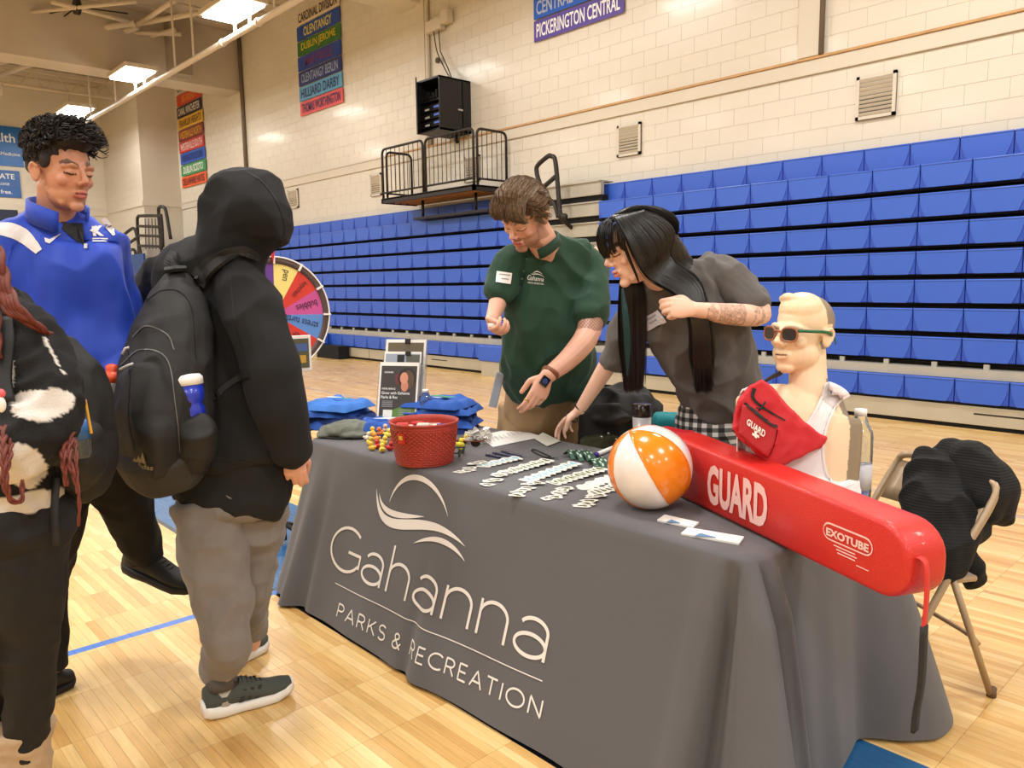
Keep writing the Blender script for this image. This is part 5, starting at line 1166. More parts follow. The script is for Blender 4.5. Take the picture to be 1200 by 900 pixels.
sh = [chain([(Q(778, 330, 2.93), .075, .065), (Q(796, 350, 2.97), .165, .10), (Q(815, 385, 3.01), .172, .125), (Q(838, 430, 3.08), .165, .13), (Q(842, 460, 3.12), .148, .125), (Q(840, 476, 3.15), .128, .115)], RT, 30, 4, .3),
      arm((795, 345, 2.97, .085), (832, 322, 2.95, .074), (862, 338, 2.92, .066), (886, 358, 2.88, .056)), arm((788, 348, 2.98, .075), (750, 350, 3.03, .060), (733, 385, 3.10, .052), (718, 422, 3.16, .050)), ball(Q(880, 352, 2.9), .062)]
swW = soft('sweatshirt', sh, m_sw, t, .0065, 2, .014, 9, (1.1, 1.1, .8), 12)
garment_ring(Q(717, 424, 3.162), Q(679, 481, 3.30)-Q(726, 400, 3.12), .048, .005, m_sw, t, 'cuff', .048, .02)
def plaid():
    m = mat('plaid_flannel', (40, 40, 42), .9); nt = m.node_tree; b = nt.nodes['Principled BSDF']; tc = nt.nodes.new('ShaderNodeTexCoord'); L = nt.links.new
    vals = []
    for ax_ in ('X', 'Z'):
        w_ = nt.nodes.new('ShaderNodeTexWave'); w_.bands_direction = ax_; w_.inputs['Scale'].default_value = 9 if ax_ == 'X' else 9; L(tc.outputs['Object'], w_.inputs['Vector'])
        g_ = nt.nodes.new('ShaderNodeMath'); g_.operation = 'GREATER_THAN'; g_.inputs[1].default_value = .5; L(w_.outputs['Fac'], g_.inputs[0]); vals.append(g_.outputs[0])
    a = nt.nodes.new('ShaderNodeMath'); a.operation = 'ADD'; L(vals[0], a.inputs[0]); L(vals[1], a.inputs[1]); d = nt.nodes.new('ShaderNodeMath'); d.operation = 'DIVIDE'; d.inputs[1].default_value = 2; L(a.outputs[0], d.inputs[0])
    r = nt.nodes.new('ShaderNodeValToRGB'); r.color_ramp.interpolation = 'CONSTANT'; e = r.color_ramp.elements; e[0].color = (.012, .012, .014, 1); e[1].position = .75; e[1].color = (.62, .62, .60, 1); q = e.new(.3); q.color = (.12, .12, .12, 1)
    L(d.outputs[0], r.inputs[0]); L(r.outputs[0], b.inputs['Base Color']); return m
lg = lambda px, rr: chain([(Q(px, 500, 3.24), rr), (Q(px, 545, 3.27), rr*1.05)], RT, 22, 4, .1)
soft('shorts', [chain([(Q(838, 470, 3.15), .118, .11), (Q(833, 490, 3.17), .135, .12), (Q(832, 515, 3.21), .142, .125)], RT, 28, 4, .2), lg(816, .085), lg(850, .085)], plaid(), t, .007, 2, .006, 9, seed=4)
for px in (820, 850): 
    k = fl(Q(px, 530, 3.28)); soft('legging', [chain([(k+UP*.70, .07), (k+UP*.45, .058), (k+UP*.08, .042)], RT, 18)], m_blk, t, .008, 2); shoe(t, k-TC*.06+RT*.05, k+TC*.08-RT*.17, m_blk, m_white, w_=.045)
for p_, D in (((681, 477), 3.295), ((670, 489), 3.325)): garment_ring(Q(*p_, D), hd_dir+(wt_-Q(712, 428, 3.17)), .030, .0028, m_blk, t, 'hair_tie', .026, .003)
V2, F2 = quad_grid([(754,373),(772,363),(781,377),(760,388)], 8, 6); ntW = stick('name_tag', V2, F2, [swW], mat('tag_lilac', (205, 200, 208), .5), t, .007)
V2, F2 = quad_grid([(756,375.5),(770,367.5),(771,369.2),(757,377.2)], 4, 1); stick('printed_line', V2, F2, [swW], mat('grey_ink', (0,0,0)), ntW, .0085)
V2, F2 = quad_grid([(762,378.5),(771,373.5),(772,375),(763,380)], 4, 1); stick('printed_line', V2, F2, [swW], mat('grey_ink', (0,0,0)), ntW, .0085)
m_bh = mat('black_hair', (8, 7, 8), .34, spec=.5)
hairW = bpy.data.objects.new('hair', None); COL.objects.link(hairW); hairW.parent = t; ORG[hairW.name] = org(t)
C_, A_, s_ = hdW
soft('hair_base', [ball(HW(-.062, -.025, .02), (.026*s_, .070*s_, .085*s_), A_), ball(HW(0, -.022, .055), (.080*s_, .090*s_, .082*s_), A_, 28, 18), ball(HW(0, -.05, .0), (.076*s_, .048*s_, .085*s_), A_), chain([(HW(0, -.08, .02), .075, .06), (Q(790, 305, 2.92), .06, .05), (Q(808, 330, 2.92), .05, .035)], RT)], m_bh, hairW, .006, 3, .002, 30)
mb = MB(); 
for k in range(130):                     # from the crown over the near side, down the back and over the shoulder
    a = rng.uniform(0, 1.0); jx = rng.uniform(0, 1)
    path = [(HW(-.002-.01*jx, .055-.12*a, .140), .004), (HW(-.035, .06-.13*a, .138-.01*a), .006), (HW(-.062, .058-.10*a, .122), .008), (HW(-.098+.02*a, .055-.135*a, .055+.035*a), .008), (HW(-.102+.015*a, .042-.155*a, -.035+.065*a), .008), (Q(762+24*a, 326-24*a, 2.80+.03*a), .010), (Q(795+24*a, 346-14*a, 2.79), .014, .012), (Q(810+20*a, 376, 2.77), .014, .012), (Q(812+22*a, 420, 2.84), .014, .012), (Q(814+20*jx, 452+rng.uniform(-12, 8), 2.89), .010, .008)]
    bundle(mb, path, 16, .0015, 4, 3, .9)
for k in range(95):                     # separate locks lying over the side
    a = k/94+rng.uniform(-.01, .01); j_ = rng.uniform(0, .004); o_ = rng.uniform(-.01, .01)
    P_ = cr([HW(-.004, .055-.12*a, .142), HW(-.036, .06-.13*a, .142-.01*a), HW(-.066, .058-.10*a, .126), HW(-.104-j_+.02*a, .055-.135*a+o_*.3, .055+.035*a), HW(-.109-j_+.015*a, .042-.155*a+o_*.4, -.035+.065*a), Q(762+24*a, 326-24*a, 2.785+.03*a), Q(795+24*a, 346-14*a+300*o_*.5, 2.768), Q(810+20*a, 376, 2.748), Q(812+22*a, 420, 2.815), Q(814+20*a, 450+700*o_, 2.87)], 6)
    mb.tube(P_, [.0032*(1-.7*(i/(len(P_)-1))**3) for i in range(len(P_))], 5, False)
for k in range(34):                     # crown sheet on the far side and back
    a = rng.uniform(-1, 1)
    bundle(mb, [(HW(.03*a, .03, .140), .008), (HW(.05*a, -.03, .143), .010), (HW(.07*a, -.10, .105), .014), (HW(.06*a, -.14, .05), .016), (Q(790+5*a, 300+6*a, 2.9), .02), (Q(808, 330, 2.93), .02)], 22, .0014, 4, 3, .2)
for k in range(46):                     # fringe
    x = rng.uniform(-.085, .07); y = .108*math.sqrt(max(.05, 1-(x/.095)**2))
    bundle(mb, [(HW(x*.25, .0, .142), .006), (HW(x*.7, y*.75, .128), .008), (HW(x, y*1.02, .095), .008), (HW(x*1.02, y*1.08+.004, .050), .006), (HW(x*1.02, y*1.05, .018+rng.uniform(-.008, .01)), .003)], 14, .0011, 4, 3, .15)
for k in range(16):                     # strands at the cheek
    bundle(mb, [(HW(-.085, .06, .09), .006), (HW(-.09, .068, .04), .006), (HW(-.082, .06, -.02), .005), (HW(-.075, .05, -.07-rng.uniform(0, .03)), .003)], 10, .001, 4, 3, .2)
mb.build('hair_back', m_bh, hairW, True)
mb = MB()
for k in range(70):                     # long fall in front of the far shoulder
    a = rng.uniform(0, 1); bundle(mb, [(HW(.05, .02, .02), .012), (Q(728+a*24, 335, 2.90), .010), (Q(727+a*28, 372, 2.93), .012), (Q(729+a*25, 415, 2.96), .012), (Q(733+a*20, 452+rng.uniform(-14, 8), 2.98), .008)], 22, .0013, 4, 3, .9)
mb.build('hair_front', m_bh, hairW)
mb = MB()
for k in range(5): bundle(mb, [(Q(729, 338, 2.87), .004), (Q(731+k*1.0, 372, 2.87), .005), (Q(733+k, 408, 2.90), .004), (Q(735, 440, 2.93), .002)], 16, .0012, 4, 3, .2)
mb.build('teal_streak', mat('teal_hair', (20, 66, 70), .4), hairW)
# ------------------------------------------------------------------ 3. tall boy in the blue pullover
base = fl(Q(60, 700, 2.62)); t = thing('person', base, 'tall boy with dark curly hair in a royal blue quarter-zip pullover', 'person')
SKB = (196, 140, 112)
Sh, hdB, HB = head(Q(73, 207, 2.50), RT*.86+TC*.42-UP*.14, UP*.98, 1.0, .98)
S = list(Sh)+[chain([(HB(0, -.03, -.03), .055), (Q(66, 247, 2.55), .057), (Q(66, 275, 2.58), .062)], RT)]
S += [chain([(Q(66, 285, 2.6), .14, .08), (Q(68, 340, 2.6), .15, .095), (Q(76, 430, 2.62), .135, .095), (Q(84, 500, 2.62), .14, .10)], RT)]
wr_ = Q(128, 448, 2.55)
S += [arm((66, 285, 2.6, .06), (122, 290, 2.66, .05), (140, 370, 2.72, .045), (128, 448, 2.55, .03))]+hand(wr_, -RT*.5-UP*.5-TC*.2, -RT*.4+TC*.2, 1, 1., (.4, .45, .5, .5), .3)
wq_ = Q(10, 470, 2.42)
S += [arm((66, 285, 2.6, .06), (8, 290, 2.55, .05), (-12, 380, 2.5, .045), (10, 470, 2.42, .03))]+hand(wq_, RT*.3-UP*.7+TC*.2, RT*.4, -1, 1., (.4, .45, .5, .5), .3)
g1 = FZ(62, 812, 0); an = Q(172, 652, 3.04)
S += [chain([(Q(100, 515, 2.64), .08), (Q(128, 560, 2.8), .07), (Q(155, 605, 2.95), .055), (an, .036)], RT, 14), chain([(Q(64, 515, 2.6), .08), (Q(58, 620, 2.62), .07), (fl(g1)+UP*.4, .05), (fl(g1)+UP*.09, .036)], RT, 14)]
bodyB = skin(t, S, hdB, SKB, (190, 110, 98), (44, 32, 26), None, None, .0036)
m_bl = mat('royal_blue_fleece', (22, 64, 186), .62, nz=(2, .05), bump=(300, .1), sheen=.1)
jk = [chain([(Q(66, 262, 2.57), .085, .07), (Q(64, 284, 2.59), .20, .105), (Q(66, 330, 2.6), .222, .135), (Q(74, 400, 2.62), .222, .145), (Q(80, 460, 2.62), .215, .145), (Q(82, 492, 2.62), .205, .14)], RT, 32, 4, .2),
      arm((66, 285, 2.6, .08), (112, 288, 2.64, .082), (132, 335, 2.70, .07), (140, 385, 2.70, .062), (132, 440, 2.57, .05)), arm((60, 285, 2.58, .08), (14, 290, 2.54, .078), (-8, 350, 2.5, .07), (-6, 410, 2.46, .06), (8, 462, 2.42, .05))]
jkB = soft('pullover', jk, m_bl, t, .0075, 3, .019, 6.5, (1.2, 1.2, .6), 21)
open_collar(Q(69, 250, 2.55)+TC*.01, UP*.93+RT*.22+TC*.18, RT*.86+TC*.42, .085, .068, .008, 32, m_bl, t)
def st(name, P, on, m, par, off=.004, sub=3):
    """outline polygon in image points, triangulated as a fan about its centre"""
    P = cr(np.array([list(p)+[0] for p in P+[P[0]]], float), sub)[:-1, :2] if sub > 1 else np.array(P, float); n = len(P); c = P.mean(0); V2 = [tuple(c)]+[tuple(c+(p-c)*.5) for p in P]+[tuple(p) for p in P]
    F2 = [(0, 1+i, 1+(i+1) % n) for i in range(n)]+[(1+i, 1+n+i, 1+n+(i+1) % n, 1+(i+1) % n) for i in range(n)]
    return stick(name, V2, F2, on, m, par, off)
m_wf = mat('white_fabric', (226, 222, 224), .7)
st('undershirt', [(66,256),(80,262),(97,262),(99,288),(88,282),(72,268)], [jkB], m_blk, t, .003, 1)
def strip(name, P, wd, on, m, par, off=.003, sub=6):
    P = cr(np.array([list(p)+[0] for p in P], float), sub)[:, :2]; T_ = np.gradient(P, axis=0); T_ /= np.linalg.norm(T_, axis=1)[:, None]; N_ = np.stack([-T_[:, 1], T_[:, 0]], 1); k = len(P); w_ = np.interp(np.linspace(0, 1, k), np.linspace(0, 1, len(wd)), wd) if hasattr(wd, '__len__') else [wd]*k
    V2 = []
    for p, n_, q in zip(P, N_, w_): V2 += [p+n_*q/2, p, p-n_*q/2]
    return stick(name, V2, [(3*i+j, 3*i+j+1, 3*i+4+j, 3*i+3+j) for i in range(k-1) for j in (0, 1)], on, m, par, off)
strip('white_yoke', [(-8,268),(12,270),(28,277),(40,288),(46,295)], [12, 17, 17, 12, 8], [jkB], m_wf, jkB)
strip('white_yoke', [(121,256),(128,266),(133,276)], [5, 9, 3], [jkB], m_wf, jkB)
st('printed_swoosh', [(52,279),(55,283),(72,273),(58,286),(53,284)], [jkB], m_wf, jkB, .004, 1)
V2, F2 = text_px('K', [(107,266),(121,265),(122,277),(109,277)], .06); stick('chest_letter', V2, F2, [jkB], m_wf, jkB, .004)
st('chest_mark', [(105,271),(112,265),(116,270),(110,273)], [jkB], m_wf, jkB, .0045, 1)
strip('chest_print', [(108,280),(117,280),(126,280)], 1.6, [jkB], m_wf, jkB, .004, 3); strip('chest_print', [(109,283.5),(117,283.5),(125,283.5)], 1.2, [jkB], m_wf, jkB, .004, 3)
strip('zip', [(97,262),(98,275),(100,290)], 1.6, [jkB], mat('zip_navy', (14, 30, 90), .5), jkB); st('zip_pull', [(99,287),(103,287),(103,292),(99,292)], [jkB], mat('pale_metal', (0,0,0)), jkB, .006, 1)
m_bp = mat('black_joggers', (16, 16, 18), .88, nz=(6, .1))
soft('trousers', [chain([(Q(84, 488, 2.62), .19, .135), (Q(88, 520, 2.63), .19, .13)], RT, 26, 4, .2), chain([(Q(106, 515, 2.64), .12, .12), (Q(132, 556, 2.78), .105), (Q(152, 600, 2.92), .082), (Q(168, 645, 3.03), .062), (Q(172, 657, 3.04), .056)], RT, 22, 4, .1), chain([(Q(66, 515, 2.6), .12), (Q(60, 610, 2.62), .10), (fl(g1)+UP*.42, .075), (fl(g1)+UP*.1, .055)], RT, 22, 4, .1)], m_bp, t, .008, 3, .009, 9, (1, 1, .6), 31)
m_bs = mat('black_trainer', (20, 19, 20), .6)
hl = Q(148, 668, 3.10); te = Q(231, 699, 3.0)
shoe(t, hl, te, m_bs, m_bs, w_=.055, up=UP+RT*.4+TC*.2, hgt=1.0, sole_h=.035); shoe(t, FZ(45, 822, 0), FZ(84, 800, 0), m_bs, m_bs, w_=.05)
m_ch = mat('dark_curly_hair', (30, 22, 18), .68, nz=(50, .4))
hairB = bpy.data.objects.new('hair', None); COL.objects.link(hairB); hairB.parent = t; ORG[hairB.name] = org(t)
C_, A_, s_ = hdB
soft('hair_base', [ball(HB(0, -.026, .072), (.080*s_, .097*s_, .084*s_), A_, 26, 16), ball(HB(0, .036, .118), (.066*s_, .062*s_, .038*s_), A_), ball(HB(0, -.07, .03), (.068*s_, .045*s_, .055*s_), A_)]+[ball(HB(.068*q, .012, .05), (.012*s_, .022*s_, .026*s_), A_) for q in (-1, 1)], m_ch, hairB, .005, 2, .004, 26, seed=2)
mb = MB()
for k in range(1500):
    th = rng.uniform(0, 2*PI); zz = rng.uniform(-.3, 1); rr = math.sqrt(1-max(zz, 0)**2) if zz > 0 else 1
    d = np.array([rr*math.cos(th), rr*math.sin(th), zz]); 
    if d[1] > .55 and zz < .36: continue
    if d[1] > .22 and zz < .05: continue
    b0 = np.array([d[0]*.080, -.02+d[1]*.100, .072+d[2]*.088]); L_ = .020+.014*max(0, zz)+(.016 if d[1] > .4 else 0)
    if zz < .1: L_ *= .45
    a1, a2 = rng.uniform(0, 6), rng.uniform(.8, 1.6); e1_ = np.cross(d, [.3, .5, .8]); e1_ /= np.linalg.norm(e1_); e2_ = np.cross(d, e1_); P = []
    sweep = np.array([0, .7 if d[1] > 0 else 0, -.15])
    for i in range(8):
        q = i/7; v = b0+(d+sweep*q*.8)*L_*q*1.2+(e1_*math.cos(a1+q*5*a2)+e2_*math.sin(a1+q*5*a2))*.009*q**.5; P.append(HB(*v))
    mb.tube(P, [.0029*(1-.5*(i/7)**2) for i in range(8)], 3, False)
mb.build('curls', m_ch, hairB)
# ------------------------------------------------------------------ 4. hooded boy with the backpack, seen from behind
base = fl(Q(280, 700, 2.66)); t = thing('person', base, 'boy in a black hoodie with the hood up and grey sweatpants, seen from behind', 'person')
fH = RT*.80-TC*.45-UP*.38
Sh, hdH, HH = head(Q(287, 250, 2.62), fH, UP*.94, 1.05)
S = list(Sh)+[chain([(HH(0, -.03, -.03), .06), (Q(272, 290, 2.65), .065), (Q(262, 315, 2.68), .08)], RT)]
S += [chain([(Q(258, 330, 2.68), .14, .10), (Q(262, 400, 2.68), .16, .12), (Q(275, 500, 2.68), .15, .12), (Q(272, 575, 2.66), .15, .12)], RT)]
wh = Q(342, 532, 2.58)
S += [arm((262, 325, 2.66, .06), (286, 338, 2.56, .055), (316, 430, 2.50, .05), (342, 532, 2.58, .032))]+hand(wh, Q(347, 556, 2.60)-wh, (-TC*.9-RT*.3), 1, 1.0, (.45, .5, .6, .7), .5, .02, .078)
wh2 = Q(190, 440, 2.95)
S += [arm((262, 325, 2.7, .06), (196, 335, 2.82, .05), (165, 385, 2.95, .045), (205, 440, 2.95, .03))]
hA = FZ(262, 836, 0)+UP*.08; hB_ = FZ(296, 776, 0)+UP*.08
S += [chain([(Q(255, 590, 2.64), .09), (Q(262, 690, 2.62), .065), (hA, .036)], RT, 14), chain([(Q(292, 590, 2.7), .09), (Q(288, 680, 2.78), .06), (hB_, .036)], RT, 14)]
skin(t, S, hdH, (220, 168, 150), (190, 110, 98), (60, 45, 36), None, None, .0045)
m_ho = mat('black_fleece', (17, 18, 20), .92, nz=(3, .12), bump=(600, .25))
hd_ = [chain([(Q(268, 300, 2.66), .10, .09), (Q(252, 326, 2.67), .18, .135), (Q(254, 380, 2.67), .19, .165), (Q(268, 450, 2.68), .20, .175), (Q(282, 520, 2.67), .205, .17), (Q(288, 545, 2.66), .198, .165)], RT, 34, 4, .2),
       arm((262, 325, 2.66, .09), (283, 334, 2.57, .086), (301, 385, 2.51, .082), (315, 430, 2.49, .080), (328, 475, 2.51, .072), (338, 515, 2.55, .060), (341, 530, 2.57, .054)), arm((262, 325, 2.7, .09), (198, 332, 2.82, .09), (160, 372, 2.95, .075), (190, 425, 2.96, .06)),
       chain([(Q(288, 252, 2.62), .138, .135), (Q(276, 292, 2.63), .115, .11), (Q(268, 318, 2.65), .13, .11)], RT, 30, 4, .5), chain([(Q(286, 232, 2.62), .118, .12), (Q(293, 258, 2.61), .140, .135)], RT, 26, 4, .8),
       chain([(Q(250, 292, 2.64), .06, .05), (Q(240, 312, 2.68), .075, .05)], RT)]
hoodie = soft('hoodie', hd_, m_ho, t, .0075, 3, .017, 6, (1, 1, .7), 41)
garment_ring(Q(341, 524, 2.562), Q(342, 532, 2.58)-Q(328, 475, 2.51), .062, .006, m_ho, t, 'cuff', .060, .022)
strip('hood_seam', [(288,201),(308,214),(326,240),(334,268),(328,292)], 1.2, [hoodie], m_blk, hoodie, .002); strip('shoulder_seam', [(270,322),(272,345),(276,380),(284,410)], 1.0, [hoodie], m_blk, hoodie, .002); strip('hem_seam', [(252,535),(290,543),(330,548),(352,545)], 1.2, [hoodie], m_blk, hoodie, .002)
soft('undershirt', [chain([(Q(283, 530, 2.67), .19, .155), (Q(272, 575, 2.66), .188, .155), (Q(266, 596, 2.65), .180, .15)], RT, 28, 4, .15)], mat('black_jersey', (13, 13, 14), .85), t, .008, 3, .007, 8, seed=6)
m_gp = mat('grey_marl_fleece', (118, 112, 108), .92, nz=(30, .06), bump=(500, .25), sheen=.15)
soft('sweatpants', [chain([(Q(272, 560, 2.66), .165, .14), (Q(272, 596, 2.66), .175, .145)], RT, 26, 4, .2),
     chain([(Q(248, 592, 2.62), .118, .115), (Q(252, 650, 2.61), .105, .1), (Q(262, 705, 2.60), .088, .085), (Q(267, 755, 2.60), .070, .070), (hA+UP*.10, .060), (hA+UP*.055, .052)], RT, 26, 4, .1),
     chain([(Q(298, 592, 2.70), .112, .12), (Q(292, 650, 2.76), .095, .1), (Q(286, 700, 2.80), .078), (hB_+UP*.06, .055)], RT, 24, 4, .1)], m_gp, t, .0075, 3, .011, 8, (1, 1, 1.1), 51)
garment_ring(hA+UP*.05, UP, .048, .005, mat('dark_grey_rib', (84, 80, 78), .9), t, 'cuff', .052, .03)
MB().lathe([(.042, -.045), (.042, .04)], hA, 16).build('sock', mat('pale_sock', (176, 172, 166), .9), t, True)
m_tr = mat('grey_green_knit', (66, 70, 64), .8, bump=(900, .3)); m_ws = mat('white_foam_sole', (222, 218, 212), .6)
shoe(t, FZ(238, 843, 0), FZ(343, 811, 0), m_tr, m_ws, w_=.056, stripes=mat('black_stripe', (32, 34, 32), .7), sole_h=.042, lace=mat('dark_lace', (40, 42, 40), .8))
shoe(t, FZ(268, 783, 0), FZ(311, 758, 0)+RT*.0, m_tr, m_ws, w_=.052, sole_h=.042)
# his backpack
t = thing('backpack', Q(200, 568, 2.46), 'black sports backpack with side bottles worn by the hooded boy', 'backpack')
m_pk = mat('black_polyester', (16, 15, 15), .68, nz=(8, .15), bump=(350, .25)); m_pk2 = mat('charcoal_ripstop', (40, 38, 35), .75)
bt = -RT*.62+TC*.78; bs = RT*.78+TC*.62
pkS = [chain([(Q(208, 330, 2.52), .05, .04), (Q(205, 365, 2.49), .115, .085), (Q(196, 430, 2.44), .150, .115), (Q(190, 500, 2.42), .160, .125), (Q(196, 548, 2.44), .135, .105)], bs, 30, 4, .5, 2.5),
       chain([(Q(172, 440, 2.36), .095, .055), (Q(172, 500, 2.33), .115, .065), (Q(180, 545, 2.36), .105, .055)], bs, 24, 4, .5, 2.8), chain([(Q(186, 385, 2.42), .085, .05), (Q(180, 430, 2.40), .10, .05)], bs, 22, 4, .5, 2.6)]
pack = soft('bag_body', pkS, m_pk, t, .006, 2, .006, 8, seed=8)
soft('side_pocket', [chain([(Q(224, 497, 2.345), .056, .045), (Q(230, 515, 2.35), .064, .055), (Q(218, 545, 2.40), .05, .05)], RT, 22, 4, .4)], m_pk, t, .006, 2, .006, 12, seed=9)
soft('base_panel', [chain([(Q(188, 530, 2.41), .145, .13), (Q(196, 558, 2.44), .125, .105)], bs, 26, 4, .4, 2.4)], m_pk2, t, .007, 2, .003, 9, seed=2)
m_zip = mat('zip_grey', (96, 94, 92), .4, metal=.4)
strip('zip', [(142,428),(165,410),(195,420),(205,470),(210,530)], 1.3, [pack], m_zip, pack, .003); strip('zip', [(156,395),(172,382),(196,392),(204,410)], 1.3, [pack], m_zip, pack, .003)
strip('zip', [(171,352),(190,340),(212,342),(226,365),(230,420)], 1.6, [pack], m_blk, pack, .003); strip('zip', [(150,410),(152,440),(150,490),(158,530)], 1.0, [pack], m_blk, pack, .003)
for P in ([(143,415),(147,408),(151,407)], [(140,433),(150,428),(156,426)]): MB().tube([Q(x, y, 2.30+.0*i) for i, (x, y) in enumerate(P)], .004, 6).build('zip_pull', mat('pale_metal', (0,0,0)), pack, True)
m_lg = mat('khaki_print', (128, 116, 84), .7)
for k, (x0, h) in enumerate(((157, 5), (161.5, 9), (166, 14))):
    y = 541+k*.9; st('brand_bar', [(x0-.5, y-h*.35), (x0+2.6-.5, y-h), (x0+6.2, y), (x0+3.2, y)], [pack], m_lg, pack, .004, 1)
V2, F2 = text_px('adidas', [(156,541),(181,545),(180,551),(156,547)], .02); stick('lettering', V2, F2, [pack], m_lg, pack, .004)
def thick_strap(name, P, wv, wd, th, m, par): return band(name, cr([Q(*p) for p in P], 5), wv, wd, th, m, par)
for nm_, P_, wd_ in (('shoulder_strap', [(234,334),(242,320),(256,307),(272,298),(288,295),(300,302)], [22,22,21,18,15,10]), ('shoulder_strap', [(207,322),(206,312),(209,300)], [19,16,9])):
    o_ = strip(nm_, P_, wd_, [hoodie, pack], m_pk, t, .012); md_ = o_.modifiers.new('s', 'SOLIDIFY'); md_.thickness = .012
strip('lower_strap', [(250,470),(262,456),(276,446),(292,438)], 7, [hoodie, pack], m_pk, t, .008)
c0 = Q(222, 474, 2.36); m_bb = mat('blue_squeeze', (28, 50, 176), .3, coat=.3)
ax_ = UP*.98-RT*.06
t = thing('sports_bottle', c0-UP*.02, 'blue squeeze bottle with white lid in the backpacks right side pocket', 'bottle')
MB().lathe([(.044,-.07),(.045,-.01),(.041,.0),(.041,.008),(.046,.018),(.046,.062)], c0+RT*.0, 24, axis=ax_).build('bottle_body', m_bb, t, True)
MB().lathe([(.048,.062),(.048,.082),(.040,.092),(.018,.096),(.014,.108),(.017,.112),(.017,.122),(.008,.124)], c0, 24, axis=ax_).build('lid', m_white, t, True)
c0 = Q(131, 472, 2.46); t = thing('sports_bottle', c0, 'grey squeeze bottle with orange lid in the backpacks left side pocket', 'bottle')
ax2 = UP*.97+RT*.08
MB().lathe([(.026,-.02),(.032,.02),(.036,.06),(.036,.07)], c0, 20, axis=ax2).build('bottle_body', mat('grey_squeeze', (176, 172, 168), .4), t, True)
MB().lathe([(.038,.07),(.038,.095),(.020,.10),(.017,.105),(.019,.118),(.008,.124)], c0, 20, axis=ax2).build('lid', mat('orange_lid', (226, 84, 40), .4), t, True)
# ------------------------------------------------------------------ 5. girl with red-brown braids at the left edge
base = fl(Q(25, 760, 2.0)); t = thing('person', base, 'girl with long rust red braids in a fluffy black and white cardigan', 'person')
Sh, hdG, HG = head(Q(-52, 262, 1.95), -RT*.5-TC*.8-UP*.1, UP, .95)
S = list(Sh)+[chain([(HG(0, -.02, -.03), .05), (Q(-45, 320, 1.98), .052), (Q(-38, 350, 2.0), .06)], RT), chain([(Q(-35, 372, 2.0), .12, .075), (Q(-10, 470, 2.02), .13, .09), (Q(5, 590, 2.05), .14, .10)], RT)]
wg = Q(-28, 535, 1.80)
S += [arm((-30, 375, 2.0, .05), (28, 398, 1.94, .048), (52, 495, 1.88, .042), (5, 515, 1.80, .036), (-28, 535, 1.80, .026))]+hand(wg, -RT, UP*.2+TC*.3, 1, .9, (.5, .6, .6, .7))
gb1 = FZ(34, 945, 0); gb2 = FZ(-18, 930, 0)
S += [chain([(Q(28, 610, 2.05), .085), (Q(32, 745, 2.12), .055), (gb1+UP*.09, .038)], RT, 14), chain([(Q(-15, 610, 2.05), .085), (Q(-18, 740, 2.1), .06), (gb2+UP*.09, .038)], RT, 14)]
skin(t, S, hdG, (120, 78, 58), (120, 60, 60), (20, 14, 12), None, None, .005)
def cardi(V):
    col = np.tile(np.array(lin((12, 11, 12))+(1,)), (len(V), 1)); w_ = np.array(lin((206, 200, 192)))
    # woven-in light patches, placed on the garment
    cam_ = (V-CAMP)@R; px = 600+F_PX*cam_[:, 0]/cam_[:, 2]; py = 450+F_PX*cam_[:, 1]/cam_[:, 2]; nz_ = np.array([noise.noise(Vector(v*26)) for v in V])*5
    for (cx, cy, rx, ry, an) in ((50,474,38,19,-.12), (22,545,34,25,.35), (30,590,70,12,-.2), (30,655,34,9,-.1), (12,436,5,18,0)):
        a_, b_ = (px-cx)*math.cos(an)+(py-cy)*math.sin(an), -(px-cx)*math.sin(an)+(py-cy)*math.cos(an); m_ = (a_/rx)**2+(b_/ry)**2 < 1+nz_*.06; col[m_, :3] = w_
    for (x0, y0, x1, y1) in ((50,392,74,438),):
        d = np.array([x1-x0, y1-y0]); L_ = np.hypot(*d); q = ((px-x0)*d[0]+(py-y0)*d[1])/L_**2; e = abs((px-x0)*d[1]-(py-y0)*d[0])/L_; m_ = (q > 0) & (q < 1) & (e < 1.4); col[m_, :3] = w_
    return col
m_cd = mat('fluffy_knit', (22, 21, 22), .95, attr=True, bump=(260, .8))
card = soft('cardigan', [chain([(Q(-36, 358, 2.0), .085, .07), (Q(-30, 378, 2.0), .17, .10), (Q(-18, 460, 2.02), .17, .12), (Q(0, 560, 2.04), .16, .125), (Q(2, 618, 2.05), .158, .125)], RT, 30, 4, .2), arm((-30, 375, 2.0, .08), (22, 396, 1.94, .084), (46, 440, 1.90, .082), (52, 485, 1.86, .078), (22, 520, 1.80, .075), (-10, 535, 1.78, .065))], m_cd, t, .007, 3, .008, 14, (1, 1, 1), 61, cardi)
m_lg_ = mat('black_leggings', (17, 16, 17), .85, nz=(20, .1), bump=(500, .2))
soft('leggings', [chain([(Q(8, 600, 2.05), .165, .125), (Q(10, 625, 2.05), .17, .13)], RT), chain([(Q(32, 615, 2.05), .105), (Q(34, 690, 2.08), .088), (Q(35, 745, 2.12), .070), (Q(35, 800, 2.16), .062), (gb1+UP*.13, .050)], RT, 22, 4, .1), chain([(Q(-14, 615, 2.05), .105), (Q(-16, 745, 2.1), .07), (gb2+UP*.13, .05)], RT, 22, 4, .1)], m_lg_, t, .007, 3, .005, 10, (1, 1, 1), 71)
m_bt = mat('tan_suede', (172, 148, 118), .95, bump=(200, .3), sheen=.2)
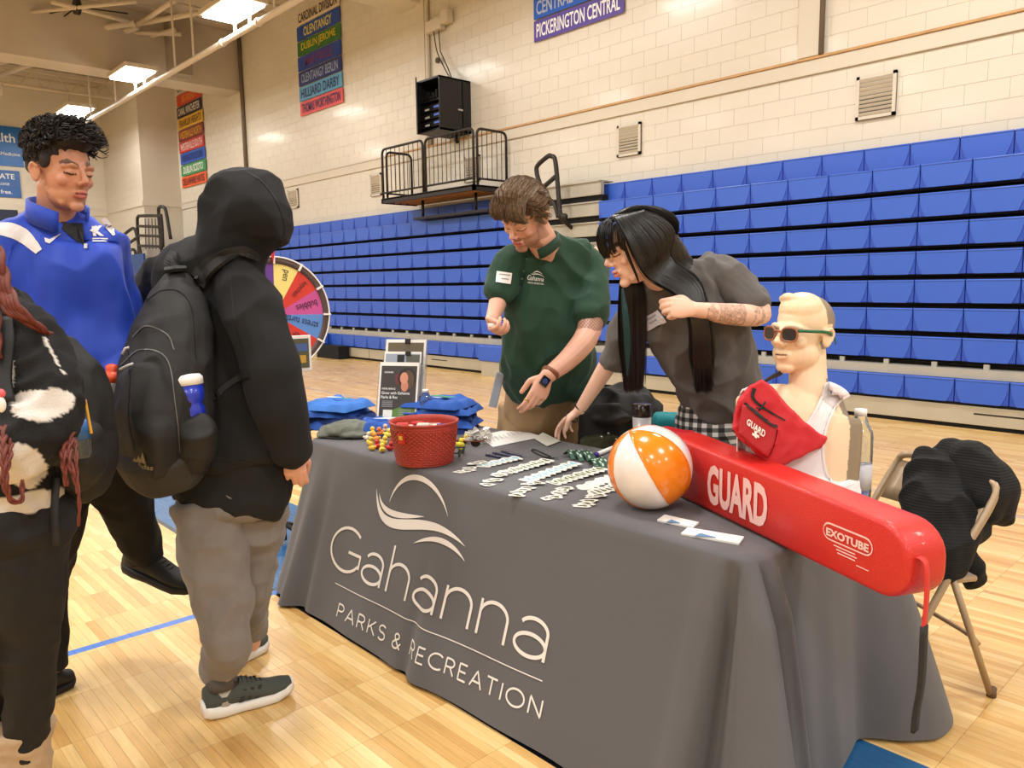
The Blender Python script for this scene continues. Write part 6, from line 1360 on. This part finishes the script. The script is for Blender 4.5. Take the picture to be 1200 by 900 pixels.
for g_ in (gb1, gb2): soft('boot', [chain([(g_+UP*.25+RT*.0, .082), (g_+UP*.17, .068), (g_+UP*.07, .06), (g_+UP*.04-RT*.02, .055)], RT, 20, 4, .2), chain([(g_+UP*.045+RT*.03, .05, .045), (g_+UP*.045-RT*.06, .052, .045), (g_+UP*.035-RT*.15, .042, .034)], TC, 18)], m_bt, t, .006, 2, .006, 16, seed=3)
m_br = mat('rust_braid', (98, 36, 20), .6, nz=(80, .25))
hairG = bpy.data.objects.new('hair', None); COL.objects.link(hairG); hairG.parent = t; ORG[hairG.name] = org(t)
C_, A_, s_ = hdG; soft('hair_base', [ball(HG(0, -.03, .05), (.09*s_, .10*s_, .095*s_), A_, 24, 16)], m_br, hairG, .007, 2, .004, 30)
def braid(P, r, taper=.5):
    P = cr([Q(*p) for p in P], 14); L_ = np.concatenate([[0], np.cumsum(np.linalg.norm(np.diff(P, axis=0), axis=1))]); mb = MB(); T_ = np.gradient(P, axis=0); T_ /= np.linalg.norm(T_, axis=1)[:, None]
    for j in range(3):
        out = []
        for p, tt, l in zip(P, T_, L_):
            a = np.cross(tt, TC); a /= np.linalg.norm(a); b = np.cross(tt, a); ph = l/(r*5.2)*2*PI*.5+j*2*PI/3; k = r*(1-(1-taper)*l/L_[-1]); out.append(p+a*k*.62*math.sin(ph)+b*k*.4*math.sin(2*ph))
        mb.tube(out, [r*.60*(1-(1-taper)*l/L_[-1]) for l in L_], 6)
    mb.build('braid', m_br, hairG, True)
for k in range(4): braid([(-20-6*k,250,1.86),(-2-5*k,300,1.84),(8-4*k,336,1.83),(24-4*k,364,1.82),(46,384,1.86),(62-3*k,394,1.92)], .016)
for k in range(3): braid([(-14-9*k,300,1.86),(-6-7*k,360,1.83),(-2-6*k,420,1.79)], .016)
braid([(62,394,1.92),(74,430,2.06),(84,480,2.02),(88,520,1.84),(90,560,1.80),(93,590,1.79),(92,617,1.79)], .011, .3); braid([(78,508,1.86),(74,530,1.81),(76,552,1.80),(78,570,1.80)], .010); braid([(84,505,1.86),(80,535,1.81),(88,560,1.80),(92,578,1.80)], .010, .5)
braid([(4,500,1.74),(4,530,1.70),(6,560,1.69),(12,585,1.70),(25,586,1.72),(26,562,1.73)], .009, .5); braid([(12,510,1.74),(10,540,1.70),(3,565,1.69),(14,588,1.70)], .008)
t = thing('backpack', Q(85, 575, 2.1), 'black backpack on the back of the girl with braids', 'backpack')
pg = soft('bag_body', [chain([(Q(66, 408, 2.12), .05, .06), (Q(78, 440, 2.12), .075, .11), (Q(86, 500, 2.12), .085, .14), (Q(84, 548, 2.12), .085, .13), (Q(76, 568, 2.1), .06, .09)], RT, 26, 4, .5, 2.4)], m_pk, t, .006, 2, .006, 9, seed=12)
soft('side_pocket', [chain([(Q(96, 505, 2.04), .045, .05), (Q(98, 540, 2.05), .05, .06), (Q(92, 562, 2.06), .04, .05)], RT, 20)], m_pk, t, .006, 2, .004, 12, seed=13)
thick_strap('shoulder_strap', [(2,372,1.86),(4,400,1.83),(0,440,1.80),(4,470,1.78)], RT, .05, .01, m_pk, t); thick_strap('tail_strap', [(66,560,2.0),(64,600,1.98),(66,640,1.98)], RT, .02, .003, m_pk, t)
p = Q(90, 497, 1.945); bottle(p-UP*.085, .16, .028, 'green capped water bottle in the side pocket of the girls backpack', capm=mat('green_cap', (30, 120, 70), .4), zl=(.30, .62))
a, b_ = Q(100, 471, 1.94), Q(107, 508, 1.95); t2 = thing('pencil', b_, 'yellow pencil sticking out of the girls backpack pocket', 'pencil'); MB().tube([a, b_], .0038, 6).build('shaft', mat('pencil_yellow', (222, 168, 50), .5), t2); MB().tube([a-(b_-a)*.08, a], .004, 8).build('eraser', mat('eraser_pink', (214, 130, 120), .6), t2)
t2 = thing('plush_charm', Q(2, 482, 1.72), 'small white charm with a pink top at the left edge', 'charm'); MB().ell(Q(1, 474, 1.70), (.012, .01, .018)).build('body', m_white, t2, True); MB().ell(Q(1, 461, 1.70), (.011, .009, .010)).build('top', mat('charm_pink', (220, 90, 100), .6), t2, True)
# ================================================================== MANNEQUIN
bp = FZ(935, 596, ZT); base = np.array([bp[0], bp[1], ZT])
t = thing('lifeguard_mannequin', base, 'beige mannequin bust in sunglasses and a white vest standing on the table', 'mannequin')
SKP = (232, 206, 172); fN = -RT*.84+TC*.52+UP*.02; Dm = 2.50
Sh, hdP, HP = head(Q(940, 396, Dm), fN, UP*.995+RT*.03, 1.05, 1.3)
bx = RT*.80+TC*.30; bx /= np.linalg.norm(bx)                      # the shoulders' axis
sx_ = RT*.62+TC*.78; sx_ /= np.linalg.norm(sx_)
S = list(Sh)+[chain([(HP(0, -.025, -.035), .058, .062), (Q(947, 447, Dm), .060), (Q(948, 472, Dm), .075, .07)], RT)]
tor = [(Q(945, 462, Dm), .09, .06), (Q(938, 482, Dm), .178, .088), (Q(936, 530, Dm), .185, .105), (Q(936, 580, Dm), .170, .10), (np.array([*Q(936, 600, Dm)[:2], ZT+.012]), .160, .095)]
S += [chain(tor, bx, 30, 4, .15)]
S += [chain([(Q(972, 476, 2.47), .045, .05), (Q(983, 505, 2.46), .038, .062), (Q(982, 548, 2.47), .026, .05)], bx, 20, 4, .7), chain([(Q(880, 472, 2.56), .05, .055), (Q(872, 505, 2.56), .03, .05)], bx, 18)]
S.append(chain([(HP(-.03, .045, .112), .012), (HP(.01, .06, .125), .014), (HP(.05, .04, .118), .012)], None, 10)); S.append(ball(HP(0, .01, .085), (.070, .075, .058))); S.append(ball(HP(0, .045, -.055), (.056, .05, .05)))
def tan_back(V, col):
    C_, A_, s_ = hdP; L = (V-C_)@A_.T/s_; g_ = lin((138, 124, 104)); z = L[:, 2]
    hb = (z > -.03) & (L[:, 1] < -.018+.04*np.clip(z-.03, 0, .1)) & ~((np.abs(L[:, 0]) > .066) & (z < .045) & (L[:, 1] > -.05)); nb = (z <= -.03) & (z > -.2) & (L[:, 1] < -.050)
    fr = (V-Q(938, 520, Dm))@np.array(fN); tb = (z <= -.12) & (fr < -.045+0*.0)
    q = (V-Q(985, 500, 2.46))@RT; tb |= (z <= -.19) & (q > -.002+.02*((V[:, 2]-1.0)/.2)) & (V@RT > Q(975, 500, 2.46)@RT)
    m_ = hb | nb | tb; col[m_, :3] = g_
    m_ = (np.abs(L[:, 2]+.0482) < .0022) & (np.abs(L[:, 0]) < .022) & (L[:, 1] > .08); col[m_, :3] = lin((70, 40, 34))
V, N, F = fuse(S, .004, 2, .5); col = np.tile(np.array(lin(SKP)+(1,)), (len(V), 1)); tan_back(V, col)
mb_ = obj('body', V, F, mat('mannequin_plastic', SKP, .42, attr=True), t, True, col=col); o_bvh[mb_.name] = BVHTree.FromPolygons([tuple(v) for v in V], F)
m_vest = mat('white_cotton', (228, 226, 228), .85, bump=(500, .2))
grow = lambda L_, d: [(p, a+d, b+d) for p, a, b in L_]
vs = [chain([(Q(934, 560, Dm), .180, .112), (Q(934, 580, Dm), .183, .115), (np.array([*Q(938, 600, Dm)[:2], ZT+.02]), .18, .11)], bx, 32, 4, .1)]
vest = soft('vest', vs, m_vest, t, .005, 2, .008, 10, (1, 1, .7), 81)
vp = [(880,452),(886,462),(898,485),(915,512),(925,521),(940,500),(957,478),(968,455),(978,452),(990,461),(996,468),(985,472),(972,490),(964,520),(968,552),(978,570),(950,590),(880,590),(868,540),(868,470)]
Vv, Fv = [], []
def patch(P, on, m, par, name, off=.006, n=26):
    """cloth panel: outline in image points filled with a fine grid laid on the body"""
    P = np.array(P, float); lo, hi = P.min(0), P.max(0)
    def inside(x, y):
        c = False; j = len(P)-1
        for i in range(len(P)):
            if (P[i][1] > y) != (P[j][1] > y) and x < (P[j][0]-P[i][0])*(y-P[i][1])/(P[j][1]-P[i][1])+P[i][0]: c = not c
            j = i
        return c
    idx = {}; V2 = []; F2 = []
    sx, sy = (hi-lo)/n
    for i in range(n):
        for j in range(n):
            x, y = lo[0]+(i+.5)*sx, lo[1]+(j+.5)*sy
            if inside(x, y):
                f_ = []
                for (a, b) in ((i, j), (i+1, j), (i+1, j+1), (i, j+1)):
                    if (a, b) not in idx: idx[(a, b)] = len(V2); V2.append((lo[0]+a*sx, lo[1]+b*sy))
                    f_.append(idx[(a, b)])
                F2.append(tuple(f_))
    cnt = {}
    for f_ in F2:
        for a in f_: cnt[a] = cnt.get(a, 0)+1
    PP_ = cr(np.array([list(p)+[0] for p in np.vstack([P, P[:1]])], float), 12)[:, :2]
    for a, k_ in cnt.items():
        if k_ < 4: d_ = np.hypot(*(PP_-np.array(V2[a])).T); V2[a] = tuple(PP_[d_.argmin()])
    o = stick(name, V2, F2, on, m, par, off); o.data.polygons.foreach_set('use_smooth', [True]*len(o.data.polygons)); md = o.modifiers.new('s', 'SOLIDIFY'); md.thickness = .004; md.offset = 1; return o
patch([(880,452),(890,460),(903,482),(918,508),(926,521),(942,501),(955,482),(962,464),(968,448),(984,452),(996,463),(984,470),(973,487),(965,512),(964,535),(969,556),(980,572),(998,566),(1000,590),(960,600),(900,590),(868,560),(866,480),(870,458)], [mb_, vest], m_vest, t, 'vest_front', .006, 44)
strip('vest_hem', [(968,448),(962,464),(955,482),(942,501),(926,520)], 2.0, [mb_, vest], m_wf, t, .012); strip('vest_hem', [(996,463),(984,470),(973,487),(965,512),(964,535),(969,556),(980,572),(998,566)], 2.4, [mb_, vest], m_wf, t, .011)
# sunglasses on the face
tg = thing('sunglasses', HP(0, .10, .02), 'brown framed sunglasses with green arms on the mannequin', 'sunglasses'); m_fr = mat('wood_frame', (150, 92, 62), .35); m_gn = mat('green_arm', (24, 96, 62), .4); m_ln = mat('dark_lens', (30, 20, 18), .05, spec=.8)
rP, fP, uP = hdP[1]
for q in (-1, 1):
    c0 = HP(.036*q, .106, .016); n_ = fP*.97+rP*.22*q; n_ /= np.linalg.norm(n_); sd_ = np.cross(uP, n_); pts = []
    pl = [(.026*math.copysign(abs(math.cos(a))**.7, math.cos(a)), .0215*math.copysign(abs(math.sin(a))**.7, math.sin(a))-(.0015)) for a in np.linspace(0, 2*PI, 25)[:-1]]
    MB().prism(pl, (c0, sd_, uP, n_), .003).build('lens', m_ln, tg); loop_ = [c0+sd_*x+uP*y for x, y in pl]; MB().tube(loop_+loop_[:1], .0032, 6, False).build('rim', m_fr, tg, True)
    e0 = c0+sd_*.027*q*(1 if sd_.dot(rP) > 0 else -1)+uP*.012; band('temple', cr([e0, HP(.079*q, .06, .026), HP(.088*q, .0, .022), HP(.085*q, -.035, .008), HP(.079*q, -.055, -.012)], 5), uP, .010, .003, m_gn, tg)
MB().tube([HP(-.012, .112, .022), HP(0, .116, .025), HP(.012, .112, .022)], .0035, 6).build('bridge', m_fr, tg, True)
# bum bag
tb = thing('waist_bag', Q(900, 500, 2.38), 'red lifeguard waist bag with a white cross slung across the mannequin', 'bag'); m_rb = mat('red_nylon', (196, 26, 40), .6, bump=(500, .2)); m_rb2 = mat('red_nylon_dark', (170, 22, 34), .6)
bag = soft('bag_body', [slab([(866,470),(880,452),(893,446),(905,456),(920,474),(942,496),(968,513),(962,524),(935,536),(914,546),(898,541),(880,524),(866,512),(860,502),(862,485)], 2.36, 2.50)], m_rb, tb, .004, 5, .004, 14, seed=14)
pk_ = soft('front_pocket', [slab([(870,474),(880,478),(900,494),(912,501),(908,520),(900,536),(886,526),(866,508),(868,490)], 2.325, 2.42)], m_rb2, tb, .004, 4, .002, 14, seed=15)
strip('zip', [(872,472),(882,481),(898,494),(910,501)], 3, [bag, pk_], m_blk, tb, .004); strip('zip', [(884,455),(882,466),(892,476),(906,485),(920,493)], [5,4,3,2,1.5], [bag, pk_], m_blk, tb, .004); strip('piping', [(912,500),(908,520),(901,536)], 1.6, [bag, pk_], m_rb, tb, .005)
thick_strap('belt', [(962,518,2.42),(975,516,2.40),(990,512,2.40),(1000,506,2.46),(1003,500,2.52)], UP*.97, .026, .004, m_bstrap, tb); thick_strap('belt', [(884,458,2.44),(893,449,2.44),(906,441,2.46),(918,436,2.50)], RT*.5+UP*.5, .030, .005, m_bstrap, tb)
V2, F2 = text_px('GUARD', [(876,490),(897,505),(895,513),(874,497)], .03); stick('lettering', V2, F2, [bag, pk_], m_white, tb, .004)
for P in ([(883.5,504),(886.5,506),(886.5,514),(883.5,512)], [(881,507),(889,510),(889,513),(881,510)]): st('cross', P, [bag, pk_], m_white, tb, .0045, 1)
MB().tube([Q(897, 471, 2.34), Q(893, 477, 2.34), Q(889, 481, 2.34)], .003, 6).build('zip_pull', m_blk, tb, True); MB().tube([Q(886, 478, 2.34), Q(898, 480, 2.335), Q(906, 486, 2.34)], .0018, 5).build('cord', m_blk, tb, True)
# bottles behind
p = FZ(1004, 592, ZT); p = Q(1004, 588, 2.62); p[2] = ZT
bottle(p, .315, .043, 'tall clear bottle standing behind the mannequin', lab=mat('pale_label', (206, 208, 220), .4, alpha=.85), zl=(.15, .42), neck=.72)
p = Q(986, 580, 2.45); p[2] = ZT; bottle(p, .105, .026, 'short clear bottle lying low beside the mannequins hip', zl=(.2, .6))
# tumbler behind the ball
p = FZ(752, 538, ZT); t = thing('tumbler', p, 'white steel tumbler with a dark lid behind the beach ball', 'tumbler'); z_ = proj(p)[2]
hT = .235; MB().lathe([(.030,0),(.033,.01),(.040,hT*.78)], p, 24).build('cup', mat('brushed_white', (206, 206, 210), .35, metal=.3), t, True); MB().lathe([(.040,hT*.78),(.041,hT*.8),(.041,hT),(.036,hT+.003)], p, 24).build('lid', mat('smoked_lid', (40, 28, 26), .2), t, True)
# chair with the black jumper -------------------------------------------
m_ch2 = mat('tan_chair_metal', (164, 142, 114), .4, metal=.25, coat=.2)
def folding_chair(R1, yaw, label, w_=.51, m=m_ch2, zt=.79):
    f_ = np.array([math.cos(yaw), math.sin(yaw), 0]); s_ = np.array([-f_[1], f_[0], 0])*(-1)*w_; R1 = np.array(R1); t = thing('folding_chair', R1+s_*.5+f_*.24, label, 'chair')
    Fr = R1+f_*.47; T_ = R1+f_*.03
    a = lambda q, z: np.array([q[0], q[1], z])
    P = [a(Fr+s_*.0, .0), a(Fr+(T_-Fr)*.62, zt*.62), a(T_+(Fr-T_)*.05, zt-.06), a(T_+s_*.10, zt), a(T_+s_*.5-f_*.02, zt+.012), a(T_+s_*.90, zt), a(T_+(Fr-T_)*.05+s_, zt-.06), a(Fr+(T_-Fr)*.62+s_, zt*.62), a(Fr+s_, .0)]
    MB().tube(cr(P, 5), .0135, 12).build('front_frame', m, t, True)
    for q in (0, 1):
        top = a(Fr+(T_-Fr)*.60+s_*q*.98+s_*.01, .50); MB().tube([top, a(R1+s_*q*.98+s_*.01, .0)], .012, 10).build('rear_leg', m, t, True); MB().tube([a(R1+s_*q*.98+s_*.01, 0), a(R1+s_*q*.98+s_*.01, .035)+(top-R1)*.0], .016, 10).build('rubber_foot', mat('brown_rubber', (96, 74, 54), .8), t, True)
    MB().tube(cr([a(R1+f_*.06+s_*.02, .20), a(R1+f_*.09+s_*.12, .235), a(R1+f_*.09+s_*.86, .235), a(R1+f_*.06+s_*.98, .20)], 5), .009, 8).build('cross_brace', m, t, True)
    sc_ = R1+f_*.27+s_*.5; MB().obox(a(sc_, .44), f_, s_/w_, UP, .20, w_/2-.02, .012, .01).build('seat', m, t)
    bk = a(T_+(Fr-T_)*.10+s_*.5, zt-.105); sl = (T_-Fr); up_ = np.array([sl[0], sl[1], zt]); up_ /= np.linalg.norm(up_); V = []; nu = 12
    for j in range(4):
        for i in range(nu+1): x = (i/nu-.5); V.append(bk+s_*x*.94-f_*(.035*(1-4*x*x))+up_*(-.085+.17*j/3))
    F2 = [(j*(nu+1)+i, j*(nu+1)+i+1, (j+1)*(nu+1)+i+1, (j+1)*(nu+1)+i) for j in range(3) for i in range(nu)]
    o = obj('backrest', V, F2, m, t, True); md = o.modifiers.new('s', 'SOLIDIFY'); md.thickness = .006
    return t
folding_chair((-.751, 3.022, 0), math.radians(238), 'tan metal folding chair at the right with a black jumper on its back')
m_jm = mat('black_rib_knit', (10, 10, 11), .95, wave=(34, .35, 'Z'))
jm = soft('jumper', [chain([(Q(1095, 560, 2.86), .05, .05), (Q(1112, 542, 2.90), .085, .07), (Q(1138, 550, 2.84), .09, .09), (Q(1158, 574, 2.76), .075, .09), (Q(1167, 600, 2.74), .045, .06)], UP, 24, 4, .8),
     chain([(Q(1116, 545, 2.88), .12, .06), (Q(1104, 590, 2.80), .13, .08), (Q(1100, 640, 2.72), .105, .06), (Q(1098, 668, 2.72), .08, .05)], RT, 26, 4, .5), chain([(Q(1140, 575, 2.82), .08, .06), (Q(1125, 620, 2.76), .075, .055), (Q(1108, 655, 2.74), .06, .045)], RT, 22),
     chain([(Q(1168, 580, 2.84), .035), (Q(1172, 602, 2.88), .034, .04)], RT), chain([(Q(1128, 650, 3.0), .035), (Q(1142, 678, 3.02), .035)], RT)], m_jm, None, .006, 2, .016, 9, (1, 1, .6), 91)
tag(jm, 'black ribbed jumper draped over the tan folding chair', 'jumper')
# rucksack on a chair behind the table, between the two staff
folding_chair(fl(Q(735, 520, 4.25))+RT*.1, math.radians(-60), 'folding chair behind the table, hidden under the black rucksack')
rk = Q(718, 500, 3.75); t = thing('rucksack', np.array([rk[0], rk[1], .47]), 'bulky black rucksack on the chair between the man and the woman', 'rucksack')
soft('bag_body', [chain([(np.array([rk[0], rk[1], .55]), .17, .12), (Q(722, 500, 3.75), .17, .13), (Q(724, 476, 3.73), .165, .13), (Q(722, 462, 3.73), .10, .08)], RT, 28, 4, .5, 2.4), chain([(Q(735, 462, 3.73), .06, .05), (Q(762, 478, 3.73), .05, .045), (Q(767, 500, 3.73), .035)], RT)], mat('matt_black_nylon', (14, 14, 15), .7), t, .008, 3, .012, 9, seed=17)
soft('front_pocket', [chain([(Q(716, 478, 3.61), .08, .03), (Q(716, 492, 3.60), .085, .035)], RT)], m_pk, t, .006, 2, .008, 14, seed=18)
soft('lower_pocket', [chain([(Q(712, 514, 3.65), .13, .05), (Q(712, 530, 3.65), .13, .05)], RT, 22, 4, .4, 2.6)], mat('olive_canvas', (54, 54, 34), .9), t, .007, 2, .005, 12, seed=19)
for (px, py) in ((705, 512), (713, 508), (722, 515)): MB().ell(Q(px, py, 3.60), (.006, .006, .008)).build('buckle', mat('steel_clasp', (190,190,190)), t, True)
o = soft('folded_towel', [chain([(Q(770, 493, 3.42), .035, .06), (Q(800, 494, 3.40), .035, .06)], UP, 18, 4, .5, 2.6)], mat('teal_cloth', (20, 128, 136), .8), None, .006, 2, .004, 14); tag(o, 'folded teal cloth behind the beach ball', 'cloth')
o = soft('red_pouch', [chain([(Q(778, 506, 3.0), .018, .04), (Q(812, 512, 2.98), .018, .04)], UP, 18, 4, .5, 2.6)], m_rb, None, .006, 2, .004, 14); tag(o, 'low red pouch between the teal cloth and the rescue tube', 'pouch')
# ================================================================== PRIZE WHEEL
wc = Q(322, 369, 4.35); wr0 = .315; nW = RT*.60+TC*.80; nW /= np.linalg.norm(nW); aW = np.cross(UP, nW); aW = aW if aW.dot(RT) > 0 else -aW
t = thing('prize_wheel', fl(wc), 'prize wheel with coloured wedges standing beyond the hooded boy', 'prize wheel')
tl = math.radians(5); uW = UP*math.cos(tl)+aW*0
MB().lathe([(wr0+.004,-.012),(wr0+.012,-.012),(wr0+.012,.010),(wr0+.004,.010)], wc, 64, axis=nW, ring=True).build('white_rim', m_white, t, True)
MB().lathe([(wr0-.03,-.012),(wr0+.006,-.012),(wr0+.006,.007),(wr0-.03,.007)], wc, 64, axis=nW, ring=True).build('brown_rim', mat('brown_rim', (84, 66, 60), .5), t, True)
MB().lathe([(.01,-.012),(wr0,-.012),(wr0,-.004),(.01,-.004)], wc, 48, axis=nW).build('back_disc', m_blk, t, True)
wedges = [((236, 216, 130),'pen'), ((206, 60, 50),'keychain'), ((196, 84, 150),'bubbles'), ((92, 138, 206),'stress turtle'), ((206, 60, 50),'sticker'), ((56, 136, 86),'bottle'), ((232, 200, 80),'pen'), ((196, 84, 150),'ball'), ((70, 120, 200),'lanyard'), ((206, 60, 50),'sticker'), ((56, 136, 86),'cup'), ((96, 58, 140),'candy')]
n = len(wedges); A0 = PI/2-.02
for k, (rgb, txt) in enumerate(wedges):
    a0, a1 = A0-k*2*PI/n, A0-(k+1)*2*PI/n; P = [wc+nW*.003]+[wc+nW*.003+(wr0-.028)*(math.cos(a)*aW+math.sin(a)*UP) for a in np.linspace(a0, a1, 8)]
    o = MB().add(P+[p-nW*.005 for p in P], [tuple(range(9))]+[tuple(range(17, 8, -1))]+[(i, (i+1) % 9, 9+(i+1) % 9, 9+i) for i in range(9)]).build('wedge', mat('wedge_%d_%d_%d' % rgb, rgb, .4), t)
    am = (a0+a1)/2; rd = math.cos(am)*aW+math.sin(am)*UP; tn = np.cross(nW, -rd); b = MB()
    V_, F_, wd = text_poly(txt, 0); h_ = .040; x0 = wr0-.055
    u_ = -rd; v_ = np.cross(nW, u_); b.add(np.array([wc+nW*.0055+rd*x0+u_*x*h_*.75+v_*(y-.5)*h_ for x, y in V_]), F_); b.build('handwriting', mat('marker_ink', (34, 22, 26), .6), o)
    pg_ = wc+(wr0-.008)*(math.cos(a0)*aW+math.sin(a0)*UP); MB().obox(pg_+nW*.012, math.cos(a0)*aW+math.sin(a0)*UP, np.cross(nW, math.cos(a0)*aW+math.sin(a0)*UP), nW, .022, .005, .006).build('peg', m_white, t)
MB().lathe([(.045,0),(.045,.02),(.02,.035),(.001,.035)], wc, 24, axis=nW).build('hub', m_dark, t, True)
MB().tube([wc-nW*.03+UP*(wr0+.03), wc-nW*.04, fl(wc)-nW*.04+UP*.02], .018, 8).build('post', m_dark, t, True)
for a in (0, PI/2, PI, 3*PI/2): d_ = np.array([math.cos(a+.4), math.sin(a+.4), 0]); MB().tube([fl(wc)-nW*.04+UP*.12, fl(wc)-nW*.04+d_*.28+UP*.015], .014, 8).build('foot', m_dark, t, True)
MB().add([wc+UP*(wr0+.045)+nW*.02-aW*.012, wc+UP*(wr0+.045)+nW*.02+aW*.012, wc+UP*(wr0-.03)+nW*.02, wc+UP*(wr0+.045)-aW*.012+nW*.012, wc+UP*(wr0+.045)+nW*.012+aW*.012, wc+UP*(wr0-.03)+nW*.012], [(0,1,2),(5,4,3),(0,3,4,1),(1,4,5,2),(2,5,3,0)]).build('pointer', mat('pointer_red', (200, 30, 40), .4), t)
MB().tube(cr([wc+UP*(wr0+.02)-nW*.03, wc+UP*(wr0+.055)+nW*.0, wc+UP*(wr0+.045)+nW*.02], 4), .01, 6).build('pointer_arm', m_dark, t, True)
# framed sign in front of the wheel
c0 = Q(351, 414, 4.0); t = thing('framed_sign', np.array([c0[0], c0[1], ZT]), 'small white framed sign standing in front of the prize wheel', 'sign')
MB().obox(c0, aW, UP, nW, .062, .092, .006, .003).build('frame', m_white, t); MB().obox(c0+nW*.007, aW, UP, nW, .048, .076, .002).build('picture', mat('sign_print', (86, 84, 60), .5), t); 
MB().obox(c0+nW*.0095+UP*.03, aW, UP, nW, .04, .02, .001).build('picture', mat('sign_print_blue', (70, 96, 150), .5), t); MB().obox(c0+nW*.0095-UP*.03, aW, UP, nW, .03, .02, .001).build('picture', mat('sign_print_gold', (190, 150, 60), .5), t)
p1 = np.array([c0[0], c0[1], ZT]); MB().tube([c0-UP*.09-nW*.004, p1-nW*.004], .006, 8).build('stand_post', m_dark, t, True); MB().lathe([(.05,0),(.05,.006)], p1, 20).build('stand_base', m_dark, t)
